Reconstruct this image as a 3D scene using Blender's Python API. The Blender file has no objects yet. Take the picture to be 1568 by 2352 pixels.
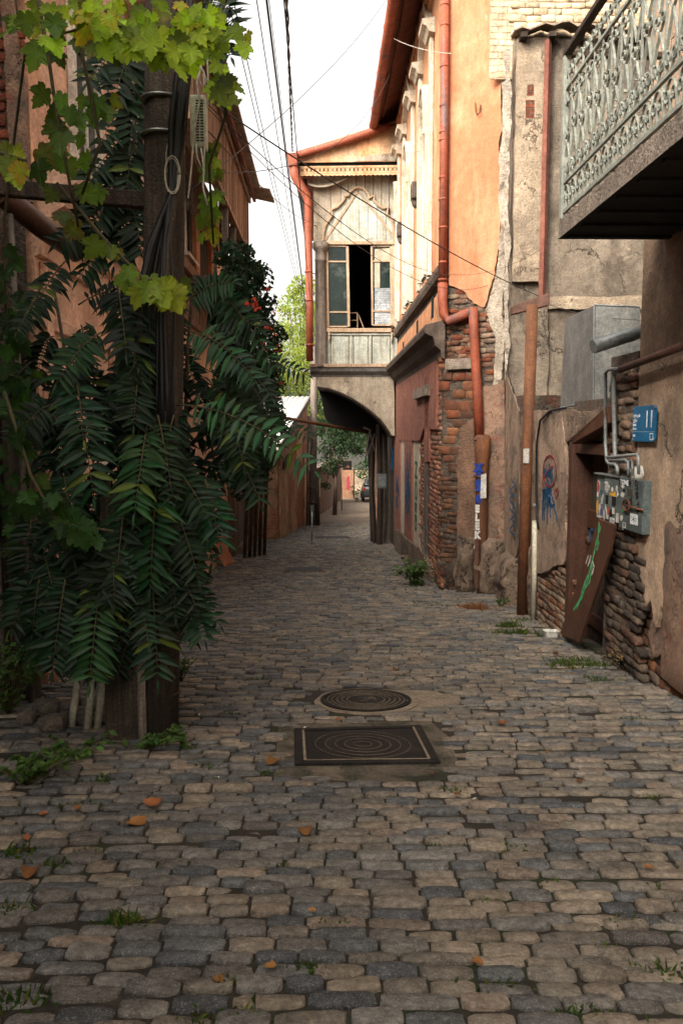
import bpy, math, random
import numpy as np
from mathutils import Vector, Matrix, noise
from mathutils.geometry import tessellate_polygon

rad = math.radians
R = random.Random(11)
NR = np.random.default_rng(5)
SC = bpy.context.scene
COL = SC.collection

# ------------------------------------------------------------------ camera
CAM_Z = 1.6
F, CX, CY = 1940.0, 784.0, 1176.0          # lens and centre, in 1568x2352 picture units
PITCH = math.atan(186 / F)
cam = bpy.data.cameras.new("camera"); camo = bpy.data.objects.new("camera", cam); COL.objects.link(camo)
cam.sensor_fit = 'HORIZONTAL'; cam.sensor_width = 24.0; cam.lens = 24.0 * F / 1568.0
cam.clip_start = 0.05; cam.clip_end = 1500
camo.location = (0, 0, CAM_Z); camo.rotation_euler = (rad(90) - PITCH, 0, 0)
SC.camera = camo

# ------------------------------------------------------------------ light
SUN_EL, SUN_AZ = rad(38), rad(218)          # azimuth clockwise from +Y: behind the camera, from the left
sdir = Vector((math.sin(SUN_AZ) * math.cos(SUN_EL), math.cos(SUN_AZ) * math.cos(SUN_EL), math.sin(SUN_EL)))
sun = bpy.data.lights.new("sun", 'SUN'); sun.energy = 1.3; sun.angle = rad(20); sun.color = (1.0, 0.88, 0.75)
suno = bpy.data.objects.new("sun", sun); COL.objects.link(suno)
suno.rotation_euler = sdir.to_track_quat('Z', 'Y').to_euler(); suno.location = sdir * 40
W = bpy.data.worlds.new("World"); SC.world = W; W.use_nodes = True
wn = W.node_tree.nodes; wl = W.node_tree.links
bg = wn['Background']; sky = wn.new('ShaderNodeTexSky'); sky.sky_type = 'NISHITA'
sky.sun_disc = False; sky.sun_elevation = SUN_EL; sky.sun_rotation = SUN_AZ
sky.air_density = 1.0; sky.dust_density = 8.0; sky.ozone_density = 1.0
hs = wn.new('ShaderNodeHueSaturation'); hs.inputs['Saturation'].default_value = 0.16; hs.inputs['Value'].default_value = 2.3
wl.new(sky.outputs[0], hs.inputs['Color'])
tint = wn.new('ShaderNodeMix'); tint.data_type = 'RGBA'; tint.blend_type = 'MULTIPLY'; tint.inputs[0].default_value = 1.0
wl.new(hs.outputs[0], tint.inputs[6]); tint.inputs[7].default_value = (1.0, 0.95, 0.88, 1)
wl.new(tint.outputs[2], bg.inputs[0]); bg.inputs[1].default_value = 0.15
SC.view_settings.view_transform = 'Standard'; SC.view_settings.look = 'None'
SC.view_settings.exposure = 0.7; SC.view_settings.gamma = 1.0
SC.cycles.max_bounces = 5; SC.cycles.diffuse_bounces = 3; SC.cycles.transmission_bounces = 4
SC.cycles.transparent_max_bounces = 4; SC.cycles.use_denoising = True

# ------------------------------------------------------------------ picture -> place helpers
cp, sp_ = math.cos(PITCH), math.sin(PITCH)
CAM = Vector((0, 0, CAM_Z))
def ray(px, py):
    xc, yc = (px - CX) / F, (CY - py) / F
    return Vector((xc, cp + yc * sp_, -sp_ + yc * cp))
def at(px, py, y):
    d = ray(px, py); return CAM + d * (y / d.y)
def gz(x, y):
    yy = min(y, 88.0)
    z = -0.08 * yy + 0.00045 * yy * yy
    if -4 < x < 4: z += 0.012 * math.sin(1.7 * x + 0.6 * y) + 0.012 * math.sin(0.9 * y - 1.1 * x) - 0.012 * (x * x) / 4
    return z
def onG(px, py):
    d = ray(px, py); lo, hi = 0.5, 90.0
    for _ in range(50):
        m = (lo + hi) / 2; p = CAM + d * (m / d.y)
        if p.z > gz(p.x, p.y): lo = m
        else: hi = m
    p = CAM + d * (lo / d.y); return Vector((p.x, p.y, gz(p.x, p.y)))
class Pl:
    """upright plane through two ground points; u metres along it, z up, o metres out towards the street"""
    def __init__(s, ax, ay, bx, by, ref=(0.0, 0.0)):
        s.a = Vector((ax, ay, 0)); d = Vector((bx - ax, by - ay, 0)); s.L = d.length; s.d = d.normalized()
        n = Vector((s.d.y, -s.d.x, 0))
        if n.dot(Vector((ref[0], ref[1], 0)) - s.a) < 0: n = -n
        s.n = n; s.right = Vector((0, 0, 1)).cross(n)
    def uv(s, px, py, o=0.0):
        r = ray(px, py); t = (s.a + s.n * o - CAM).dot(s.n) / r.dot(s.n); p = CAM + r * t
        return ((p - s.a).dot(s.d), p.z)
    def P(s, u, z, o=0.0):
        p = s.a + s.d * u + s.n * o; return Vector((p.x, p.y, z))
    def pp(s, pts, o=0.0): return [s.uv(x, y, o) for x, y in pts]
DX = -0.0201                                 # the street runs very slightly to the left
def street(C, y0, y1): return Pl(C + DX * y0, y0, C + DX * y1, y1)

# ------------------------------------------------------------------ materials
def ramp(nt, stops, fac):
    r = nt.nodes.new('ShaderNodeValToRGB'); e = r.color_ramp.elements
    while len(e) < len(stops): e.new(0.5)
    for i, (p, c) in enumerate(stops):
        e[i].position = p; e[i].color = (*c, 1) if len(c) == 3 else c
    nt.links.new(fac, r.inputs[0]); return r.outputs[0]
def n_noise(nt, vec, scale, detail=6, rough=.6, dist=0.0):
    n = nt.nodes.new('ShaderNodeTexNoise'); n.inputs['Scale'].default_value = scale
    n.inputs['Detail'].default_value = detail; n.inputs['Roughness'].default_value = rough; n.inputs['Distortion'].default_value = dist
    nt.links.new(vec, n.inputs['Vector']); return n
def n_map(nt, vec, sc, loc=(0, 0, 0)):
    m = nt.nodes.new('ShaderNodeMapping'); m.inputs['Scale'].default_value = sc; m.inputs['Location'].default_value = loc
    nt.links.new(vec, m.inputs['Vector']); return m.outputs[0]
def n_mix(nt, fac, a, b, mode='MIX'):
    m = nt.nodes.new('ShaderNodeMix'); m.data_type = 'RGBA'; m.blend_type = mode
    for s, v in ((m.inputs[0], fac), (m.inputs[6], a), (m.inputs[7], b)):
        if isinstance(v, (int, float)): s.default_value = v
        elif isinstance(v, tuple): s.default_value = (*v, 1) if len(v) == 3 else v
        else: nt.links.new(v, s)
    return m.outputs[2]
def n_math(nt, op, a, b=None):
    m = nt.nodes.new('ShaderNodeMath'); m.operation = op
    for s, v in ((m.inputs[0], a), (m.inputs[1], b)):
        if v is None: continue
        if isinstance(v, (int, float)): s.default_value = v
        else: nt.links.new(v, s)
    return m.outputs[0]
G0, G1 = (0, 0, 0), (1, 1, 1)
SEED = [0]
def mat(name, stops, scale=3.0, stretch=(1, 1, 1), rough=.85, bump=.35, bscale=70, bdist=.006, metallic=0.0, patches=(),
        streak=None, cracks=None, attr=False, speckle=None, spec=.3, brick=None, mid=.5, transl=None, mott=.42):
    m = bpy.data.materials.new(name); m.use_nodes = True; nt = m.node_tree; L = nt.links
    b = nt.nodes['Principled BSDF']; geo = nt.nodes.new('ShaderNodeNewGeometry'); SEED[0] += 1
    off = (SEED[0] * 3.7 % 31, SEED[0] * 7.1 % 29, SEED[0] * 1.9 % 23)
    pos = n_map(nt, geo.outputs['Position'], (1, 1, 1), off)
    raw = geo.outputs['Position']
    vec = n_map(nt, pos, stretch)
    if isinstance(stops, tuple): stops = [(0, stops), (1, stops)]
    if len(stops[0]) == 3:
        k = len(stops); stops = [(.3 + .4 * i / (k - 1), c) for i, c in enumerate(stops)]
    nz = n_noise(nt, vec, scale, 8, .65)
    col = ramp(nt, stops, nz.outputs[0])
    height = None
    if brick:                                  # (axis, brick colour a, brick colour b, mortar, brick width, row height)
        ax, ca, cb, mo, bw, bh = brick
        dv = nt.nodes.new('ShaderNodeVectorMath'); dv.operation = 'DOT_PRODUCT'; dv.inputs[1].default_value = ax
        L.new(raw, dv.inputs[0]); sx = nt.nodes.new('ShaderNodeSeparateXYZ'); L.new(raw, sx.inputs[0])
        cx = nt.nodes.new('ShaderNodeCombineXYZ')
        wob = n_noise(nt, pos, 5.0, 3)
        w1 = n_math(nt, 'MULTIPLY_ADD', wob.outputs[0], .05); L.new(dv.outputs['Value'], w1.node.inputs[2])
        w2 = n_math(nt, 'MULTIPLY_ADD', wob.outputs[0], .04); L.new(sx.outputs[2], w2.node.inputs[2])
        L.new(w1, cx.inputs[0]); L.new(w2, cx.inputs[1])
        bt = nt.nodes.new('ShaderNodeTexBrick'); L.new(cx.outputs[0], bt.inputs['Vector'])
        bt.inputs['Color1'].default_value = (*ca, 1); bt.inputs['Color2'].default_value = (*cb, 1); bt.inputs['Mortar'].default_value = (*mo, 1)
        bt.inputs['Scale'].default_value = 1; bt.inputs['Mortar Size'].default_value = .011; bt.inputs['Mortar Smooth'].default_value = .4
        bt.inputs['Brick Width'].default_value = bw; bt.inputs['Row Height'].default_value = bh; bt.inputs['Bias'].default_value = -.1
        var = ramp(nt, [(.3, (.55, .55, .55)), (.7, (1.25, 1.2, 1.15))], n_noise(nt, pos, 9, 6).outputs[0])
        col = n_mix(nt, 1.0, bt.outputs[0], var, 'MULTIPLY')
        height = n_math(nt, 'MULTIPLY', bt.outputs['Fac'], -1.0)
    if attr:
        a = nt.nodes.new('ShaderNodeAttribute'); a.attribute_name = 'Col'
        col = n_mix(nt, 1.0, col, a.outputs[0], 'MULTIPLY')
    for (pc, psc, lo, hi, *st) in patches:
        pv = n_map(nt, pos, st[0] if st else (1, 1, 1), (psc * 3.3, psc, 1.7))
        f = ramp(nt, [(lo, G0), (hi, G1)], n_noise(nt, pv, psc, 8, .68, .3).outputs[0])
        col = n_mix(nt, f, col, pc)
    if streak:
        sc_, sv = streak[0], streak[1]
        f = ramp(nt, [(.42, G0), (.75, (sv,) * 3)], n_noise(nt, n_map(nt, pos, (1, 1, .09 if 'wood' in name or 'plank' in name or 'board' in name or 'metal' in name or 'pipe' in name else .22)), streak[2] if len(streak) > 2 else 5.0, 7, .7).outputs[0])
        col = n_mix(nt, f, col, sc_)
    if speckle:
        f = ramp(nt, [(.56, G0), (.66, G1)], n_noise(nt, pos, speckle[1], 2, .5).outputs[0])
        col = n_mix(nt, n_math(nt, 'MULTIPLY', f, speckle[2]), col, speckle[0])
    if mott:
        f1 = ramp(nt, [(.25, (1 - mott,) * 3), (.75, (1 + mott * .8,) * 3)], n_noise(nt, pos, 1.3, 10, .75).outputs[0])
        f2 = ramp(nt, [(.3, (1 - mott * .8,) * 3), (.7, (1 + mott * .6,) * 3)], n_noise(nt, pos, 38, 4, .7).outputs[0])
        f3 = ramp(nt, [(.3, (1 - mott * .7,) * 3), (.7, (1 + mott * .5,) * 3)], n_noise(nt, pos, 7.5, 6, .75, .6).outputs[0])
        col = n_mix(nt, 1.0, n_mix(nt, 1.0, n_mix(nt, 1.0, col, f1, 'MULTIPLY'), f2, 'MULTIPLY'), f3, 'MULTIPLY')
    fine = n_noise(nt, pos, bscale, 5, .6).outputs[0]
    h = n_math(nt, 'MULTIPLY_ADD', nz.outputs[0], mid); L.new(fine, h.node.inputs[2])
    if height is not None: h = n_math(nt, 'MULTIPLY_ADD', height, 2.0) if False else n_math(nt, 'ADD', h, n_math(nt, 'MULTIPLY', height, 1.6))
    if cracks:
        csc, cw, cc = cracks
        wv = nt.nodes.new('ShaderNodeVectorMath'); wv.operation = 'ADD'
        wn_ = n_noise(nt, pos, csc * 2.2, 5, .7)
        L.new(pos, wv.inputs[0]); L.new(wn_.outputs['Color'], wv.inputs[1])
        v = nt.nodes.new('ShaderNodeTexVoronoi'); v.feature = 'DISTANCE_TO_EDGE'; v.inputs['Scale'].default_value = csc
        L.new(wv.outputs[0], v.inputs['Vector'])
        line = ramp(nt, [(0, G1), (cw, G0)], v.outputs[0])
        msk = ramp(nt, [(.48, G0), (.58, G1)], n_noise(nt, pos, csc * 1.3, 2).outputs[0])
        f = n_math(nt, 'MULTIPLY', line, msk); col = n_mix(nt, f, col, cc)
        h = n_math(nt, 'SUBTRACT', h, n_math(nt, 'MULTIPLY', f, 1.2))
    L.new(col, b.inputs['Base Color'])
    b.inputs['Roughness'].default_value = rough; b.inputs['Metallic'].default_value = metallic; b.inputs['Specular IOR Level'].default_value = spec
    if bump:
        bp = nt.nodes.new('ShaderNodeBump'); bp.inputs['Strength'].default_value = bump; bp.inputs['Distance'].default_value = bdist * 2.2
        L.new(h, bp.inputs['Height']); L.new(bp.outputs[0], b.inputs['Normal'])
    if transl:
        t = nt.nodes.new('ShaderNodeBsdfTranslucent'); mx = nt.nodes.new('ShaderNodeMixShader'); mx.inputs[0].default_value = transl[0]
        L.new(n_mix(nt, 1.0, col, transl[1], 'MULTIPLY'), t.inputs[0]); L.new(b.outputs[0], mx.inputs[1]); L.new(t.outputs[0], mx.inputs[2])
        L.new(mx.outputs[0], nt.nodes['Material Output'].inputs[0])
    return m
def glass_mat(name, col, rough=.06):
    m = mat(name, [col, tuple(c * 1.7 for c in col)], 1.5, rough=rough, bump=.05, bscale=4, spec=.16, patches=[((.05, .062, .055), 2.5, .52, .66)]); return m  # paler patches in the glass colour stand in for broken reflections

X, Y = (1, 0, 0), (0, 1, 0)
M = {}
M['soil'] = mat('soil', [(.020, .017, .012), (.042, .034, .025)], 5, bump=.9, bscale=90, bdist=.01, patches=[((.02, .03, .01), 1.6, .52, .62)])
M['cobble'] = mat('cobble', [(.55, .55, .55), (1.2, 1.17, 1.12)], 22, rough=.8, bump=1.0, bscale=80, bdist=.007, attr=True, mid=.8,
                  speckle=((.30, .28, .25), 150, .5), patches=[((.05, .045, .04), 2.2, .58, .72), ((.055, .05, .045), 70, .60, .72)])
M['cobble_far'] = M['cobble']
M['pink'] = mat('pink_plaster', [(.26, .095, .065), (.38, .16, .11)], 2.2, stretch=(1, 1, 6), bump=.6, bscale=45, bdist=.012, streak=((.12, .07, .055), .7), cracks=(1.6, .02, (.08, .05, .04)))
M['orange'] = mat('orange_plaster', [(.36, .118, .052), (.43, .16, .078)], 1.4, bump=.35, bscale=80, bdist=.006,
                  patches=[((.45, .225, .125), .55, .52, .70), ((.38, .105, .035), 1.3, .58, .72), ((.46, .33, .23), 2.7, .66, .70)], streak=((.62, .40, .24), .5, 3), speckle=((.35, .14, .06), 120, .35), mott=.24)
M['orange_side'] = mat('orange_trim_plaster', [(.46, .175, .07), (.54, .25, .12)], 2.6, bump=.5, bscale=60, bdist=.008, streak=((.66, .46, .30), .5), speckle=((.3, .12, .06), 60, .3))
M['cream'] = mat('cream_paint', [(.50, .43, .32), (.66, .60, .49)], 5, stretch=(1, 1, .25), bump=.45, bscale=50, streak=((.30, .18, .09), .8, 5), cracks=(2.2, .018, (.2, .12, .07)))
M['whitebrick'] = mat('painted_brick', [(.7, .6, .45), (.8, .7, .5)], 3, bump=.9, bdist=.012, brick=(X, (.72, .60, .42), (.62, .48, .32), (.50, .38, .24), .27, .095), streak=((.5, .35, .2), .4))
M['grey_plaster'] = mat('grey_plaster', [(.19, .155, .115), (.31, .25, .19)], 1.6, bump=1.0, bscale=55, bdist=.012, patches=[((.12, .095, .07), .9, .50, .62), ((.36, .29, .21), 2.3, .60, .66)],
                        streak=((.11, .085, .06), .7, 3), cracks=(.9, .012, (.07, .05, .035)))
M['pale_plaster'] = mat('pale_plaster', [(.33, .255, .175), (.46, .365, .26)], 1.6, bump=1.0, bscale=50, bdist=.014, patches=[((.21, .165, .125), 1.2, .50, .66), ((.15, .12, .09), 3.0, .62, .70, (1, 1, .5))], streak=((.22, .16, .105), .7, 3), cracks=(1.0, .014, (.12, .08, .05)))
M['lime'] = mat('lime_mortar', [(.32, .26, .20), (.55, .48, .38)], 4, bump=1.0, bscale=35, bdist=.025, patches=[((.16, .12, .09), 3, .56, .64)])
M['beige'] = mat('beige_roughcast', [(.56, .385, .26), (.70, .50, .345)], 1.1, bump=1.2, bscale=95, bdist=.012, patches=[((.20, .145, .105), .8, .53, .68), ((.10, .08, .065), 1.7, .60, .70, (1, 1, .4))],
                 streak=((.13, .10, .08), .65, 2.0), cracks=(.75, .016, (.045, .03, .02)))
M['lowplaster'] = mat('low_wall_plaster', [(.27, .185, .13), (.44, .31, .22)], 2.0, bump=1.0, bscale=60, bdist=.014, patches=[((.12, .092, .07), 1.3, .50, .60), ((.48, .36, .26), 3.1, .60, .65)],
                      streak=((.10, .075, .055), .75), cracks=(1.8, .03, (.035, .025, .018)))
M['salmon'] = mat('salmon_plaster', [(.26, .155, .105), (.38, .24, .165)], 2.4, bump=1.1, bscale=60, bdist=.012, patches=[((.15, .11, .085), 1.1, .5, .62), ((.28, .09, .06), 1.4, .58, .66)], cracks=(2, .02, (.06, .04, .03)))
M['rubble'] = mat('rubble_core', [(.06, .045, .035), (.16, .115, .085)], 5, bump=1.3, bscale=22, bdist=.05, patches=[((.24, .10, .05), 3.2, .56, .64)], mid=1.5)
M['mortar'] = mat('mortar', [(.11, .085, .065), (.21, .16, .12)], 6, bump=1.4, bscale=34, bdist=.03, patches=[((.19, .085, .05), 2.6, .56, .64), ((.06, .048, .04), 3.4, .58, .66)])
M['bricks'] = mat('old_bricks', [(.55, .5, .45), (1.15, 1.1, 1.05)], 9, bump=.8, bscale=60, bdist=.012, attr=True, patches=[((.16, .13, .10), 4, .57, .68)])
M['render_lump'] = mat('old_render', [(.24, .165, .115), (.36, .26, .185)], 3, bump=1.2, bscale=40, bdist=.03, patches=[((.12, .09, .07), 2.2, .52, .6)], cracks=(2.0, .03, (.05, .035, .025)))
M['ledge'] = mat('ledge_stone', [(.07, .05, .04), (.17, .125, .095)], 4, stretch=(1, .3, 1), bump=.8, bscale=40, bdist=.015, streak=((.04, .03, .025), .6))
M['eave'] = mat('eave_boards', [(.13, .045, .03), (.20, .075, .05)], 3, stretch=(4, .4, 4), bump=.5, bscale=40)
M['redmetal'] = mat('red_painted_metal', [(.22, .05, .025), (.31, .08, .037)], 3, rough=.6, bump=.15, bscale=30, streak=((.17, .06, .04), .5, 9), patches=[((.15, .085, .075), 2.6, .56, .64, (1, 1, .22)), ((.30, .10, .05), 7, .58, .66)])
M['rust'] = mat('rusty_iron', [(.085, .032, .016), (.20, .078, .028)], 4, stretch=(1, 1, .3), rough=.75, bump=.4, bscale=60, streak=((.05, .025, .018), .6))
M['rustdark'] = mat('dark_rusty_iron', [(.055, .028, .02), (.13, .06, .04)], 6, rough=.7, bump=.4, bscale=60)
M['iron'] = mat('cast_iron', [(.010, .009, .009), (.024, .021, .019)], 12, rough=.55, bump=.4, bscale=120, spec=.07, patches=[((.03, .022, .016), 6, .62, .76)])
M['irondust'] = mat('dusty_cast_iron', [(.075, .062, .046), (.125, .10, .075)], 12, rough=.8, spec=.1, bump=.4, bscale=120)
M['concrete'] = mat('worn_concrete', [(.10, .08, .058), (.18, .145, .105)], 5, bump=.9, bscale=90, bdist=.01, patches=[((.03, .033, .018), 2.5, .46, .58)])
M['concrete2'] = mat('sandy_concrete', [(.20, .155, .11), (.30, .24, .17)], 5, bump=.9, bscale=90, bdist=.01, patches=[((.09, .07, .05), 2.5, .58, .7)])
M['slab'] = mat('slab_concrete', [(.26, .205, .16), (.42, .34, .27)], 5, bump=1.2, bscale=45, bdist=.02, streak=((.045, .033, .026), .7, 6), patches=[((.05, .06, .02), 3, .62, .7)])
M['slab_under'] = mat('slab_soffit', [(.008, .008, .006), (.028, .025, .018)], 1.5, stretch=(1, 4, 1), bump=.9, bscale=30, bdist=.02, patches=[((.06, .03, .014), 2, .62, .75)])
M['palewood'] = mat('pale_painted_wood', [(.29, .32, .275), (.43, .455, .40)], 5, stretch=(4, 4, .35), bump=.4, bscale=50, streak=((.20, .14, .085), .8, 8), patches=[((.10, .065, .04), 1.4, .62, .74)])
M['plankwall'] = mat('weathered_cream_planks', [(.26, .23, .175), (.41, .37, .295)], 4, stretch=(4, 4, .35), bump=.4, bscale=50, streak=((.24, .15, .09), .7, 5), patches=[((.10, .06, .04), 1.0, .56, .68)])
M['rustboard'] = mat('rust_stained_board', [(.48, .34, .20), (.58, .45, .30)], 2, bump=.2, streak=((.50, .16, .04), .9, 1.6), patches=[((.45, .15, .04), 1.2, .56, .70, (1, 1, .35))])
M['apron'] = mat('apron_board', [(.34, .28, .20), (.46, .40, .31)], 3, stretch=(2, 2, .5), bump=.4, bscale=40, streak=((.17, .13, .095), .75, 5), patches=[((.13, .10, .08), 2.6, .6, .7)])
M['greywood'] = mat('grey_weathered_wood', [(.09, .07, .055), (.24, .20, .165)], 9, stretch=(4, 4, .18), bump=.8, bscale=60, bdist=.008, streak=((.045, .032, .024), .7, 14))
M['darkwood'] = mat('dark_old_wood', [(.022, .015, .010), (.075, .050, .034)], 8, stretch=(4, 4, .2), bump=.8, bscale=60, bdist=.008, streak=((.012, .009, .007), .6, 12))
M['polewood'] = mat('pole_wood', [(.030, .022, .017), (.095, .070, .050)], 10, stretch=(5, 5, .15), bump=1.0, bscale=60, bdist=.01, streak=((.012, .010, .008), .7, 16))
M['framewood'] = mat('bare_frame_wood', [(.24, .16, .10), (.42, .31, .21)], 8, stretch=(4, 4, .3), bump=.5, bscale=60)
M['boards'] = mat('tan_boards', [(.23, .13, .085), (.42, .26, .17)], 8, stretch=(5, 5, .15), bump=.6, bscale=60, attr=True, streak=((.08, .05, .035), .6, 9))
M['doorwood'] = mat('brown_door_wood', [(.045, .019, .011), (.085, .036, .021)], 8, stretch=(5, 5, .2), rough=.6, bump=.5, bscale=60)
M['plank_red'] = mat('reddish_plank', [(.060, .025, .014), (.105, .046, .026)], 7, stretch=(3, 3, .25), rough=.6, bump=.4, bscale=60)
M['terracotta'] = mat('terracotta_planks', [(.28, .10, .05), (.42, .17, .09)], 5, bump=.5)
M['peach'] = mat('peach_plaster', [(.66, .36, .23), (.74, .46, .32)], 1.5, bump=.4, bscale=70, streak=((.30, .15, .09), .5, 3), patches=[((.58, .40, .28), .8, .56, .7)])
M['whitepaint'] = mat('white_paint', [(.56, .52, .45), (.72, .68, .60)], 4, bump=.3, streak=((.40, .32, .24), .5))
M['nearblack'] = mat('near_black', (.006, .005, .004), bump=0, rough=1)  # near-black: painted shade for holes and gaps, also plain black boards
M['glass'] = glass_mat('window_glass', (.008, .014, .012))
M['curtain'] = mat('checked_curtain', [(.20, .24, .28), (.35, .39, .43)], 3, bump=.2, brick=(X, (.09, .12, .16), (.15, .18, .22), (.34, .36, .37), .045, .045))
M['cloth'] = mat('tarp_cloth', [(.28, .23, .17), (.40, .34, .26)], 4, bump=.2)
M['galv'] = mat('galvanised_sheet', [(.17, .175, .165), (.28, .28, .265)], 5, stretch=(1, 1, .4), rough=.42, metallic=.65, bump=.15, bscale=30, streak=((.42, .42, .38), .4, 9))
M['zinc'] = mat('grey_painted_pipe', [(.15, .165, .165), (.25, .27, .265)], 6, rough=.45, metallic=.3, bump=.15, bscale=40, patches=[((.14, .07, .035), 7, .62, .7)])
M['railpaint'] = mat('pale_green_iron_paint', [(.20, .215, .185), (.31, .325, .275)], 12, rough=.6, bump=.3, bscale=80, patches=[((.20, .13, .07), 11, .63, .70)])
M['meter'] = mat('blue_grey_metal', [(.065, .085, .085), (.12, .145, .14)], 6, rough=.55, bump=.2, bscale=60, patches=[((.12, .06, .025), 3, .62, .72)], speckle=((.25, .27, .26), 60, .2))
M['signblue'] = mat('sign_blue', [(.0, .085, .20), (.0, .11, .245)], 2, rough=.35, bump=.03)
M['signwhite'] = mat('sign_white', (.62, .66, .68), bump=0)
M['pvc'] = mat('cream_pvc', [(.38, .35, .26), (.50, .47, .37)], 5, rough=.5, bump=.1)
M['blackcable'] = mat('black_cable', (.010, .010, .011), rough=.5, bump=0)
M['wire'] = mat('grey_wire', (.045, .036, .030), rough=.6, bump=0)
M['whitecable'] = mat('white_cable', (.45, .41, .34), rough=.5, bump=0)
M['plasticbox'] = mat('pale_plastic', [(.36, .37, .27), (.46, .46, .35)], 4, rough=.5, bump=.1)
M['whiteplastic'] = mat('white_plastic', (.62, .60, .54), rough=.4, bump=.05)
M['blackpaint'] = mat('black_paint', (.008, .008, .009), bump=0, rough=.6)
M['blue_spray'] = mat('blue_spray', [(.008, .05, .12), (.015, .09, .17)], 14, bump=.1)
M['royal_spray'] = mat('royal_blue_spray', [(.01, .025, .16), (.015, .045, .24)], 14, bump=.1)
M['green_spray'] = mat('green_spray', [(.05, .28, .10), (.09, .42, .17)], 12, bump=.1)
M['dkgreen_spray'] = mat('dark_green_spray', (.008, .09, .05), bump=0)
M['red_spray'] = mat('dark_red_spray', (.20, .02, .03), bump=0)
M['white_spray'] = mat('white_spray', [(.5, .48, .44), (.68, .66, .6)], 14, bump=.1)
M['yellow'] = mat('yellow_paper', [(.45, .24, .02), (.6, .34, .05)], 9, bump=0)
M['paper'] = mat('worn_paper', [(.36, .35, .31), (.62, .6, .54)], 20, bump=.1, speckle=((.1, .1, .1), 160, .5))
M['redpaper'] = mat('red_paper', [(.28, .05, .03), (.4, .10, .05)], 20, bump=0)
M['purplepaper'] = mat('violet_paper', [(.06, .06, .22), (.1, .1, .3)], 20, bump=0)
M['carpaint'] = mat('dark_car_paint', (.035, .042, .045), rough=.25, bump=0, spec=.6)
M['rubber'] = mat('rubber', (.012, .012, .012), rough=.8, bump=0)
M['redlens'] = mat('red_lens', (.25, .02, .015), rough=.3, bump=0)
M['tile'] = mat('corrugated_grey', [(.24, .19, .145), (.36, .29, .22)], 3, bump=.3, streak=((.18, .09, .05), .5))
M['whiteroof'] = mat('white_roof_sheet', [(.62, .60, .55), (.74, .72, .67)], 2, rough=.5, bump=.1)
M['roofred'] = mat('red_roof', [(.20, .06, .035), (.30, .10, .06)], 3, bump=.5)
M['brickwall'] = mat('brick_wall', [(.3, .1, .06), (.4, .15, .09)], 3, bump=1.2, bdist=.015, brick=(Y, (.60, .22, .11), (.46, .16, .08), (.46, .32, .22), .23, .078), patches=[((.58, .34, .20), .5, .50, .54), ((.18, .12, .09), 1.1, .6, .7)])  # brick colours raised to hold the sunlight on the cottage
M['brickred'] = mat('red_brick_pier', [(.3, .1, .06), (.4, .15, .09)], 3, bump=1.2, bdist=.015, brick=(X, (.27, .075, .035), (.20, .055, .03), (.19, .125, .09), .25, .082))
M['stucco_far'] = mat('sunlit_stucco', [(.15, .075, .042), (.22, .12, .07)], 1.2, stretch=(1, 1, .3), bump=.6, bscale=30, streak=((.20, .10, .06), .6), patches=[((.28, .08, .06), 1.1, .6, .66)])
M['brownwall'] = mat('brown_old_wall', [(.13, .075, .05), (.26, .15, .095)], 2, stretch=(1, 1, .4), bump=.9, bscale=30, bdist=.02, streak=((.05, .035, .025), .6))
M['cottage'] = mat('cottage_plaster', [(.50, .25, .12), (.66, .38, .20)], 2.2, bump=.8, bscale=30, patches=[((.24, .12, .07), 1.5, .56, .66)], streak=((.26, .13, .08), .6, 3))  # brighter than the other stucco: sunlight put into the plaster colour
M['stone'] = mat('rough_stone', [(.09, .075, .06), (.18, .15, .12)], 8, bump=1.0, bscale=50, bdist=.02)
def leafmat(name, c, tr, tcol, rough=.55):
    return mat(name, [(.75, .75, .75), (1.2, 1.2, 1.2)], 9, rough=rough, bump=.15, bscale=40, attr=True, spec=.22, transl=(tr, tcol), mott=0) if False else \
        mat(name, [tuple(.75 * k for k in c), tuple(1.25 * k for k in c)], 9, rough=rough, bump=.15, bscale=40, attr=True, spec=.22, transl=(tr, tcol), mott=0)
M['frond'] = leafmat('frond_leaf', (.0068, .0215, .0078), .2, (1.3, 1.8, .5))
M['grape'] = leafmat('vine_leaf', (.105, .150, .028), .5, (2.4, 2.3, .7))
M['ivy'] = leafmat('creeper_leaf', (.010, .030, .013), .18, (1.2, 1.6, .5))
M['treelit'] = leafmat('tree_leaf_bright', (.19, .24, .050), .45, (1.8, 1.7, .7), .6)  # sunlit copy of the tree leaf, light put into its colour
M['treedark'] = leafmat('tree_leaf_dark', (.017, .036, .012), .22, (1.5, 1.7, .6), .6)  # shaded copy of the tree leaf, shade put into its colour
M['grass'] = leafmat('grass_blade', (.048, .092, .019), .3, (1.4, 1.6, .6), .6)
M['drygrass'] = leafmat('dry_grass_blade', (.13, .095, .045), .3, (1.2, 1.2, .8), .7)
M['deadleaf'] = leafmat('fallen_leaf', (.27, .12, .036), .2, (1.2, 1.1, .8), .7)
M['flower'] = leafmat('red_flower', (.50, .045, .02), .3, (1.2, 1.1, 1), .5)
M['stem'] = mat('green_stem', [(.045, .04, .018), (.085, .065, .03)], 8, bump=.1)
M['bark'] = mat('tree_bark', [(.06, .042, .03), (.14, .10, .07)], 8, stretch=(3, 3, .3), bump=1.0, bscale=40, bdist=.02)

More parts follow.
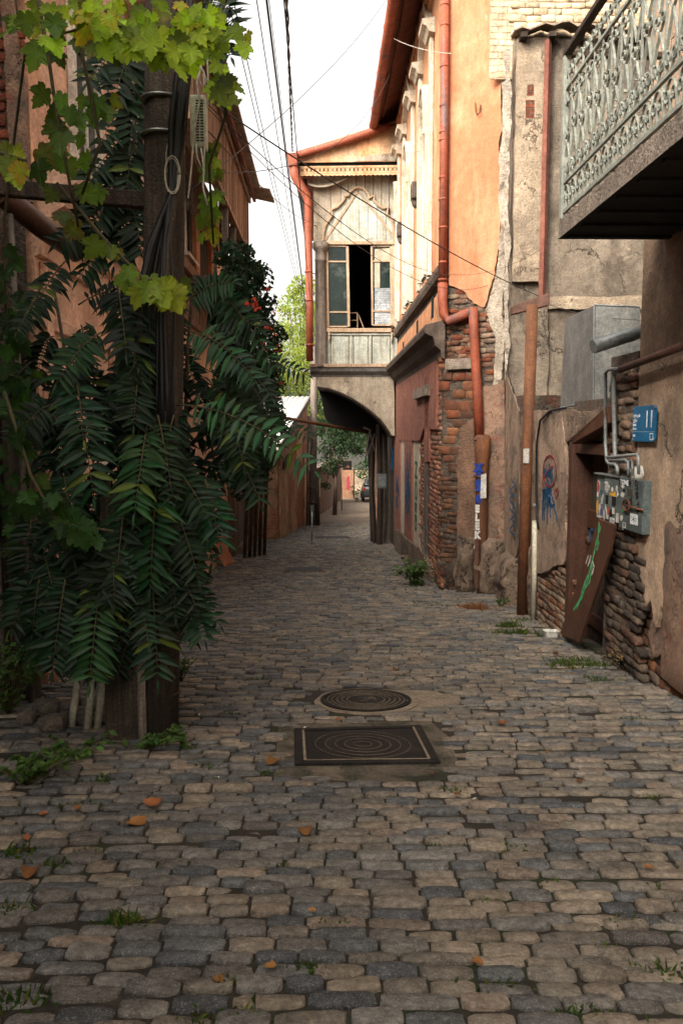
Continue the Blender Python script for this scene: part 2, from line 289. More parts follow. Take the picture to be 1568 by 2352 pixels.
# ------------------------------------------------------------------ mesh building
LOC = {}
def props(o, label=None, cat=None, group=None, kind=None):
    if label: o['label'] = label
    if cat: o['category'] = cat
    if group: o['group'] = group
    if kind: o['kind'] = kind
    return o
def thing(name, loc, label, cat, group=None):
    o = bpy.data.objects.new(name, None); COL.objects.link(o); o.location = loc; o.empty_display_size = .1
    LOC[o.name] = Vector(loc); return props(o, label, cat, group)
class MB:
    def __init__(s): s.v = []; s.f = []; s.c = []; s.cur = (1, 1, 1); s.arr = []
    def add(s, vs, fs):
        k = len(s.v); s.v += [tuple(p) for p in vs]; s.c += [s.cur] * len(vs); s.f += [tuple(i + k for i in f) for f in fs]; return s
    def box(s, c, sx, sy, sz, ax=None):
        """box centred at c; ax = three unit axes"""
        ax = ax or (Vector((1, 0, 0)), Vector((0, 1, 0)), Vector((0, 0, 1))); c = Vector(c); vs = []
        for i in (-.5, .5):
            for j in (-.5, .5):
                for k in (-.5, .5): vs.append(c + ax[0] * sx * i + ax[1] * sy * j + ax[2] * sz * k)
        return s.add(vs, [(0, 1, 3, 2), (4, 6, 7, 5), (0, 4, 5, 1), (2, 3, 7, 6), (0, 2, 6, 4), (1, 5, 7, 3)])
    def hexa(s, v8): return s.add(v8, [(0, 3, 2, 1), (4, 5, 6, 7), (0, 1, 5, 4), (1, 2, 6, 5), (2, 3, 7, 6), (3, 0, 4, 7)])
    def slab(s, pl, u0, u1, z0, z1, o0, o1):
        """box on an upright plane"""
        P = pl.P
        return s.hexa([P(u0, z0, o0), P(u1, z0, o0), P(u1, z1, o0), P(u0, z1, o0), P(u0, z0, o1), P(u1, z0, o1), P(u1, z1, o1), P(u0, z1, o1)])
    def poly(s, pts, off):
        """flat polygon (3-D points) pushed along off: a plate with real thickness"""
        n = len(pts); off = Vector(off); a = [Vector(p) for p in pts]; b = [p + off for p in a]
        return s.add(a + b, [tuple(range(n - 1, -1, -1)), tuple(range(n, 2 * n))] + [(i, (i + 1) % n, n + (i + 1) % n, n + i) for i in range(n)])
    def plate(s, pl, uv, o0, o1):
        return s.poly([pl.P(u, z, o0) for u, z in uv], pl.n * (o1 - o0))
    def tube(s, pts, r, n=8, caps=True):
        pts = [Vector(p) for p in pts]; m = len(pts); rs = r if isinstance(r, (list, tuple)) else [r] * m
        t0 = (pts[1] - pts[0]).normalized(); up = Vector((0, 0, 1)) if abs(t0.z) < .9 else Vector((1, 0, 0))
        a = t0.cross(up).normalized(); vs = []
        for i, p in enumerate(pts):
            t = (pts[min(i + 1, m - 1)] - pts[max(i - 1, 0)]).normalized()
            a = (a - t * a.dot(t)).normalized(); b = t.cross(a)
            for k in range(n):
                an = 2 * math.pi * k / n; vs.append(p + (a * math.cos(an) + b * math.sin(an)) * rs[i])
        fs = [(i * n + k, i * n + (k + 1) % n, (i + 1) * n + (k + 1) % n, (i + 1) * n + k) for i in range(m - 1) for k in range(n)]
        if caps: fs += [tuple(range(n - 1, -1, -1)), tuple(range((m - 1) * n, m * n))]
        return s.add(vs, fs)
    def ribbon(s, pts, w, nrm, th):
        """flat bar following a path: w wide across the path in the plane square to nrm, th thick along nrm"""
        pts = [Vector(p) for p in pts]; m = len(pts); nrm = Vector(nrm); vs = []
        ws = w if isinstance(w, (list, tuple)) else [w] * m
        for i, p in enumerate(pts):
            t = (pts[min(i + 1, m - 1)] - pts[max(i - 1, 0)]).normalized(); b = nrm.cross(t).normalized()
            for sgn in ((-1, 0), (1, 0), (1, 1), (-1, 1)): vs.append(p + b * ws[i] * .5 * sgn[0] + nrm * th * sgn[1])
        fs = [(i * 4 + k, i * 4 + (k + 1) % 4, i * 4 + 4 + (k + 1) % 4, i * 4 + 4 + k) for i in range(m - 1) for k in range(4)]
        return s.add(vs, fs + [(3, 2, 1, 0), tuple((m - 1) * 4 + k for k in range(4))])
    def lathe(s, base, prof, n=16, axis=(0, 0, 1)):
        ax = Vector(axis).normalized(); a = ax.orthogonal().normalized(); b = ax.cross(a); base = Vector(base); vs = []
        for r, h in prof:
            for k in range(n):
                an = 2 * math.pi * k / n; vs.append(base + ax * h + (a * math.cos(an) + b * math.sin(an)) * r)
        m = len(prof)
        fs = [(i * n + k, i * n + (k + 1) % n, (i + 1) * n + (k + 1) % n, (i + 1) * n + k) for i in range(m - 1) for k in range(n)]
        return s.add(vs, fs + [tuple(range(n - 1, -1, -1)), tuple(range((m - 1) * n, m * n))])
    def sweep(s, pl, prof, u0, u1):
        """moulding: profile of (o, z) points carried along an upright plane"""
        n = len(prof); vs = [pl.P(u0, z, o) for o, z in prof] + [pl.P(u1, z, o) for o, z in prof]
        return s.add(vs, [(i, (i + 1) % n, n + (i + 1) % n, n + i) for i in range(n)] + [tuple(range(n - 1, -1, -1)), tuple(range(n, 2 * n))])
    def build(s, name, mt, parent=None, smooth=False, loc=None, bevel=0, label=None, recalc=True):
        base = LOC.get(parent.name, Vector((0, 0, 0))) if parent else (Vector(loc) if loc is not None else Vector((0, 0, 0)))
        me = bpy.data.meshes.new(name)
        me.from_pydata([(p[0] - base.x, p[1] - base.y, p[2] - base.z) for p in s.v], [], s.f)
        if any(c != (1, 1, 1) for c in s.c):
            a = me.color_attributes.new('Col', 'FLOAT_COLOR', 'POINT')
            a.data.foreach_set('color', np.concatenate([np.array(s.c, dtype=np.float32), np.ones((len(s.c), 1), np.float32)], 1).ravel())
        return finish(name, me, mt, parent, smooth, base, bevel, label)
def finish(name, me, mt, parent, smooth, base, bevel=0, label=None):
    me.materials.append(M[mt] if isinstance(mt, str) else mt)
    if 'Col' not in me.color_attributes and any(n.bl_idname == 'ShaderNodeAttribute' for n in me.materials[0].node_tree.nodes):
        a = me.color_attributes.new('Col', 'FLOAT_COLOR', 'POINT'); a.data.foreach_set('color', np.ones(len(me.vertices) * 4, np.float32))
    if smooth: me.polygons.foreach_set('use_smooth', [True] * len(me.polygons))
    o = bpy.data.objects.new(name, me); COL.objects.link(o)
    if parent: o.parent = parent
    else: o.location = base
    LOC[o.name] = base
    if bevel:
        b = o.modifiers.new('bevel', 'BEVEL'); b.width = bevel; b.segments = 2; b.limit_method = 'ANGLE'; b.angle_limit = rad(40)
    if label: o['label'] = label
    return o
def jag(uv, step, amp, fixed=()):
    """ragged version of an outline (u, z); edges listed in fixed stay straight"""
    out = []
    for i, (a, b) in enumerate(zip(uv, uv[1:] + uv[:1])):
        d = math.hypot(b[0] - a[0], b[1] - a[1]); k = max(1, int(d / step))
        if i in fixed: out.append(a); continue
        nx, ny = -(b[1] - a[1]) / (d + 1e-9), (b[0] - a[0]) / (d + 1e-9)
        for j in range(k):
            t = j / k; u, z = a[0] + (b[0] - a[0]) * t, a[1] + (b[1] - a[1]) * t
            e = amp * (noise.noise((u * 2.3, z * 2.3, 3.1)) * 1.3 + noise.noise((u * 9, z * 9, 7.7)) * .7 + noise.noise((u * 30, z * 30, 1.3)) * .35)
            if j == 0: e *= .5
            out.append((u + nx * e, z + ny * e))
    return out
def inside(p, poly):
    x, y = p; c = False; n = len(poly)
    for i in range(n):
        x1, y1 = poly[i]; x2, y2 = poly[i - 1]
        if (y1 > y) != (y2 > y) and x < (x2 - x1) * (y - y1) / (y2 - y1) + x1: c = not c
    return c
def stone_mesh(name, cen, e1, e2, e3, l, w, h, cols, mt, parent=None, base=None, nout=12, rings=((1, 1, 0), (.97, .95, .72), (.80, .74, 1.0)), jit=.08, smooth=True, kind=None, sup=3.2, top_j=.05):
    """many separate rounded stones in one mesh (the surface pattern of one wall or road)"""
    n = len(cen); cen, e1, e2, e3 = (np.asarray(a, dtype=np.float64) for a in (cen, e1, e2, e3))
    l, w, h = (np.asarray(a, dtype=np.float64) for a in (l, w, h)); an = (np.arange(nout) + .5) / nout * 2 * np.pi
    cx, sx = np.cos(an), np.sin(an); den = (np.abs(cx) ** sup + np.abs(sx) ** sup) ** (-1 / sup)
    ox, oy = cx * den, sx * den
    rj = 1 + NR.normal(0, jit * .7, (n, nout)); rj = (rj + np.roll(rj, 1, 1)) / 2
    V = []
    tilt = NR.normal(0, top_j, (n, 2))
    for (kx, ky, kh) in rings:
        px = ox[None] * rj * kx * l[:, None] / 2; py = oy[None] * rj * ky * w[:, None] / 2
        hz = h[:, None] * (kh + (tilt[:, :1] * ox[None] + tilt[:, 1:] * oy[None]) * (kh > .3) + NR.normal(0, .02, (n, nout)) * (kh > .3))
        V.append(cen[:, None] + e1[:, None] * px[..., None] + e2[:, None] * py[..., None] + e3[:, None] * hz[..., None])
    ctr = cen + e3 * (h * (1.04 + NR.normal(0, .03, n)))[:, None]
    V = np.concatenate(V + [ctr[:, None]], 1); nv = V.shape[1]; k = len(rings)
    q = [(r * nout + i, r * nout + (i + 1) % nout, (r + 1) * nout + (i + 1) % nout, (r + 1) * nout + i) for r in range(k - 1) for i in range(nout)]
    t = [((k - 1) * nout + i, (k - 1) * nout + (i + 1) % nout, nv - 1) for i in range(nout)]
    b0 = np.asarray(base if base is not None else (0, 0, 0), dtype=np.float64)
    V = (V.reshape(-1, 3) - b0).astype(np.float32)
    offs = (np.arange(n) * nv)[:, None]
    Q = (np.array(q).ravel()[None] + offs).ravel() if q else np.zeros(0, int); T = (np.array(t).ravel()[None] + offs).ravel()
    loops = np.concatenate([Q, T]).astype(np.int32); nq, ntr = n * len(q), n * len(t)
    starts = np.concatenate([np.arange(nq) * 4, nq * 4 + np.arange(ntr) * 3]).astype(np.int32)
    me = bpy.data.meshes.new(name); me.vertices.add(len(V)); me.vertices.foreach_set('co', V.ravel())
    me.loops.add(len(loops)); me.loops.foreach_set('vertex_index', loops)
    me.polygons.add(nq + ntr); me.polygons.foreach_set('loop_start', starts)
    me.polygons.foreach_set('loop_total', np.concatenate([np.full(nq, 4), np.full(ntr, 3)]).astype(np.int32))
    me.update(calc_edges=True); me.validate()
    a = me.color_attributes.new('Col', 'FLOAT_COLOR', 'POINT'); cc = np.ones((n, nv, 4), np.float32); cc[..., :3] = np.asarray(cols, np.float32)[:, None]
    a.data.foreach_set('color', cc.ravel())
    return finish(name, me, mt, parent, smooth, Vector(b0))
BRK = [(.25, .085, .038), (.20, .062, .03), (.22, .09, .048), (.14, .07, .042), (.27, .12, .06)]
STN = [(.24, .18, .13), (.30, .21, .15), (.17, .13, .10), (.33, .25, .18), (.22, .13, .09)]
def courses(name, pl, poly, parent, pal, bw=(.2, .27), bh=.075, gap=.0065, proud=.05, o=0.0, drop=.06, mt='bricks', jit=.05, wob=.006, sup=4.5):
    """brick or stone courses laid inside an outline on an upright plane, each piece modelled"""
    us = [p[0] for p in poly]; zs = [p[1] for p in poly]; z = min(zs); cen = []; l = []; w = []; h = []; cols = []
    while z < max(zs):
        ch = bh * R.uniform(.85, 1.15); u = min(us) - R.uniform(0, bw[1])
        while u < max(us):
            ln = R.uniform(*bw); c = (u + ln / 2, z + ch / 2 + R.gauss(0, wob))
            if inside(c, poly) and R.random() > drop:
                cen.append(pl.P(c[0], c[1], o - .03)); l.append(ln - gap); w.append(ch - gap); h.append(.03 + proud * .36 * R.uniform(.2, 1.0))
                k = R.choice(pal); b = R.uniform(.7, 1.2); cols.append(tuple(x * b for x in k))
            u += ln
        z += ch
    n = len(cen)
    if not n: return None
    base = LOC[parent.name] if parent else Vector((0, 0, 0))
    return stone_mesh(name, [tuple(c) for c in cen], [tuple(pl.d)] * n, [(0, 0, 1)] * n, [tuple(pl.n)] * n, l, w, h, cols, mt, parent, tuple(base), nout=12, jit=jit, sup=14 if sup > 3.5 else 7,
                      rings=((1, 1, 0), (1.0, .99, .90), (.965, .92, 1.0)), smooth=False, top_j=.07)
def text(name, body, pos, right, up, size, mt, parent=None, sx=1.0, ex=.001, align='CENTER', thick=0.0):
    cu = bpy.data.curves.new(name, 'FONT'); cu.body = body; cu.size = size; cu.extrude = ex; cu.align_x = align; cu.align_y = 'CENTER'; cu.offset = thick
    o = bpy.data.objects.new(name, cu); COL.objects.link(o); cu.materials.append(M[mt])
    r = Vector(right).normalized(); u = Vector(up).normalized(); n = r.cross(u)
    m = Matrix((r * sx, u, n)).transposed().to_4x4()
    base = LOC.get(parent.name, Vector((0, 0, 0))) if parent else Vector((0, 0, 0))
    m.translation = Vector(pos) - base
    o.matrix_local = m
    bpy.context.view_layer.update()
    me = bpy.data.meshes.new_from_object(o.evaluated_get(bpy.context.evaluated_depsgraph_get())); me.transform(m)
    bpy.data.objects.remove(o); me.name = name; me.materials.clear()
    return finish(name, me, mt, parent, False, base)
def strokes(mb, pl, paths, w, o, th=.003):
    for p in paths:
        mb.ribbon([pl.P(*pl.uv(x, y, o), o) for x, y in p], w, pl.n, th)
def arc(c, r, a0, a1, n=10):
    return [(c[0] + r * math.cos(rad(a0 + (a1 - a0) * i / n)), c[1] + r * math.sin(rad(a0 + (a1 - a0) * i / n))) for i in range(n + 1)]

# ------------------------------------------------------------------ leaves and plants
def jcol(base=1.0, s=.25, hue=.12):
    b = base * max(.3, R.gauss(1, s)); return (b * (1 + R.gauss(0, hue)), b, b * (1 + R.gauss(0, hue)))
def leaflet(mb, p, d, nrm, L, Wd, droop=.25, n=5):
    """lance-shaped blade, folded along its midrib and drooping towards the tip"""
    d = d.normalized(); side = d.cross(nrm).normalized(); vs = []; dn = Vector((0, 0, -1))
    prof = (0.10, .72, 1.0, .78, .40, 0.03)
    for i, k in enumerate(prof):
        t = i / 5; c = p + d * L * t + dn * droop * L * t * t
        e = nrm * Wd * .16 * k
        vs += [c + side * Wd * .5 * k + e, c, c - side * Wd * .5 * k + e]
    fs = [(i * 3 + j, i * 3 + j + 1, i * 3 + j + 4, i * 3 + j + 3) for i in range(5) for j in (0, 1)]
    mb.add(vs, fs); r_ = mb.cur
    for i in range(6): mb.c[len(mb.c) - 18 + i * 3 + 1] = tuple(k * 1.7 for k in r_); mb.c[len(mb.c) - 18 + i * 3] = mb.c[len(mb.c) - 18 + i * 3 + 2] = tuple(k * .85 for k in r_)
def frond(mb, st, p0, p1, sag, ll, n=11, flat=None, lw=.285, cm=1.0):
    """feather-shaped compound leaf from p0 to p1: rachis into st, leaflets into mb"""
    p0, p1 = Vector(p0), Vector(p1); pts = []
    for i in range(9):
        t = i / 8; p = p0.lerp(p1, t); p.z += sag * 4 * t * (1 - t); pts.append(p)
    st.tube(pts, [.006 * (1 - .75 * i / 8) for i in range(9)], 5)
    ax = (p1 - p0).normalized(); view = flat or Vector((R.gauss(0, .25), -1, R.uniform(.2, .7)))
    base_c = jcol(cm, .22)
    for k in range(n + 1):
        t = .16 + .84 * k / n; i = min(int(t * 8), 7); f = t * 8 - i; p = pts[i].lerp(pts[i + 1], f); tg = (pts[min(i + 1, 8)] - pts[i]).normalized()
        side = tg.cross(view).normalized(); nr = side.cross(tg).normalized()
        if nr.dot(view) < 0: nr = -nr
        sc = (.72 + .5 * math.sin(math.pi * min(1, t * .92))) * R.uniform(.9, 1.08) * (.62 if k == n else 1)
        fwd = .02 + .42 * t ** 1.5
        mb.cur = tuple(c * R.uniform(.75, 1.25) for c in base_c) if R.random() > .025 else (7, 3.2, 1.2)
        if k == n: leaflet(mb, p, tg, nr, ll * sc, ll * lw * sc); break
        for s in (-1, 1):
            if R.random() < .05: continue
            d = (side * s + tg * (fwd + R.gauss(0, .10)) + nr * R.gauss(0, .24)).normalized()
            leaflet(mb, p, d, (nr + side * R.gauss(0, .18)).normalized(), ll * sc * R.uniform(.78, 1.1), ll * lw * sc * R.uniform(.85, 1.15), R.uniform(.10, .5))
    mb.cur = (1, 1, 1)
LOBE = [(0, 0), (.08, -.12), (.22, -.17), (.30, -.09), (.42, -.05), (.36, .06), (.40, .13), (.52, .18), (.50, .28), (.60, .36), (.54, .44), (.58, .54), (.42, .50), (.30, .50), (.31, .62), (.25, .68), (.27, .78), (.14, .82), (.10, .92), (0, 1.04)]
LOBE = LOBE + [(-x, y) for x, y in LOBE[-2:0:-1]]
def vineleaf(mb, p, tip, nrm, size):
    """broad lobed leaf, cupped, hanging from its stalk"""
    tip = tip.normalized(); side = tip.cross(nrm).normalized(); nrm = side.cross(tip).normalized(); vs = [p + tip * size * .30]
    cup = R.uniform(-.5, .7); fold = R.uniform(0, .5)
    for x, y in LOBE:
        x *= R.uniform(.9, 1.1); vs.append(p + side * x * size + tip * y * size + nrm * size * (-cup * (x * x + (y - .4) ** 2) * .5 + fold * abs(x) * .5 + R.gauss(0, .015)))
    n = len(LOBE); mb.add(vs, [(0, i + 1, (i + 1) % n + 1) for i in range(n)]); b0 = len(mb.c) - n - 1; r_ = mb.cur; brown = R.random() < .12
    for i, (x, y) in enumerate(LOBE):
        tipv = abs(x) > .5 or y > .8 or (.2 < abs(x) < .32 and .6 < y < .8); k = 1.22 if tipv else R.uniform(.72, .95)
        mb.c[b0 + 1 + i] = (r_[0] * k * (1.5 if brown else 1), r_[1] * k * (.75 if brown else 1), r_[2] * k)
    mb.c[b0] = tuple(q_ * 1.2 for q_ in r_)
def leafcard(mb, p, size, nv=None):
    """small pointed leaf, two faces folded"""
    d = Vector((R.gauss(0, 1), R.gauss(0, 1), R.gauss(-.5, .8))).normalized(); n = Vector((R.gauss(0, 1), R.gauss(0, 1), R.gauss(.6, .8))).normalized()
    if nv: n = (n * .6 + nv).normalized()
    s = d.cross(n).normalized(); d = s.cross(n).normalized() * (1 if R.random() < .5 else -1)
    mb.add([p - d * size * .5, p + s * size * .3 + n * size * .08, p + d * size * .6, p - s * size * .3 + n * size * .08], [(0, 1, 2), (0, 2, 3)])
def blob_points(lumps, n):
    """points spread through a crown made of uneven lumps, denser near the surfaces"""
    wts = [r ** 2 for _, r in lumps]; out = []
    for _ in range(n):
        c, r = R.choices(lumps, wts)[0]
        while True:
            q = Vector((R.uniform(-1, 1), R.uniform(-1, 1), R.uniform(-1, 1)))
            if .35 < q.length < 1: break
        q = q * (1 + .25 * noise.noise(q * 2.5 + Vector(c)))
        if noise.noise((Vector(c) + q * r) * (1.1 / max(.6, r * .5))) < -.18: continue
        out.append(Vector(c) + Vector((q.x * r, q.y * r, q.z * r * .9)))
    return out
def q(pl, px, py, o=0.0): return pl.P(*pl.uv(px, py, o), o)

# ================================================================== GROUND AND ROAD
ys = list(np.arange(-30, 90, .5)) + [120, 200, 400, 900]
xs = [-300, -60, -12] + list(np.arange(-4, 4.01, .5)) + [12, 60, 300]
g = MB(); nx = len(xs)
for y in ys:
    for x in xs: g.v.append((x, y, gz(x, y) - .013)); g.c.append((1, 1, 1))
g.f = [(j * nx + i, j * nx + i + 1, (j + 1) * nx + i + 1, (j + 1) * nx + i) for j in range(len(ys) - 1) for i in range(nx - 1)]
props(g.build('ground', 'soil', smooth=True), kind='structure')

MH = onG(840, 1608); PATCH = onG(905, 1605)
SQ = [onG(*p) for p in ((675, 1676), (966, 1668), (1012, 1753), (677, 1757))]
SQP = [onG(*p) for p in ((640, 1668), (700, 1660), (985, 1652), (1030, 1690), (1063, 1775), (1000, 1795), (800, 1790), (628, 1782))]
sqp2 = [(p.x, p.y) for p in SQP]
def free(x, y):
    if ((x - MH.x) / .46) ** 2 + ((y - MH.y) / .46) ** 2 < 1: return False
    if ((x - PATCH.x - .05) / .50) ** 2 + ((y - PATCH.y) / .33) ** 2 < 1: return False
    return not inside((x, y), sqp2)
WARM = [(.225, .190, .148), (.25, .208, .160), (.21, .187, .152), (.265, .22, .168), (.245, .195, .152), (.19, .166, .136)]
COOL = [(.105, .112, .116), (.13, .13, .127), (.080, .088, .097), (.16, .153, .142), (.19, .18, .165), (.145, .135, .122)]
def road(y0, y1, nout, rings, x0, x1, name):
    cen = []; e1 = []; e2 = []; e3 = []; l = []; w = []; h = []; cols = []; y = y0; row = 0
    while y < y1:
        rw = R.uniform(.072, .100); row += 1; x = x0 - R.uniform(0, .2); slant = R.gauss(0, .012)
        while x < x1:
            ln = R.choice((R.uniform(.13, .18), R.uniform(.15, .2), R.uniform(.17, .26)))
            cx = x + ln / 2; yy = y + .05 * math.sin(cx * .9 + y * .35) + .03 * math.sin(cx * 2.3 + y * 1.1) + slant * cx
            if free(cx, yy) and R.random() > .003:
                e = R.gauss(0, .035); sl = -.08 + .0009 * yy
                cen.append((cx, yy, gz(cx, yy) - .045 + R.gauss(0, .004))); e1.append((1, e, 0)); e2.append((-e, 1, sl)); e3.append((0, -sl, 1))
                l.append(ln - R.uniform(.006, .014)); w.append(rw - R.uniform(.004, .010)); h.append(.045 + R.uniform(-.006, .008))
                pw = .46 + .20 * math.tanh(cx * 1.1) + .22 * noise.noise((cx * .9, yy * .9, 3.0))
                k = R.choice(WARM if R.random() < pw else COOL); b = R.uniform(.84, 1.16); cols.append(tuple(c * b for c in k))
            x += ln
        y += rw
    return stone_mesh(name, cen, e1, e2, e3, l, w, h, cols, 'cobble', nout=nout, rings=rings, sup=7, jit=.035, top_j=.04)
props(road(1.9, 13.5, 16, ((1, 1, 0), (.998, .992, .70), (.982, .968, .92), (.93, .885, 1.0)), -3.0, 3.1, 'cobblestone_road'), kind='structure')
props(road(13.5, 36, 8, ((1, 1, 0), (.98, .96, .7), (.8, .7, 1.0)), -2.9, 2.6, 'cobblestone_road'), kind='structure')
cb = MB(); Y0 = 36.0
for j in range(56):
    for i in range(10):
        for (a, b) in ((0, 0), (1, 0), (1, 1), (0, 1)):
            x, y = -4 + (i + a) * .9, Y0 + j + b; cb.v.append((x, y, gz(x, y) - .005)); cb.c.append((.21, .165, .125))
        k = len(cb.v); cb.f.append((k - 4, k - 3, k - 2, k - 1))
M['road_far'] = mat('distant_cobbles', [(.6, .6, .6), (1.2, 1.15, 1.1)], 5, stretch=(1, 2.5, 1), bump=1.0, bscale=14, bdist=.03, attr=True)
props(cb.build('cobblestone_road', 'road_far'), kind='structure')

# ================================================================== TOWNHOUSE (orange, right side)
RW = Pl(1.70, 14.2, 1.70 + DX * 16.8, 31.0); RF = Pl(1.70, 14.2, 2.62, 13.6); RG = Pl(2.62, 13.4, 7.0, 13.2); WB = Pl(2.62, 13.6, 8, 13.62)
def prism(mb, foot, z0, z1):
    n = len(foot); return mb.add([(x, y, z0) for x, y in foot] + [(x, y, z1) for x, y in foot],
        [tuple(range(n - 1, -1, -1)), tuple(range(n, 2 * n))] + [(i, (i + 1) % n, n + (i + 1) % n, n + i) for i in range(n)])
T = thing('townhouse', (1.7, 14.2, gz(1.7, 14.2)), 'orange plastered two-storey house with white window surrounds and a peeling brick corner', 'house')
b = MB(); prism(b, [(1.70, 14.2), (2.62, 13.6), (8, 13.62), (8, 31), (1.70 + DX * 16.8, 31)], -3.2, 12.5); b.build('wall', 'mortar', T)
def sheet(pl, px, th, mt, parent, name='plaster', step=.05, amp=.03, o=0.004, fixed=()):
    m = MB(); m.plate(pl, jag(pl.pp(px, o + th), step, amp, fixed), o, o + th); return m.build(name, mt, parent)
# front, towards the camera
sheet(RF, [(1030, -60), (1136, -60), (1128, 40), (1136, 78), (1150, 105), (1152, 290), (1142, 345), (1152, 430), (1148, 520), (1140, 600), (1126, 660), (1112, 705), (1086, 697), (1064, 668), (1030, 655)], .035, 'orange', T, fixed=(0, 14))
m = MB(); m.slab(WB, -.35, 5.3, 7.0, 12.4, .003, .02); m.build('painted_brickwork', 'whitebrick', T)
courses('painted_brick', Pl(2.62, 13.58, 8, 13.6), jag([(.0, 7.55), (1.9, 7.5), (1.9, 10.5), (-.02, 10.5)], .1, .03), T, [(.66, .54, .38), (.62, .50, .34), (.70, .58, .42)], bh=.10, bw=(.2, .3), proud=.025, o=.02, drop=.02)
sheet(RF, [(1150, 108), (1160, 108), (1160, 450), (1160, 610), (1152, 690), (1160, 760), (1152, 878), (1132, 884), (1138, 780), (1116, 712), (1140, 628), (1150, 520), (1144, 430), (1153, 300)], .05, 'lime', T, 'mortar_seam', amp=.03, o=.006)
courses('stonework', RF, RF.pp([(1086, 697), (1112, 703), (1156, 700), (1160, 770), (1154, 872), (1126, 884), (1098, 850), (1040, 800), (1030, 745), (1032, 658), (1060, 668)]), T, STN + BRK[:2], bw=(.14, .3), bh=.085, proud=.09, o=.0, drop=.12, jit=.12, sup=3, wob=.012)
courses('brickwork', RF, RF.pp([(1017, 850), (1094, 850), (1098, 950), (1064, 985), (1052, 1080), (1017, 1085)]), T, BRK, bw=(.19, .26), bh=.15, gap=.014, proud=.07, o=.0, drop=.06, jit=.06)
courses('brickwork', RF, RF.pp([(1012, 760), (1088, 752), (1092, 822), (1014, 845)]), T, BRK + [(.10, .05, .03)], bw=(.12, .25), bh=.08, proud=.10, o=0, drop=.2, jit=.14, sup=2.8, wob=.015)
courses('brickwork', RF, RF.pp([(1012, 1085), (1050, 1085), (1046, 1200), (1050, 1350), (1010, 1362)]), T, [(.13, .06, .035), (.10, .06, .04), (.16, .08, .045), (.09, .07, .055)], bw=(.14, .24), bh=.08, proud=.07, o=0, drop=.15, jit=.12, sup=3, wob=.012)
m = MB(); u0, z0 = RF.uv(1026, 850); u1, z1 = RF.uv(1092, 822); m.slab(RF, u0, u1, z0, z1, .01, .09); m.build('lintel', 'slab', T, bevel=.01)
sheet(RF, [(1052, 985), (1096, 955), (1098, 1240), (1050, 1250)], .03, 'brownwall', T, 'dark_render', amp=.03)
sheet(RF, [(1098, 890), (1130, 885), (1158, 870), (1160, 1245), (1098, 1245)], .05, 'salmon', T, amp=.03)
def lump(pl, px, py, w, h, d, parent, mt='render_lump', name='render_lump', seed=0):
    """swollen, crumbling mass of old render at a wall foot"""
    u, z = pl.uv(px, py); m = MB(); nu, nz = 16, 14; vs = []
    for j in range(nz + 1):
        for i in range(nu + 1):
            a, c = i / nu * 2 - 1, j / nz * 2 - 1; k = max(0, 1 - abs(a) ** 3.0) * max(0, 1 - abs(c) ** 3.0)
            e = noise.fractal(Vector((a * 1.5 + seed, c * 1.5, seed * 2.0)), 1, 2.1, 5)
            vs.append(pl.P(u + a * w / 2 * (1 + .12 * e), z + c * h / 2 * (1 + .08 * e), -.02 + d * (k ** .6) * (1 + .45 * e)))
    m.add(vs, [(j * (nu + 1) + i, j * (nu + 1) + i + 1, (j + 1) * (nu + 1) + i + 1, (j + 1) * (nu + 1) + i) for j in range(nz) for i in range(nu)])
    return m.build(name, mt, parent, smooth=True)
lump(RF, 1075, 1300, .36, 1.05, .34, T, seed=1); lump(RF, 1135, 1310, .52, 1.1, .42, T, seed=4); lump(RF, 1042, 1330, .3, .5, .14, T, 'rubble', seed=7)
for (a, bq) in (((1094, 232), (1101, 262)),):
    hk = MB(); hk.tube([q(RF, 1091, 234, .03), q(RF, 1092, 255, .09), q(RF, 1096, 262, .10), q(RF, 1101, 258, .10), q(RF, 1103, 240, .05)], .012, 6); hk.build('wall_hook', 'rust', T, True)
# white corner strip beside the downpipe
m = MB(); u0, _ = RF.uv(1028, 300); m.plate(RF, jag([(u0 - .10, 4.05), (u0 + .0, 4.05), (u0 + .0, 12), (u0 - .10, 12)], .06, .012), .01, .045); m.build('corner_strip', 'cream', T)
# street side, lower storey
sheet(RW, [(909, 862), (1003, 768), (1000, 985), (972, 985), (963, 1012), (905, 1012)], .05, 'pink', T, amp=.015)
sheet(RW, [(905, 1012), (917, 1012), (917, 1238), (905, 1215)], .05, 'pink', T, amp=.012); sheet(RW, [(928, 1012), (945, 1012), (945, 1262), (928, 1245)], .05, 'pink', T, amp=.012)
sheet(RW, [(916, 1010), (929, 1010), (929, 1245), (916, 1236)], .012, 'cream', T, 'blind_panel', amp=.0); sheet(RW, [(944, 1010), (964, 1010), (964, 1262), (944, 1250)], .012, 'cream', T, 'blind_panel', amp=.0)
sheet(RW, [(974, 870), (984, 860), (984, 1060), (974, 1060)], .05, 'pink', T, amp=.01)
sheet(RW, [(905, 1215), (963, 1262), (985, 1300), (985, 1345), (905, 1262)], .09, 'render_lump', T, 'plinth', amp=.04)
for (pp, bh) in (([(964, 890), (973, 880), (973, 1290), (964, 1270)], .08), ([(986, 850), (1013, 820), (1013, 1350), (986, 1310)], .085)):
    courses('brick_quoin', RW, RW.pp(pp), T, [(.36, .16, .10), (.42, .22, .14), (.33, .13, .08), (.38, .22, .15)], bw=(.2, .28), bh=bh, proud=.06, o=.0, drop=.05, jit=.08, sup=3.2)
m = MB(); a, bb = RW.uv(985, 1050); c, d = RW.uv(975, 1290); m.slab(RW, a, c, d, bb, .01, .03); sh = m.build('shutter', 'greywood', T)
m = MB()
for k in range(4):
    u = a + (c - a) * (k + .5) / 4; m.tube([RW.P(u, d + .02, .06), RW.P(u, d + .75, .06)], .012, 5)
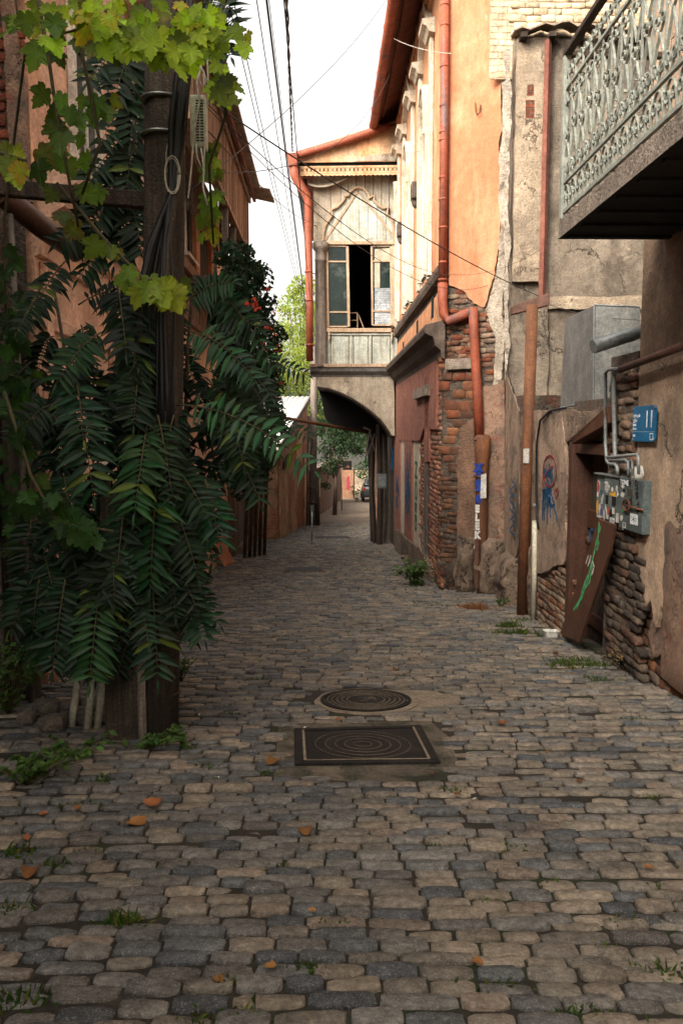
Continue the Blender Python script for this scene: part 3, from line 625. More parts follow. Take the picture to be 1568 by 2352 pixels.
for z in (d + .08, d + .4, d + .72): m.tube([RW.P(a, z, .06), RW.P(c, z, .06)], .012, 5)
m.build('grille', 'greywood', sh)
m = MB(); m.slab(RW, RW.uv(994, 880)[0], RW.uv(964, 880)[0], 2.25, 2.45, .02, .14); m.build('lintel', 'slab', T, bevel=.01)
m = MB(); strokes(m, RW, [[(931 + R.uniform(0, 11), y0_ := R.uniform(1030, 1150)), (931 + R.uniform(0, 11), y0_ + R.uniform(15, 60))] for _ in range(26)] + [[(908 + R.uniform(0, 7), y0_ := R.uniform(1090, 1150)), (908 + R.uniform(0, 7), y0_ + R.uniform(10, 50))] for _ in range(16)], .07, .056); m.build('graffiti', 'blue_spray', T)
text('graffiti', 'GSON', q(RW, 955, 1140, .022), (0, 0, 1), -RW.right, .62, 'dkgreen_spray', T, .9, .002, thick=.012)
m = MB(); m.slab(RW, RW.uv(908, 1000)[0], RW.uv(904, 1000)[0], RW.uv(906, 1078)[1], RW.uv(906, 1030)[1], .06, .08); m.build('street_plate', 'signblue', T)
# ledge between the storeys, vents, string course
uL = RW.uv(903, 850)[0]
m = MB(); m.sweep(RW, [(0, 2.78), (.05, 2.80), (.07, 2.92), (.16, 3.0), (.20, 3.14), (.33, 3.2), (.35, 3.28), (.33, 3.34), (0, 3.42)], -.12, uL); m.build('ledge', 'ledge', T, bevel=.006)
sheet(RW, [(1014, 662), (1014, 755), (903, 850), (914, 788)], .05, 'orange_side', T, 'frieze', amp=.015)
for (x, y) in ((1000, 706), (964, 757), (931, 803)):
    m = MB(); u, z = RW.uv(x, y); m.slab(RW, u - .17, u + .17, z - .19, z + .19, .03, .058); m.build('vent', 'nearblack', T)  # black plate painted as the shaded recess of each vent
m = MB(); m.sweep(RW, [(0, 4.12), (.10, 4.14), (.13, 4.22), (.13, 4.30), (0, 4.36)], -.05, uL); m.build('string_course', 'ledge', T)
# upper storey
m = MB(); m.slab(RW, -.02, 16.5, 4.36, 12.2, .004, .045); m.build('plaster', 'orange_side', T)
for (xa, xb, sp) in ((1000, 969, 7.0), (957, 933, 7.05), (924, 912, 7.05)):
    u0, _ = RW.uv(xa, 500); u1, _ = RW.uv(xb, 500); uc = (u0 + u1) / 2; hw = (u1 - u0) / 2 * .82; P = RW.P
    w = MB()
    for s in (-1, 1):
        w.slab(RW, uc + s * hw - .12, uc + s * hw + .12, 4.40, 8.5, .05, .12)
        w.slab(RW, uc + s * hw * .62 - .09, uc + s * hw * .62 + .09, 4.40, sp, .05, .085)
    wn_ = w.build('window', 'cream', T, bevel=.01)
    w = MB(); hw2 = hw * .55                                   # pointed arch head with dark glass under it
    prof = [(uc - hw2, 4.5), (uc - hw2, sp)] + [(uc - hw2 + hw2 * (1 - math.cos(rad(a))), sp + 1.0 * math.sin(rad(a)) ** .8) for a in (20, 45, 70, 90)] + [(uc + hw2 - hw2 * (1 - math.cos(rad(a))), sp + 1.0 * math.sin(rad(a)) ** .8) for a in (70, 45, 20)] + [(uc + hw2, sp), (uc + hw2, 4.5)]
    w.plate(RW, prof, .046, .054); w.build('pane', 'glass', wn_)
    w = MB(); w.ribbon([P(u, z, .05) for u, z in prof], .11, RW.n, .09)
    w.ribbon([P(u, z + .02, .05) for u, z in prof[1:-1]], .05, RW.n, .13); w.build('arch_frame', 'cream', wn_)
    w = MB()
    for k in (-.5, .5): w.slab(RW, uc + k * hw2 - hw2 * .42, uc + k * hw2 + hw2 * .42, 4.55, sp - .35, .055, .085)
    w.build('shutter', 'whitepaint', wn_)
    w = MB(); zc = 8.5
    w.sweep(RW, [(.05, zc), (.16, zc + .02), (.20, zc + .1), (.28, zc + .14), (.28, zc + .22), (.05, zc + .26)], uc - hw - .28, uc - hw + .28)
    w.sweep(RW, [(.05, zc), (.16, zc + .02), (.20, zc + .1), (.28, zc + .14), (.28, zc + .22), (.05, zc + .26)], uc + hw - .28, uc + hw + .28)
    for s in (-1, 1):
        w.ribbon([P(uc + s * hw, zc + .2, .05), P(uc + s * hw * .1, zc + .95, .05)], .14, RW.n, .1)
    w.build('hood_moulding', 'cream', wn_)
    w = MB(); uu, zz = u1 + .28, 6.5
    w.box(P(uu, zz, .12), .30, .16, .34, (RW.d, RW.n, Vector((0, 0, 1)))); w.lathe(P(uu, zz - .34, .1), [(.03, 0), (.08, .06), (.11, .17)], 8); w.build('bracket', 'ledge', wn_, bevel=.02)
m = MB()
for z, o in ((9.15, .09), (9.32, .12), (9.95, .16)): m.sweep(RW, [(.045, z), (o, z + .02), (o + .03, z + .1), (.045, z + .14)], -.1, 16)
m.build('string_course', 'orange_side', T)
for k in range(26): m = MB(); m.slab(RW, .2 + k * .6, .42 + k * .6, 9.62, 9.8, .045, .1); m.build('dentil', 'cream', T)
e = MB(); P = RW.P                                              # eave: boarded soffit, fascia, roof
e.hexa([P(-.3, 10.32, .0), P(15.4, 10.32, .0), P(15.4, 9.42, .62), P(-.3, 9.42, .62), P(-.3, 10.40, .0), P(15.4, 10.40, .0), P(15.4, 9.50, .62), P(-.3, 9.50, .62)]); e.build('soffit', 'eave', T)
e = MB()
for k in range(3): e.tube([P(-.3, 10.02 - .24 * k, .16 + .16 * k), P(15.4, 10.02 - .24 * k, .16 + .16 * k)], .02, 4)
e.build('soffit_batten', 'eave', T)
e = MB(); e.hexa([P(-.4, 9.52, .68), P(15.5, 9.52, .68), P(15.5, 13, -4.5), P(-.4, 13, -4.5), P(-.4, 9.58, .68), P(15.5, 9.58, .68), P(15.5, 13.08, -4.5), P(-.4, 13.08, -4.5)]); e.build('roof', 'roofred', T)
GU = thing('roof_gutter', tuple(P(0, 9.35, .70)), 'long red half-round gutter along the high eave of the orange house', 'gutter')
e = MB(); e.tube([P(-.4, 9.38, .72), P(6.0, 9.38, .72), P(9.2, 9.36, .72)], .105, 12); e.build('channel', 'redmetal', GU, True)
for k in range(9):
    e = MB(); e.tube([P(-.2 + k * 1.05, 9.38, .72), P(-.16 + k * 1.05, 9.38, .72)], .118, 12); e.build('bracket', 'redmetal', GU, True)

# ------------------------------------------------------------------ red downpipe on the corner
DPI = thing('downpipe', tuple(q(RF, 1100, 1350, .2)), 'red metal downpipe on the orange house corner, kinked sideways above the brickwork', 'drainpipe')
o = .13
e = MB(); pts = [q(RF, 1021, -70, o), q(RF, 1020, 300, o), q(RF, 1016, 655, o)]; e.tube(pts, .070, 14); e.build('pipe', 'redmetal', DPI, True)
for y in (8, 55, 150, 240, 300, 318, 405, 455, 520, 600, 640):
    x = 1021 - y / 655 * 5; e = MB(); e.tube([q(RF, x, y, o), q(RF, x, y + 5, o)], .0745, 14); e.build('collar', 'redmetal', DPI, True)
e = MB(); e.tube([q(RF, 1016, 650, o), q(RF, 1016, 690, o), q(RF, 1019, 722, o), q(RF, 1030, 737, o), q(RF, 1082, 716, o), ], .08, 14); e.build('elbow', 'redmetal', DPI, True)
e = MB(); e.tube([q(RF, 1086, 706, o), q(RF, 1088, 760, o), q(RF, 1096, 900, o), q(RF, 1100, 1000, o)], .076, 14); e.build('pipe', 'redmetal', DPI, True)
e = MB(); zt = q(RF, 1106, 1003, o); e.lathe(q(RF, 1104, 1260, o), [(.075, -.5), (.078, -.2), (.10, 0), (.105, (zt.z - q(RF, 1104, 1260, o).z) * .78), (.125, (zt.z - q(RF, 1104, 1260, o).z) * .84), (.13, zt.z - q(RF, 1104, 1260, o).z - .02), (.10, zt.z - q(RF, 1104, 1260, o).z + .03)], 16); ip = e.build('iron_pipe', 'rust', DPI, True)
e = MB(); e.tube([q(RF, 1097, 1240, .36), q(RF, 1096, 1350, .42)], .05, 4); e.build('outlet_channel', 'rustdark', DPI)
for y in (1008, 1092): 
    e = MB(); e.tube([q(RF, 1104, y, o), q(RF, 1104, y + 4, o)], .124, 14); e.build('clamp', 'rustdark', DPI, True)
n_ = Vector((-.25, -1, 0)).normalized(); rt = Vector((0, 0, 1)).cross(n_)
def onpipe(px, py, r=.108): c = q(RF, 1104, py, o); return c + n_ * r + rt * ((px - 1104) / F * 13.3)
for i, ch in enumerate('ELEKA'): text('graffiti', ch, onpipe(1097, 1168 + i * 20, .115 if i < 4 else .2), rt, (0, 0, 1), .155, 'white_spray', DPI, .8, .002, thick=.012)
for i, ch in enumerate('X8080'): text('graffiti', ch, onpipe(1100, 1074 + i * 18, .128 if i == 0 else .112), rt, (0, 0, 1), .15, 'royal_spray', DPI, 1.0, .002, thick=.018)
e = MB(); e.poly([onpipe(x, y, .124) for x, y in ((1106, 1090), (1118, 1086), (1118, 1142), (1104, 1144))], n_ * .003); e.build('torn_notice', 'paper', DPI)

# ================================================================== GREY HOUSE wall set back behind the low wall
GH = thing('grey_house', (2.62, 13.4, gz(2.62, 13.4)), 'grey and cream plastered house wall with cracked pilaster, set back behind the low wall', 'house')
m = MB(); prism(m, [(2.62, 13.4), (7.0, 13.2), (7.0, 13.59), (2.62, 13.59)], -2, 7.5); m.build('wall', 'grey_plaster', GH)
u0 = 0.0; u1 = RG.uv(1249, 400)[0]
m = MB(); m.plate(RG, jag([(.02, 3.9), (u1, 3.9), (u1, 7.48), (.02, 7.48)], .08, .012, (1,)), .004, .10); pil = m.build('pilaster', 'pale_plaster', GH)
m = MB(); m.plate(RG, jag(RG.pp([(1158, 112), (1171, 112), (1172, 300), (1166, 420), (1170, 560), (1164, 700), (1170, 790), (1158, 880)], .1), .05, .03), .102, .135); m.build('broken_plaster', 'lime', pil)
m = MB(); m.plate(RG, jag(RG.pp([(1166, 690), (1258, 690), (1258, 945), (1196, 950), (1165, 850)], .06), .08, .025), .004, .06); m.build('plaster', 'grey_plaster', GH)
for (x, y, w, h) in ((1215, 212, .10, .16), (1214, 255, .13, .26)): m = MB(); u, z = RG.uv(x, y); m.slab(RG, u - w / 2, u + w / 2, z - h / 2, z + h / 2, .09, .103); m.build('wall_slot', 'brickred', pil)
m = MB(); cr = RG.uv(1170, 118)[0]; vs = []
for k in range(41):
    u = -.05 + k * .115; z = 7.52 + .03 * math.sin(k * 2.1) + .10 * max(0, 1 - abs(k - 6) / 6)
    vs += [RG.P(u, z, .30), RG.P(u, z + .1, -.15)]
m.add(vs, [(2 * k, 2 * k + 2, 2 * k + 3, 2 * k + 1) for k in range(40)]); rr = m.build('roof_sheet', 'tile', GH); md = rr.modifiers.new('s', 'SOLIDIFY'); md.thickness = .02
for k in range(10): m = MB(); m.box(RG.P(.1 + k * .42, 7.46, .12), .1, .3, .07, (RG.d, RG.n, Vector((0, 0, 1)))); m.build('rafter_end', 'darkwood', GH)
zl = RG.uv(1350, 690)[1]
m = MB(); m.plate(RG, jag([(u1 + .1, zl - .13), (4.0, zl - .13), (4.0, zl + .06), (u1 + .1, zl + .06)], .07, .02), .004, .06); m.build('ledge', 'pale_plaster', GH)
m = MB()
for zz in (5.55, 5.0): m.slab(RG, 1.1, 4.2, zz, zz + .045, .004, .05)
m.build('iron_strip', 'rust', GH)

BP = thing('rainwater_pipe', tuple(q(RG, 1245, 680, .1)), 'slim dark brown square rainwater pipe running down the pilaster edge of the grey house', 'drainpipe')
m = MB(); a = q(RG, 1259, 90, .14); c = q(RG, 1244, 684, .14); m.tube([a, c], .055, 4); m.build('pipe', 'eave', BP)
# wooden bracket and leaning rusty post
LC = Pl(2.62, 13.4, 2.51, 11.9, (0, 12)); LW = street(2.75, 11.9, 7.46)
bk = MB(); A = at(1176, 706, 11.5); Bb = at(1262, 684, 11.2); bk.hexa([A + Vector((0, 0, -.09)), Bb + Vector((0, 0, -.09)), Bb + Vector((0, .16, -.09)), A + Vector((0, .16, -.09)), A + Vector((0, 0, .02)), Bb + Vector((0, 0, .07)), Bb + Vector((0, .16, .07)), A + Vector((0, .16, .02))])
props(bk.build('timber_bracket', 'rustdark', loc=A, bevel=.01), 'short charred rust-brown beam sitting on top of the rusty post, under the brown pipe', 'beam')
RP = MB(); p0 = at(1222, 700, 11.2); g0 = onG(1199, 1408); p1 = at(1199, 1410, 11.15)
RP.tube([p1 + Vector((0, 0, -.1)), p1.lerp(p0, .5), p0], .075, 14)
rp = RP.build('rusty_post', 'rust', loc=p1, smooth=True); props(rp, 'tall rust-orange iron pipe post leaning against the low wall, with a small paper sticker', 'post')
m = MB(); c = at(1208, 1047, 11.09); m.box(c, .075, .01, .19); m.build('sticker', 'paper', rp)

# ================================================================== LOW WALL WITH THE DOOR
LO = thing('courtyard_wall', (2.55, 10, gz(2.55, 10)), 'low crumbling plastered wall with brown timber door, between the rusty post and the beige house', 'wall')
def foot(C, y0, y1, back): return [(C + DX * y0, y0), (C + DX * y1, y1), (C + DX * y1 + back, y1), (C + DX * y0 + back, y0)]
uD0, uD1 = LW.uv(1312, 1200)[0], LW.uv(1392, 1200)[0]            # door opening
zt_l = 1.92
m = MB(); prism(m, foot(2.75, 11.9, 11.9 - uD0, .5), -1.6, zt_l - .06); prism(m, foot(2.75, 11.9 - uD1, 7.5, .5), -1.6, 2.3); prism(m, foot(2.75, 11.9 - uD0, 11.9 - uD1, .5), 1.5, zt_l); prism(m, [(2.62, 13.38), (2.51, 11.9), (3.1, 11.9), (3.2, 13.2)], -1.8, 2.1)
m.build('wall', 'mortar', LO)
sheet(LC, [(1159, 850), (1192, 945), (1192, 1240), (1180, 1300), (1159, 1290)], .014, 'lowplaster', LO, amp=.05)
sheet(LW, [(1228, 944), (1288, 944), (1292, 985), (1300, 1100), (1296, 1200), (1306, 1265), (1296, 1290), (1276, 1300), (1262, 1310), (1240, 1318), (1228, 1318)], .045, 'lowplaster', LO, amp=.025)
sheet(LW, [(1228, 945), (1392, 940), (1394, 968), (1300, 1012), (1290, 985), (1228, 958)], .035, 'render_lump', LO, 'coping', amp=.03)
sheet(LW, [(1192, 945), (1230, 945), (1230, 1415), (1192, 1400)], .014, 'render_lump', LO, 'dark_render', amp=.04)
lump(LW, 1212, 1330, .7, 1.0, .10, LO, 'render_lump', seed=21); lump(LC, 1175, 1340, 1.2, .9, .25, LO, 'render_lump', seed=25)
courses('brickwork', LW, LW.pp([(1226, 1322), (1262, 1316), (1300, 1290), (1312, 1300), (1310, 1475), (1226, 1432)]), LO, STN + BRK[3:], bw=(.2, .3), bh=.075, proud=.075, o=0, drop=.05, jit=.06, sup=4)
courses('brickwork', LW, LW.pp([(1290, 985), (1312, 985), (1312, 1290), (1298, 1290), (1302, 1200)]), LO, [(.14, .11, .085), (.19, .14, .10), (.11, .085, .07)], bw=(.14, .24), bh=.07, proud=.05, o=0, drop=.08, jit=.1, sup=3)
courses('brickwork', LW, LW.pp([(1394, 890), (1458, 830), (1458, 1060), (1440, 1080), (1396, 1075)]), LO, STN + BRK[3:4], bw=(.14, .26), bh=.07, proud=.07, o=0, drop=.15, jit=.07, sup=4, wob=.01)
courses('brickwork', LW, LW.pp([(1394, 1190), (1470, 1190), (1480, 1590), (1394, 1500)]), LO, [(.085, .066, .052), (.12, .09, .065), (.065, .052, .043), (.11, .06, .04)], bw=(.17, .27), bh=.075, proud=.085, o=0.0, drop=.06, jit=.06, sup=4, wob=.008)
P = LW.P; zb = gz(2.6, 9.2)
d = MB(); zt = 1.48
d.slab(LW, uD0, uD0 + .13, zb, zt, -.24, .05); d.slab(LW, uD1 - .07, uD1, zb, zt, -.24, -.05); d.slab(LW, uD0 + .132, uD1 - .072, zt - .12, zt, -.24, .02); dr = d.build('door_frame', 'doorwood', LO, bevel=.008)
d = MB(); n = 5
for k in range(n):
    a0 = uD0 + .13 + (uD1 - uD0 - .2) * k / n; d.slab(LW, a0 + .004, a0 + (uD1 - uD0 - .2) / n - .004, zb, zt - .12, -.22, -.17)
dl = d.build('door', 'darkwood', LO, bevel=.006)
d = MB(); d.slab(LW, uD0 + .14, uD1 - .08, .55, .75, -.168, -.13); d.slab(LW, uD0 + .14, uD1 - .08, -.5, -.36, -.168, -.13); d.build('rail', 'doorwood', dl, bevel=.006)
d = MB(); d.lathe(P(uD0 + .3, .42, -.17), [(.025, 0), (.025, .04), (.05, .06), (.045, .09)], 12, LW.n); d.build('handle', 'rustdark', dl, True)
text('graffiti', 'GRU', P(uD1 - .11, .55, .07), LW.right, (0, 0, 1), .2, 'blue_spray', LO, .9, .002)
d = MB(); A = q(LW, 1313, 1020, .14); Bq = q(LW, 1396, 972, .10); up = Vector((0, 0, 1)); nn = LW.n
d.hexa([A, Bq, Bq - nn * .28, A - nn * .28, A + up * .06 + nn * .02, Bq + up * .16 + nn * .02, Bq - nn * .28 + up * .16, A - nn * .28 + up * .06]); d.build('door_hood', 'plank_red', LO, bevel=.008)
m = MB(); p = [onG(*x) for x in ((1325, 1478), (1395, 1500), (1365, 1512), (1270, 1452 + 20))]
m.poly([v + Vector((0, 0, .0)) for v in (onG(1300, 1472), onG(1382, 1508), onG(1392, 1480), onG(1330, 1450))], (0, 0, .05)); m.build('doorstep', 'concrete', LO, bevel=.01)
# painted figure and heart on the plaster
m = MB(); o = .052
strokes(m, LW, [[(1247 + R.uniform(0, 22), y0_ := R.uniform(1060, 1150)), (1247 + R.uniform(0, 22), y0_ + R.uniform(8, 26))] for _ in range(30)] + [[(1245 + R.uniform(0, 8), y0_ := R.uniform(1120, 1175)), (1245 + R.uniform(0, 6), y0_ + R.uniform(15, 34))] for _ in range(14)] + [[(1262, 1130), (1264, 1190)], [(1256, 1140), (1257, 1205)], [(1272, 1165), (1277, 1182), (1279, 1202)], [(1250, 1128), (1262, 1122), (1270, 1150), (1274, 1160), (1262, 1163)]], .035, o)
m.build('graffiti', 'blue_spray', LO)
m = MB(); strokes(m, LW, [[(1262 + 15 * math.cos(rad(a)), 1082 + 36 * math.sin(rad(a))) for a in range(0, 361, 24)], [(1276, 1122), (1273, 1132), (1277, 1146), (1282, 1128), (1280, 1120), (1276, 1128)], [(1250, 1095), (1262, 1075), (1270, 1070)], [(1247, 1082), (1246, 1110), (1250, 1122)]], .022, o + .004); m.build('graffiti', 'red_spray', LO)
m = MB(); strokes(m, LC, [[(1176 + 6 * math.sin(k + i * 2.2), 1105 + i * 30 + k * 5) for k in range(8)] for i in range(4)], .03, .05); m.build('graffiti', 'blue_spray', LO)

# ================================================================== BEIGE HOUSE (right edge) and its balcony
BH = thing('beige_house', (2.6, 7, gz(2.6, 7)), 'beige roughcast house at the right edge, cracked and broken away to brick at the bottom', 'house')
BWp = street(2.75, 7.46, -16)
m = MB(); prism(m, foot(2.83, 7.46, -16, 6), -1.2, 11); m.build('wall', 'mortar', BH)  # body carried on unseen behind the camera and raised to block skylight
m = MB(); pz = [(0, -.05), (.10, .0), (.22, .05), (.34, -.18), (.40, .12), (.52, .16), (.60, -.1), (.7, .2), (1.3, .1), (2.2, -.1), (4, -.15), (14.2, -.1), (14.2, 10.9), (0, 10.9)]
m.plate(BWp, jag([(0, .38), (.22, .30), (.30, .05), (.42, .22), (.56, -.02), (.64, .18), (.9, .0), (1.2, -.2), (23.2, -.2), (23.2, 10.9), (0, 10.9)], .06, .035, (8, 9, 10)), -.075, -.0); m.build('plaster', 'beige', BH)
m = MB(); m.plate(BWp, jag([(.30, -.15), (.45, -.3), (.75, -.12), (1.3, -.25), (3.2, -.1), (3.2, .6), (1.2, .5), (.9, .35), (.62, .30), (.45, .1)], .06, .04), -.07, -.035); m.build('patched_render', 'salmon', BH)
courses('brickwork', BWp, [(0, -.9), (.5, -.9), (3, -.7), (3, .1), (1.1, .15), (.0, .7)], BH, BRK[3:] + [(.2, .09, .055), (.15, .11, .085), (.18, .10, .07)], bw=(.2, .27), bh=.085, proud=.055, o=-.07, drop=.05, jit=.1, sup=3)
lump(BWp, 1590, 1400, 1.2, 1.4, .05, BH, 'salmon', seed=15)
# balcony
BC = Pl(1.89 + DX * 7.0, 7.0, 1.89 + DX * 4.6, 4.6); P = BC.P; UP = Vector((0, 0, 1))
zB = 1.6 + (990 - 562) / F * 7.0; Lb = BC.L; dep = .9
BA = thing('balcony', tuple(P(1.2, zB, -.4)), 'crumbling concrete balcony with pale green wrought-iron scroll railing on the beige house', 'balcony')
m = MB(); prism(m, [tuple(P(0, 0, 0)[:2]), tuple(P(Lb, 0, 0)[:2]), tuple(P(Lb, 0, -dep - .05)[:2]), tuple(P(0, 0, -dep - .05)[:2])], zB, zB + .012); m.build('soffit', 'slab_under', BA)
m = MB(); nu = 60; vs = []
for i in range(nu + 1):
    u = Lb * i / nu; e1_ = .015 * noise.noise((u * 7, 1, 2)) + .02 * noise.noise((u * 23, 5, 2)); vs += [P(u, zB, 0.002), P(u, zB + .145 + e1_, .0 + e1_ * .6), P(u, zB + .15 + e1_, -.12), P(u, zB + .15, -dep)]
m.add(vs, [(i * 4 + k, i * 4 + 4 + k, i * 4 + 5 + k, i * 4 + 1 + k) for i in range(nu) for k in range(3)] + [(0, 1, 2, 3), (nu * 4 + 3, nu * 4 + 2, nu * 4 + 1, nu * 4)]); m.build('slab', 'slab', BA)
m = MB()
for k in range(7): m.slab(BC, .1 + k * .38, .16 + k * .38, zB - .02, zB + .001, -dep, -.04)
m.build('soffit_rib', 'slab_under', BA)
m = MB(); m.box(P(Lb + .02, zB + .09, -.1), .10, .2, .17, (BC.d, BC.n, UP)); m.build('iron_bracket', 'rust', BA, bevel=.01)
zr0 = zB + .20; zr1 = zB + 1.40; bb0 = zr0 + .23; bt0 = zr1 - .25
def railing(pl, L, name_len, o=-.03):
    P = pl.P; m = MB(); 
    m.slab(pl, 0, L, zr1, zr1 + .045, o - .03, o + .03); m.build('handrail', 'darkwood', BA, bevel=.008)
    m = MB(); m.slab(pl, 0, L, zr0 - .012, zr0 + .012, o - .014, o + .014); m.slab(pl, 0, L, bb0 - .01, bb0 + .01, o - .012, o + .012); m.slab(pl, 0, L, bt0 - .01, bt0 + .01, o - .012, o + .012); m.build('rail', 'railpaint', BA)
    n = max(2, round(L / .19)); st_ = L / n; bars = MB(); scr = MB(); T2 = .016
    def curl(c, r0, a0, turn, sgn, base):      # ribbon scroll: starts at base, winds in around c
        pts = [base]
        for i in range(13):
            t = i / 12; a = a0 + sgn * turn * t; r = r0 * (1 - .62 * t); pts.append((c[0] + r * math.cos(a), c[1] + r * math.sin(a)))
        return pts
    def add(pts2, w=.0065):
        p3 = [P(u, z, o - T2 / 2) for u, z in pts2]; scr.ribbon(p3, w, pl.n, T2)
    for k in range(n + 1):
        u = k * st_
        bars.slab(pl, max(0, u - .0065), min(L, u + .0065), bb0, bt0, o - .0065, o + .0065)
    for k in range(n):
        u = (k + .5) * st_; r = st_ * .24; s = 1 if k % 2 else -1
        H = bt0 - bb0; zm = bb0 + H * (.50 if k % 2 else .42)
        for sg in (-1, 1):                      # paired C-scrolls: pointed leaf, curls at top and bottom
            add(curl((u + sg * r, bb0 + .10), r, rad(90 - sg * 90), rad(400), -sg, (u + sg * .004, zm)) if True else [])
            add(curl((u + sg * r, bt0 - .10), r, rad(90 - sg * 90), rad(400), sg, (u + sg * .004, zm + .10)))
            add(curl((u + sg * r * .9, zm + .06), r * .85, rad(-90), rad(420), sg, (u, zm - .02)))
            add([(u, bb0 + .02), (u + sg * st_ * .42, bb0 + H * .22), (u + sg * .006, zm - .03)], .006)
            add(curl((u + sg * r, zr0 + .12), r, rad(180 if sg > 0 else 0), rad(430), sg, (u - sg * r * .2, zr0 + .01)))
            add(curl((u + sg * r, bt0 + .12), r, rad(180 if sg > 0 else 0), rad(430), sg, (u - sg * r * .2, bt0 + .01)))
        add([(u - st_ * .5, zr0)] + [(u + st_ * .5 * math.cos(rad(180 - a)), zr0 + .2 * math.sin(rad(a))) for a in range(15, 180, 15)] + [(u + st_ * .5, zr0)], .008)
    bars.build('bar', 'railpaint', BA); scr.build('scrollwork', 'railpaint', BA)
railing(BC, Lb, 'front')
end = Pl(*P(0, 0, -.03)[:2], *P(0, 0, -dep)[:2], (P(0, 0, 0).x, 12)); railing(end, dep - .03, 'end', 0)
end2 = Pl(*P(Lb, 0, -.03)[:2], *P(Lb, 0, -dep)[:2], (0, 0)); railing(end2, dep - .03, 'end', 0)
for u in (0.02, Lb - .02):
    m = MB(); m.box(P(u, zB + .15 + .63, -.03), .055, .055, 1.26, (BC.d, BC.n, UP)); m.build('corner_post', 'railpaint', BA, bevel=.004)

# ------------------------------------------------------------------ things on the beige house
SG = Pl(2.74 + DX * 7.46, 7.46, 2.74, 0)
u0, z1 = SG.uv(1461, 934); u1, z0 = SG.uv(1512, 1015)
sg = thing('house_number_sign', tuple(SG.P((u0 + u1) / 2, z0, 0)), 'blue enamel street sign with white number 11 on the beige wall', 'sign')
m = MB(); c = .03; m.plate(SG, [(u0 + c, z0), (u1 - c, z0), (u1, z0 + c), (u1, z1 - c), (u1 - c, z1), (u0 + c, z1), (u0, z1 - c), (u0, z0 + c)], .02, .03); m.build('plate', 'signblue', sg, bevel=.002)
wS, hS = u1 - u0, z1 - z0; SP = lambda a, b_: SG.P(u0 + a * wS, z0 + b_ * hS, .0325)
text('house_number', '11', SP(.74, .60), SG.right, UP, hS * .68, 'signwhite', sg, .95, .001, thick=.001)
for i, (s, y, k) in enumerate((('ბესიკის', .73, .8), ('ქუჩა', .595, .8), ('Besiki', .47, .66), ('Street', .36, .66), ('0105', .16, .62))):
    text('lettering', s, SP(.05, y), SG.right, UP, hS * .15 * k, 'signwhite', sg, 1.05 if i < 4 else 1.0, .001, 'LEFT')
m = MB(); m.slab(SG, u0 + .02 * wS, u0 + .97 * wS, z0 + .272 * hS, z0 + .279 * hS, .03, .032)
a0, a1, b0_, b1_ = u0 + .78 * wS, u0 + .92 * wS, z0 + .05 * hS, z0 + .235 * hS
for (A, Bq) in (((a0, b0_), (a1, b0_ + .006)), ((a0, b1_ - .006), (a1, b1_)), ((a0, b0_), (a0 + .006, b1_)), ((a1 - .006, b0_), (a1, b1_))): m.slab(SG, A[0], Bq[0], A[1], Bq[1], .03, .032)
m.build('rule', 'signwhite', sg)
m = MB()
for (a, b_) in ((.05, .93), (.95, .93), (.05, .06), (.95, .06)): m.lathe(SG.P(u0 + a * wS, z0 + b_ * hS, .03), [(.012, 0), (.010, .006), (0.002, .008)], 8, SG.n)
m.build('screw', 'zinc', sg, True)

# metal duct box over the low wall
x0 = 2.87
bx = MB(); f0 = at(1365, 700, 9.1); f0b = at(1363, 922, 9.1); bk0 = at(1297, 732, 10.3); bkb = at(1286, 936, 10.3); rt0 = at(1470, 704, 9.0); rtb = at(1470, 922, 9.0)
off = Vector((1.3, .9, 0)); bx.hexa([f0b, rtb, rtb + Vector((0, 1.4, 0)), bkb, f0, rt0, rt0 + Vector((0, 1.4, 0)), bk0])
vb = thing('metal_duct_box', tuple(f0b), 'large angular galvanised sheet metal box hung above the low wall beside the beige house', 'metal box'); bx.build('casing', 'galv', vb, bevel=.006)
m = MB(); m.tube([f0b + Vector((-.004, -.004, 0)), f0 + Vector((-.004, -.004, 0))], .010, 6); m.tube([f0, rt0], .009, 6); m.tube([f0b, rtb], .009, 6); m.tube([bkb, f0b], .009, 6); m.build('seam', 'zinc', vb)
# stove pipe
sv = thing('stove_pipe', tuple(at(1400, 785, 7.9)), 'short grey metal flue pipe poking out from behind the beige wall corner', 'pipe')
a, c = at(1362, 796, 7.75), at(1478, 758, 7.85); m = MB(); ax = (c - a).normalized(); m.lathe(a, [(.056, 0), (.064, 0), (.064, .34), (.067, .345), (.067, .40), (.064, .41), (.064, (c - a).length), (.056, (c - a).length)], 20, ax); m.build('pipe', 'zinc', sv, True)
m = MB(); m.lathe(a, [(.055, .012), (.02, .016)], 16, ax); m.build('bore', 'nearblack', sv)  # black disc stands for the unlit inside of the flue
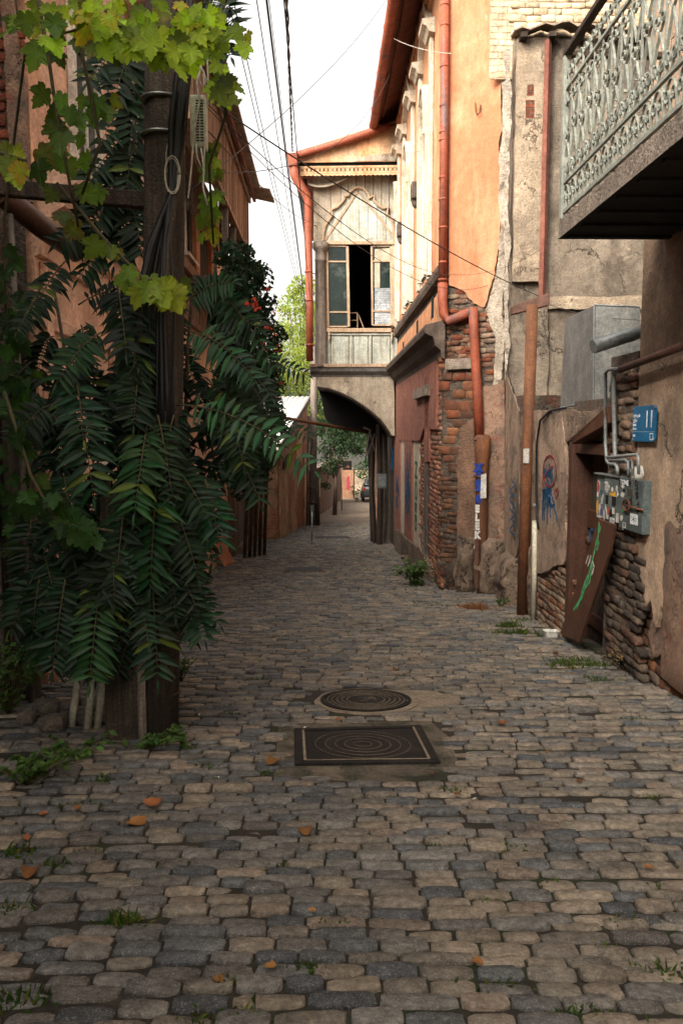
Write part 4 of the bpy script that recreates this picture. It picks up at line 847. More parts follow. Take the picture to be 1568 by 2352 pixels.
# gas pipe and meter cabinet
gp = thing('gas_main', tuple(at(1480, 820, 7.4)), 'rust-brown gas main crossing the beige wall, sloping down to two grey riser pipes', 'pipe')
o = .11
m = MB(); m.tube([q(BWp, 1600, 781, o), q(BWp, 1500, 820, o), q(BWp, 1425, 848, o)], .032, 10); m.build('main_pipe', 'rustdark', gp, True)
m = MB(); m.tube([q(BWp, 1428, 846, o), q(BWp, 1400, 848, o), q(BWp, 1390, 856, o), q(BWp, 1390, 1020, o), q(BWp, 1393, 1058, o), q(BWp, 1400, 1066, o), q(BWp, 1412, 1066, o), q(BWp, 1417, 1072, o), q(BWp, 1418, 1090, o)], .017, 8); m.build('riser', 'zinc', gp, True)
m = MB(); m.tube([q(BWp, 1425, 850, o - .03), q(BWp, 1410, 856, o - .03), q(BWp, 1408, 866, o - .03), q(BWp, 1412, 1045, o - .03), q(BWp, 1413, 1058, o - .03)], .021, 8); m.build('riser', 'zinc', gp, True)
m = MB(); m.tube([q(BWp, 1393, 1050, o), q(BWp, 1410, 1049, o), q(BWp, 1462, 1044, o), q(BWp, 1466, 1049, o), q(BWp, 1466, 1090, o)], .014, 8); m.tube([q(BWp, 1400, 1058, o), q(BWp, 1436, 1056, o), q(BWp, 1442, 1062, o), q(BWp, 1442, 1092, o)], .014, 8); m.tube([q(BWp, 1420, 1062, o - .02), q(BWp, 1452, 1058, o - .02), q(BWp, 1452, 1092, o - .02)], .012, 8); m.build('branch_pipe', 'zinc', gp, True)
MC = Pl(2.71 + DX * 8.6, 8.6, 2.71, 0)
u0, zT = MC.uv(1371, 1092); u3, _ = MC.uv(1486, 1090); _, zBm = MC.uv(1371, 1186)
zT2 = zT + .02; zBm2 = zBm - .03
mc = thing('meter_cabinet', tuple(MC.P((u0 + u3) / 2, zBm, 0)), 'blue-grey gas meter cabinet plastered with stickers under the blue sign', 'meter box')
e1_, e2_ = u0 + (u3 - u0) * .20, u0 + (u3 - u0) * .42; e3_ = u0 + (u3 - u0) * .56
secs = ((u0, e1_, zBm, zT, 0.0), (e1_ + .004, e3_, zBm - .005, zT + .012, .012), (e3_ + .004, u3, zBm2, zT2, .03))
for (a, c, z0, z1, oo) in secs:
    m = MB(); m.slab(MC, a, c, z0, z1, -.045, oo); m.build('cabinet', 'meter', mc, bevel=.006)
m = MB(); m.slab(MC, u0 - .01, e3_, zT + .014, zT + .03, -.045, .03); m.build('lid', 'zinc', mc, bevel=.004)
def st(a, z, w, h, mt, o=.034, rot=0.0, pts=None, name='sticker'):
    uu = u0 + (u3 - u0) * a; zz = zBm2 + (zT2 - zBm2) * z; W_, H_ = w * (u3 - u0), h * (zT2 - zBm2); m = MB()
    pts = pts or [(-.5, -.5), (.5, -.5), (.5, .5), (-.5, .5)]; cr, sr = math.cos(rot), math.sin(rot)
    m.plate(MC, [(uu + W_ * x * cr - H_ * y * sr, zz + W_ * x * sr + H_ * y * cr) for x, y in pts], o, o + .0015); return m.build(name, mt, mc)
ell = [(.5 * math.cos(rad(a)), .5 * math.sin(rad(a))) for a in range(0, 360, 24)]
rag = lambda k: [(.5 * math.cos(rad(a)) * R.uniform(.6, 1.1), .5 * math.sin(rad(a)) * R.uniform(.6, 1.1)) for a in range(0, 360, 360 // k)]
o1, o2, o3 = .002, .014, .032
for s in ((.045, .72, .07, .28, 'paper', o1, 0, ell), (.045, .72, .055, .24, 'redpaper', o1 + .002, 0, ell), (.12, .62, .05, .16, 'blue_spray', o1, .3, rag(9)), (.15, .52, .03, .14, 'paper', o1, 0, ell), (.03, .55, .035, .10, 'whiteplastic', o1, 0, None), (.13, .43, .035, .13, 'paper', o1, 0, None),
          (.03, .27, .05, .32, 'yellow', o1, .05, ell), (.09, .26, .07, .26, 'paper', o1, 0, rag(12)), (.13, .20, .045, .16, 'purplepaper', o1 + .002, 0, ell), (.09, .08, .14, .07, 'paper', o1, .02, rag(11)),
          (.27, .74, .12, .24, 'paper', o2, 0, rag(13)), (.25, .84, .10, .08, 'whiteplastic', o2, 0, rag(9)), (.47, .76, .04, .12, 'paper', o2, .2, ell), (.40, .63, .16, .08, 'yellow', o2, 0, [(-.5, -.5), (.35, -.5), (.35, .8), (.1, .8), (.1, .3), (-.5, .3)]), (.49, .645, .05, .14, 'whiteplastic', o2, 0, [(-.5, -.5), (.0, .6), (.5, .0)]), (.38, .72, .05, .12, 'whiteplastic', o2, 0, rag(8)),
          (.27, .49, .06, .19, 'nearblack', o2, 0, None), (.42, .49, .08, .19, 'blackpaint', o2 - .0015, 0, None), (.28, .24, .10, .30, 'whiteplastic', o2, 0, [(-.5, .5), (.4, -.2), (.3, -.5), (.0, -.5)]), (.31, .27, .045, .20, 'redpaper', o2 + .002, -.2, ell), (.37, .22, .08, .22, 'blackpaint', o2, 0, rag(9)), (.42, .29, .05, .13, 'paper', o2 + .002, 0, None), (.22, .14, .04, .3, 'paper', o2, .1, rag(10)), (.40, .09, .10, .11, 'whiteplastic', o2 + .002, 0, None), (.40, .09, .085, .06, 'blackpaint', o2 + .004, 0, rag(7)), (.50, .17, .055, .19, 'paper', o2, .08, None),
          (.63, .84, .07, .09, 'paper', o3, 0, rag(8)), (.66, .76, .04, .06, 'blackpaint', o3, 0, None), (.63, .67, .09, .13, 'paper', o3, 0, rag(9)), (.65, .36, .05, .10, 'green_spray', o3, 0, rag(8)), (.62, .20, .08, .16, 'whiteplastic', o3, 0, rag(7)), (.68, .08, .06, .11, 'whiteplastic', o3, 0, [(-.5, -.9), (-.3, -.9), (-.3, .3), (.3, .4), (.3, -.3), (-.3, -.3), (-.3, -.45), (.5, -.45), (.5, .5), (-.5, .5)]),
          (.86, .25, .14, .21, 'whiteplastic', o3, .02, None), (.86, .25, .125, .18, 'signwhite', o3 + .002, .02, None)):
    st(*s)
st(.665, .91, .22, .10, 'blackpaint', o3, .02, None, 'label_strip')
pm = lambda a, z, o: MC.P(u0 + (u3 - u0) * a, zBm2 + (zT2 - zBm2) * z, o)
text('lettering', 'ТОЖЕ', pm(.665, .91, .0352), MC.right, UP, .058, 'signwhite', mc, 1.3, .0008, thick=.0015)
dn = MC.right * .5 - UP; dn.normalize(); upv = MC.n.cross(dn)
text('graffiti', 'OTES TEL', pm(.90, .68, .033), MC.right * .30 - UP, MC.right * 1 + UP * .30, .085, 'blackpaint', mc, .85, .0008, thick=.002); text('graffiti', '23', pm(.79, .58, .033), MC.right * .3 - UP, MC.right + UP * .3, .07, 'blackpaint', mc, .9, .0008, thick=.002)
text('graffiti', 'NASI', pm(.40, .09, .0195), MC.right, UP, .035, 'signwhite', mc, 1, .0006)
m = MB()
for k in range(5): m.slab(MC, u0 + (u3 - u0) * .72, u0 + (u3 - u0) * .82, zBm2 + (zT2 - zBm2) * (.68 + .027 * k), zBm2 + (zT2 - zBm2) * (.69 + .027 * k), .03, .034)
m.build('vent_slat', 'irondust', mc)
m = MB(); cK = pm(.745, .49, .05); m.tube([cK + MC.right * .085 * math.cos(rad(a)) + UP * .05 * math.sin(rad(a)) for a in range(0, 361, 30)], .010, 6); m.build('lock_ring', 'rust', mc, True)
m = MB(); m.tube([cK + MC.right * -.03, cK + MC.right * .1 - UP * .005, pm(1.03, .47, .04)], .008, 6); m.build('lock_bar', 'rust', mc, True)
m = MB(); ce = pm(.86, .25, .0365)
for k in range(6): m.ribbon([ce + MC.right * .06 * math.cos(rad(a)) + UP * .034 * math.sin(rad(a)) for a in (k * 60 + 30, k * 60 + 210)][:2], .005, MC.n, .001)
m.build('emblem', 'blackpaint', mc)
m = MB(); 
bagp = pm(.78, 1.05, -.06); vs = []
m.lathe(bagp, [(.09, -.03), (.11, .02), (.10, .06), (.07, .085), (.02, .09)], 9)
for i, v in enumerate(m.v): m.v[i] = (v[0] + R.gauss(0, .012), v[1] + R.gauss(0, .012), v[2] + R.gauss(0, .01))
props(m.build('plastic_bag', 'whiteplastic', loc=bagp, smooth=True), 'crumpled white plastic bag tucked on top of the gas meter cabinet', 'bag')
# ================================================================== TIMBER BAY over the lane
BF = Pl(-.72, 23.0, 1.62, 23.0); YB = 23.0
c4 = lambda x, y: (624.6 + .2734 * x, 229.6 + .2734 * y)
c5 = lambda x, y: (597 + .2636 * x, 826.7 + .2636 * y)
BY = thing('timber_bay', (.5, 23.0, q(BF, 820, 862).z), 'weathered pale timber bay with open window, carried on an arch over the lane', 'bay window')
def B4(pts, o0, o1, mt, parent=None, name='panel', bevel=0):
    m = MB(); m.plate(BF, BF.pp([c4(*p) for p in pts]), o0, o1); return m.build(name, mt, parent or BY, bevel=bevel)
zf = q(BF, 820, 858).z; ztop = q(BF, 820, 385).z; uR = 2.32
m = MB()                                                        # shell: left, back, floor, ceiling; the front stays open behind the window
m.box((-.68, 26.6, (zf + 8.2) / 2), .06, 7.0, 8.2 - zf); m.box((.45, 30.0, (zf + 8.2) / 2), 2.3, .06, 8.2 - zf); m.box((.45, 26.6, zf + .06), 2.2, 6.8, .08); m.box((.45, 26.6, 8.15), 2.2, 6.8, .08)
m.build('wall', 'darkwood', BY)
m = MB()
for k in range(14): m.box((.45, 23.3 + k * .48, zf - .06), 2.25, .14, .16)
m.build('joist', 'darkwood', BY)
# upper planking with the trefoil recess
m = MB(); tops = BF.uv(*c4(340, 630))[1]; bot = BF.uv(*c4(340, 1195))[1]; ua = BF.uv(*c4(345, 900))[0]; ub = BF.uv(*c4(1062, 900))[0]; k = ua
while k < ub: w_ = min(R.uniform(.2, .27), ub - k); m.slab(BF, k + .008, k + w_ - .008, bot, tops, -.03 - R.uniform(0, .006), .0); k += w_ + .0001
m.build('planking', 'plankwall', BY)
TR = [(430, 1185), (430, 1130), (445, 1060), (490, 990), (508, 968), (497, 925), (545, 905), (592, 858), (612, 828), (606, 812), (640, 808), (652, 778), (690, 745), (725, 737), (765, 748), (802, 788), (817, 828), (852, 808), (857, 850), (890, 888), (930, 913), (972, 908), (966, 968), (1000, 1008), (1025, 1088), (1032, 1185)]
pz = BF.pp([c4(*p) for p in TR]); m = MB(); u0 = min(p[0] for p in pz); u1 = max(p[0] for p in pz); n = 8
for k in range(n):                                              # boards cut to the trefoil outline
    a = u0 + (u1 - u0) * k / n; b_ = u0 + (u1 - u0) * (k + 1) / n; top = []
    for i in range(7):
        uu = a + .006 + (b_ - a - .012) * i / 6; zs = [p[1] + (r_[1] - p[1]) * (uu - p[0]) / (r_[0] - p[0]) for p, r_ in zip(pz, pz[1:]) if (p[0] - uu) * (r_[0] - uu) <= 0 and abs(r_[0] - p[0]) > 1e-6]
        top.append((uu, max(zs) if zs else bot + .02))
    m.plate(BF, [(top[-1][0], bot + .002), ] + top[::-1] + [(top[0][0], bot + .002)], .004, .014 + R.uniform(0, .006))
tp = m.build('arch_panel', 'palewood', BY)
m = MB(); m.ribbon([BF.P(u, z, .002) for u, z in pz], .07, BF.n, .07); m.ribbon([BF.P(u, z, .002) for u, z in pz], .035, BF.n, .095); m.build('trefoil_moulding', 'framewood', BY)
m = MB()
for p in ([(440, 1178), (722, 758)], [(722, 758), (1035, 1168)]): m.ribbon([q(BF, *c4(*x), .02) for x in p], .06, BF.n, .02)
m.build('brace', 'framewood', tp)
# window
B4([(462, 1185), (1036, 1185), (1036, 1216), (462, 1216)], .0, .07, 'framewood', name='lintel', bevel=.008)
WN = B4([(448, 1216), (470, 1216), (478, 1915), (458, 1915)], -.05, .04, 'framewood', name='window', bevel=.006)
B4([(1004, 1216), (1024, 1216), (1030, 1900), (1010, 1900)], -.05, .04, 'framewood', WN, 'jamb', .006)
def sash(x0, x1, ys, tilt, curtain=None):
    m = MB(); L = lambda x, y: BF.uv(*c4(x + tilt * (y - 1220), y))
    def bar(xa, xb, ya, yb): m.plate(BF, [L(xa, yb), L(xb, yb), L(xb, ya), L(xa, ya)], -.04, .015)
    bar(x0, x0 + 16, ys[0], ys[-1]); bar(x1 - 22, x1, ys[0], ys[-1])
    for y in ys: bar(x0 + 16.2, x1 - 22.2, y - 6, y + 6)
    s_ = m.build('sash', 'framewood', WN)
    for a, b_ in zip(ys, ys[1:]):
        m = MB(); m.plate(BF, [L(x0 + 14, b_), L(x1 - 20, b_), L(x1 - 20, a), L(x0 + 14, a)], -.022, -.017); m.build('pane', 'glass', s_)
    return s_
sash(452, 642, (1226, 1355, 1780, 1902), .02); sash(828, 1010, (1226, 1352, 1772, 1890), .01)
B4([(862, 1250), (998, 1240), (998, 1345), (860, 1348)], -.0165, -.012, 'cloth', WN, 'blind'); B4([(862, 1580), (1002, 1576), (1006, 1765), (862, 1768)], -.0165, -.012, 'curtain', WN, 'curtain'); B4([(862, 1776), (1004, 1774), (1006, 1885), (862, 1886)], -.0165, -.012, 'curtain', WN, 'curtain')
B4([(860, 1360), (905, 1360), (905, 1575), (860, 1575)], -.0165, -.014, 'cloth', WN, 'curtain')
m = MB(); pa = [q(BF, *c4(*p), -.3) for p in ((655, 1790), (715, 1786), (718, 1915), (655, 1915))]; m.tube(pa[:3], .02, 5); m.tube([q(BF, *c4(652, 1850), -.3), q(BF, *c4(716, 1850), -.3)], .015, 5); m.tube([q(BF, *c4(725, 1800), -.35), q(BF, *c4(770, 1915), -.35)], .015, 5)
props(m.build('wooden_chair', 'framewood', loc=pa[0]), 'back of a wooden chair just visible inside the open bay window', 'chair')
B4([(455, 1918), (1000, 1918), (1000, 1952), (455, 1952)], -.04, .09, 'framewood', name='sill', bevel=.008)
# parapet panels
PR = B4([(455, 1953), (1050, 1953), (1062, 2250), (455, 2250)], -.05, .0, 'palewood', name='parapet')
for (x0, x1) in ((498, 642), (688, 806), (843, 988)):
    m = MB(); uv = BF.pp([c4(x0, 2238), c4(x1, 2238), c4(x1, 1985), c4(x0, 1985)]); m.ribbon([BF.P(u, z, .0) for u, z in uv + uv[:1]], .03, BF.n, .004); m.build('panel_seam', 'darkwood', PR); m = MB(); m.plate(BF, uv, .002, .018); pn = m.build('panel', 'palewood', PR, bevel=.006)  # dark ribbon drawn as the shaded gap round each panel
for x in (478, 664, 826, 1010): B4([(x - 9, 1962), (x + 9, 1962), (x + 9, 2246), (x - 9, 2246)], .001, .03, 'palewood', PR, 'stile', .005)
B4([(455, 1958), (1040, 1958), (1040, 1976), (455, 1976)], .031, .045, 'palewood', PR, 'rail', .004)
for x in (480, 1004): B4([(x - 8, 1955), (x + 8, 1955), (x + 5, 2010), (x - 5, 2040)], .031, .10, 'framewood', PR, 'bracket', .005)
# column
u_, zz = BF.uv(*c4(410, 2250)); zc = BF.uv(*c4(410, 1290))[1]; cb_ = BF.P(u_, zz, .05); H = zc - zz
m = MB(); m.lathe(cb_, [(.19, 0), (.19, .08), (.165, .10), (.155, H * .5), (.14, H - .22), (.16, H - .2), (.16, H - .16), (.14, H - .14), (.14, H + .04), (.20, H + .10), (.22, H + .14), (.22, H + .26), (.18, H + .28)], 18); m.build('column', 'greywood', BY, True)
m = MB(); m.plate(BF, BF.pp([c4(*p) for p in ((345, 640), (445, 640), (445, 1190), (358, 1190))]), -.08, .012); m.build('corner_post', 'plankwall', BY)
m = MB(); m.plate(BF, BF.pp([c4(*p) for p in ((1022, 1195), (1070, 1195), (1075, 1960), (1030, 1960))]), -.05, .05); m.build('end_post', 'palewood', BY)
# gable board, lace trim
B4([(200, 488), (420, 410), (700, 318), (1046, 212), (1066, 555), (215, 568)], .40, .43, 'rustboard', name='gable_board')
B4([(690, 526), (1064, 480), (1064, 552), (690, 556)], .431, .44, 'plankwall', name='gable_board')
B4([(215, 560), (690, 540), (1064, 540), (1064, 640), (232, 640)], .34, .37, 'nearblack', name='lace_gap_shade')  # black board added behind the lace as the shade of the gap
LZ = MB(); o = .42
for y in (562, 612):
    LZ.ribbon([q(BF, *c4(x, y - (x - 235) * .012), o) for x in (235, 640, 1064)], .035, BF.n, .02)
for k in range(23):
    x = 250 + k * 36; yy = 588 - (x - 235) * .012
    for dx in (0, 12): LZ.ribbon([q(BF, *c4(x + dx + 15 * math.cos(rad(a)), yy + 24 * math.sin(rad(a))), o + .003 * (dx > 0)) for a in range(0, 361, 30)], .018, BF.n, .012)
    LZ.poly([q(BF, *c4(*p), o) for p in ((x - 14, 616 - (x - 235) * .012), (x + 22, 616 - (x - 235) * .012), (x + 22, 632 - (x - 235) * .012), (x + 4, 640 - (x - 235) * .012), (x - 14, 632 - (x - 235) * .012))], BF.n * .012)
LZ.build('lace_trim', 'rustboard', BY)
m = MB(); A = q(BF, *c4(208, 470), .5); Bq = q(BF, *c4(1040, 205), .5); back = Vector((0, 8, 0)); up = Vector((0, 0, .05))
m.hexa([A, Bq, Bq + back, A + back, A + up, Bq + up, Bq + back + up, A + back + up]); m.build('roof', 'roofred', BY)
m = MB(); A2 = q(BF, *c4(185, 600), .4); m.hexa([A2 + Vector((0, 0, -.05)), q(BF, *c4(345, 600), .4) + Vector((0, 0, -.05)), q(BF, *c4(345, 600), .4) + back, A2 + back, A2, q(BF, *c4(345, 600), .4), q(BF, *c4(345, 600), .4) + back + up, A2 + back + up]); m.build('side_eave', 'roofred', BY)
m = MB()
for k in range(3):
    a = q(BF, *c4(205 + k * 22, 660), .3 - k * .12); m.poly([a, a + Vector((.14, 0, 0)), q(BF, *c4(282, 1190 - k * 120), .2 - k * .1), q(BF, *c4(262 + 4 * k, 1090 - k * 100), .2 - k * .1)], (0, .02, 0))
props(m.build('hanging_tarp', 'blackpaint', loc=q(BF, *c4(230, 700), .3)), 'torn black netting hanging under the left eave of the timber bay', 'tarp')
vs = []; m = MB()
for i in range(13):
    t = i / 12; x = 300 + 335 * t; y = 690 - 50 * t; sg_ = 1 - (2 * t - 1) ** 2
    vs += [q(BF, *c4(x, y - 6 + 38 * sg_), .10), q(BF, *c4(x, y + 16 + 58 * sg_ * (1 - .5 * t)), .22)]
m.add(vs, [(2 * k, 2 * k + 2, 2 * k + 3, 2 * k + 1) for k in range(12)]); cl = m.build('cloth_strip', 'cloth', loc=vs[0], smooth=True); cl.modifiers.new('s', 'SOLIDIFY').thickness = .01
props(cl, 'strip of pale cloth slung under the lace trim of the timber bay', 'cloth')
# base mouldings and arched apron
m = MB(); za = BF.uv(*c4(500, 2252))[1]; zb_ = BF.uv(*c4(500, 2325))[1]
m.sweep(BF, [(-.1, zb_), (.06, zb_), (.07, zb_ + .06), (.13, zb_ + .1), (.13, za - .12), (.17, za - .1), (.19, za), (-.1, za + .01)], -.12, 2.32); m.build('base_moulding', 'galv', BY, bevel=.006)
m = MB(); m.slab(BF, -.14, 2.34, za + .012, za + .1, -.1, .22); m.build('base_beam', 'framewood', BY, bevel=.01)
AP = [(497, 140), (1166, 140), (1172, 660), (1138, 656), (1122, 620), (1095, 580), (1050, 520), (980, 455), (900, 395), (800, 332), (700, 282), (600, 246), (500, 232)]
m = MB(); m.plate(BF, jag(BF.pp([c5(*p) for p in AP]), .1, .008), -.03, .05); m.build('arch_apron', 'apron', BY)
arcp = BF.pp([c5(*p) for p in AP[3:]]); m = MB(); n = len(arcp); vs = []
for u, z in arcp: vs += [BF.P(u, z, -.03), BF.P(u, z, -6.8)]
m.add(vs, [(2 * k, 2 * k + 1, 2 * k + 3, 2 * k + 2) for k in range(n - 1)]); v_ = m.build('vault_boarding', 'darkwood', BY); v_.modifiers.new('s', 'SOLIDIFY').thickness = .04
m = MB(); m.plate(BF, jag(BF.pp([c5(*p) for p in ((508, 228), (620, 232), (800, 300), (960, 400), (1060, 500), (1120, 640), (1000, 655), (900, 632), (760, 590), (640, 566), (585, 530), (560, 460), (540, 360))], -1.6), .08, .03), -1.9, -1.6); m.build('inner_dark_plate', 'nearblack', BY)  # near-black plate cut to the outline of the dark area under the arch
m = MB(); m.ribbon([BF.P(u, z - .02, -.02) for u, z in arcp], .05, BF.n, .09); m.build('arch_edge', 'darkwood', BY)
# posts and struts below
for i, (xa, ya, xb, yb, dp, r, lab) in enumerate(((1035, 560, 1040, 1560, 24.4, .10, 'thick dark timber prop nearest the wall under the bay'), (985, 640, 1005, 1560, 24.9, .085, 'dark timber prop beside the thick one under the bay'),
        (945, 640, 975, 1540, 25.6, .06, 'crooked thin prop at the lane side under the bay'), (1075, 600, 1078, 1500, 24.8, .12, 'broad grey timber prop flat against the wall under the bay'))):
    m = MB(); b0 = at(*c5(xb, yb), dp); b0.z = gz(b0.x, b0.y) - .05; t0 = at(*c5(xa, ya), dp); m.tube([b0, b0.lerp(t0, .5) + Vector((R.gauss(0, .03), 0, 0)), t0], r, 6)
    props(m.build('timber_prop', 'darkwood' if i < 3 else 'greywood', loc=b0), lab, 'post', 'timber props under the bay')
for i, (p, lab) in enumerate(((((900, 590), (960, 610), (930, 760), (915, 900)), 'pale bent branch hooked under the bay by the props'), (((1000, 640), (960, 760), (940, 840)), 'thin stick leaning between the props under the bay'), (((960, 640), (985, 740), (1000, 800)), 'short crossing stick between the props under the bay'))):
    m = MB(); pts = [at(*c5(*x), 24.2) for x in p]; m.tube(pts, [.045 - .008 * k for k in range(len(pts))] if i == 0 else .022, 6); props(m.build('branch', 'greywood', loc=pts[0], smooth=True), lab, 'branch')
m = MB(); a = at(*c5(160, 494), 22.4); b_ = at(*c5(935, 632), 24.5); m.tube([a, b_], .045, 8); props(m.build('iron_bar', 'rust', loc=a, smooth=True), 'long rusty iron bar crossing the lane in front of the arch', 'bar')
eb = thing('electric_box', tuple(at(*c5(1060, 1120), 23.6)), 'small grey electric box on the pink wall beside the props', 'electric box')
m = MB(); m.box(at(*c5(1060, 1056), 23.6), .26, .16, .40); m.build('casing', 'meter', eb, bevel=.01); m = MB(); m.box(at(*c5(1060, 1056), 23.51), .2, .01, .3); m.build('door', 'zinc', eb, bevel=.004)
# rainwater goods of the bay
BG = thing('bay_downpipe', tuple(at(*c4(322, 2180), 22.5)), 'bright red gutter, hopper and long straight downpipe at the left corner of the timber bay', 'drainpipe')
m = MB(); m.tube([q(BF, *c4(205, 462), .56), q(BF, *c4(600, 345), .56), q(BF, *c4(840, 262), .56), q(BF, *c4(985, 205), .56)], .095, 12); m.build('gutter', 'redmetal', BG, True)
a = [q(BF, *c4(*p), .50) for p in ((116, 436), (192, 418), (216, 468), (150, 470))]
hp = [q(BF, *c4(*p), oo) for oo in (.42, .70) for p in ((140, 556), (212, 540), (212, 440), (118, 440))]; m = MB(); m.hexa(hp); m.build('hopper', 'redmetal', BG, bevel=.01)
m = MB(); m.tube([q(BF, *c4(176, 545), .56), q(BF, *c4(195, 640), .52), q(BF, *c4(290, 800), .42), q(BF, *c4(302, 850), .40), q(BF, *c4(305, 1200), .38), q(BF, *c4(316, 1700), .38), q(BF, *c4(316, 2190), .38)], [.13, .12, .115, .1, .1, .095, .095], 12); m.build('pipe', 'redmetal', BG, True)
m = MB(); c = q(BF, *c4(312, 2192), .38); m.lathe(c + Vector((0, 0, .0)), [(.088, .0), (.088, .02)], 12); m.build('bore', 'nearblack', BG)  # black disc painted as the dark inside of the pipe mouth
for y in (850, 1035, 1450, 1690, 2065): m = MB(); c = q(BF, *c4(300 + (y - 850) * .013, y), .38); m.tube([c, c + Vector((0, 0, .05))], .108, 12); m.tube([c + Vector((0, 0, .02)), c + Vector((.25, .45, .02))], .012, 5); m.build('bracket', 'redmetal', BG, True)

# ================================================================== LEFT: PEACH HOUSE WITH TIMBER GALLERY
CL = -2.36
LP = street(CL, 7.05, 20.5)
PH = thing('peach_house', (-2.5, 7.05, gz(-2.5, 7.05)), 'peach plastered house on the left with a boarded timber gallery under a corrugated roof', 'house')
m = MB(); prism(m, foot(CL, 7.05, 20.5, -6), -2.2, 6.5); m.build('wall', 'peach', PH)
m = MB(); m.sweep(LP, [(0, 3.02), (.05, 3.04), (.07, 3.2), (.14, 3.24), (.15, 3.36), (.26, 3.42), (.28, 3.56), (.36, 3.60), (.36, 3.68), (0, 3.76)], 0, 4.6); m.build('cornice', 'peach', PH, bevel=.006)
m = MB(); m.sweep(LP, [(0, 2.45), (.05, 2.46), (.06, 2.56), (0, 2.60)], 0, 4.6); m.build('string_course', 'peach', PH)
m = MB(); m.sweep(LP, [(0, 4.22), (.12, 4.24), (.16, 4.36), (0, 4.42)], 5.0, 13.3); m.sweep(LP, [(0, 3.42), (.08, 3.44), (.10, 3.52), (0, 3.56)], 5.0, 13.3); m.build('string_course', 'boards', PH)
def bw_(o0, uc, w, z0, z1):
    P = LP.P; m = MB(); t = .09
    for (a, b2, c, d) in ((uc - w / 2 - t, uc - w / 2, z0 - t, z1 + t), (uc + w / 2, uc + w / 2 + t, z0 - t, z1 + t)): m.slab(LP, a, b2, c, d, .004, .07)
    m.slab(LP, uc - w / 2 + .001, uc + w / 2 - .001, z1, z1 + t, .004, .065); m.slab(LP, uc - w / 2 - .16, uc + w / 2 + .16, z0 - t - .06, z0 - t - .001, .004, .14); m.slab(LP, uc - .02, uc + .02, z0, z1, .004, .05); m.slab(LP, uc - w / 2, uc + w / 2, z0 + (z1 - z0) * .7, z0 + (z1 - z0) * .7 + .04, .004, .052)
    wf = m.build('window', 'whitepaint', PH, bevel=.005); m = MB(); m.slab(LP, uc - w / 2 + .002, uc + w / 2 - .002, z0 + .002, z1 - .002, .003, .012); m.build('pane', 'glass', wf)
bw_(0, 1.55, .8, 4.15, 5.7); bw_(0, 3.5, .8, 4.15, 5.7); bw_(0, 7.8, .8, 4.65, 5.85); bw_(0, 2.4, .9, .2, 1.9); bw_(0, 6.6, .9, .2, 1.9)
m = MB()
for k in range(3): m.slab(LP, .0 + k * 2.2 + .1, .28 + k * 2.2, -1.2, 3.0, .004, .06)
m.build('pilaster', 'peach', PH, bevel=.006)
m = MB(); u = 7.4
while u < 13.2: w_ = R.uniform(.10, .16); b_ = R.uniform(.6, 1.2); m.cur = (b_, b_, b_); m.slab(LP, u, u + w_ - .012, 3.57, 4.21, .01, .035 + R.uniform(0, .01)); u += w_
m.cur = (1, 1, 1); m.build('board_panel', 'boards', PH)
GA = street(-1.62, 10.6, 18.6); P = GA.P
m = MB(); u = 0
while u < GA.L - .02:
    w_ = R.uniform(.10, .17); b_ = R.uniform(.5, 1.25); m.cur = (b_, b_ * R.uniform(.95, 1.05), b_); dz = R.uniform(-.06, .03)
    m.slab(GA, u, min(GA.L, u + w_ - .014), 5.42 + dz, 6.58, -.03, R.uniform(-.004, .012)); u += w_
m.cur = (1, 1, 1); m.build('gallery_cladding', 'boards', PH)
m = MB()
for k in range(6): m.slab(GA, GA.L - .03 - .0, GA.L + .0, 5.42, 6.58, -.75 + k * .12, -.64 + k * .12)
m.build('gallery_end', 'boards', PH)
m = MB(); m.slab(GA, -.05, GA.L + .03, 5.34, 5.415, -.09, .03); m.slab(GA, -.05, GA.L + .03, 6.45, 6.57, .014, .06); m.build('gallery_beam', 'boards', PH, bevel=.008)
m = MB(); m.slab(GA, 4.2, GA.L, 4.12, 4.26, -.75, .02); m.build('gallery_floor', 'greywood', PH)
for k in range(7):
    if k < 3: continue
    m = MB(); u = .1 + k * 1.3; m.slab(GA, u, u + .11, 4.3, 5.34, -.11, .0); m.build('gallery_post', 'greywood', PH, bevel=.008)
m = MB(); m.slab(GA, 4.2, GA.L, 4.3, 5.34, -.70, -.68); m.build('gallery_back', 'darkwood', PH)
m = MB(); m.slab(GA, 4.5, 4.9, 4.3, 5.34, -.68, -.60); m.build('gallery_panel', 'orange', PH); m = MB(); m.slab(GA, 6.5, 6.8, 4.3, 5.34, -.68, -.60); m.build('gallery_panel', 'orange', PH)
m = MB(); m.hexa([P(0, 6.50, .10), P(GA.L + .1, 6.50, .10), P(GA.L + .1, 6.62, .10), P(0, 6.62, .10), P(0, 6.50, .16), P(GA.L + .1, 6.50, .16), P(GA.L + .1, 6.62, .16), P(0, 6.62, .16)]); m.build('fascia', 'eave', PH)
def corrug(a, b_, c, d, nw, amp, mt, name, parent):
    """corrugated sheet between edges a-b (low) and c-d (high)"""
    m = MB(); n = nw * 6; vs = []; nr_ = (b_ - a).cross(c - a).normalized()
    for i in range(n + 1):
        t = i / n; w_ = nr_ * amp * math.sin(2 * math.pi * t * nw); vs += [a.lerp(b_, t) + w_, c.lerp(d, t) + w_]
    m.add(vs, [(2 * k, 2 * k + 2, 2 * k + 3, 2 * k + 1) for k in range(n)]); r_ = m.build(name, mt, parent, smooth=True); s_ = r_.modifiers.new('s', 'SOLIDIFY'); s_.thickness = .012; return r_
corrug(P(-.3, 6.62, .30), P(GA.L + .15, 6.62, .30), P(-.3, 7.6, -3.4), P(GA.L + .15, 7.6, -3.4), 70, .022, 'tile', 'roof', PH)
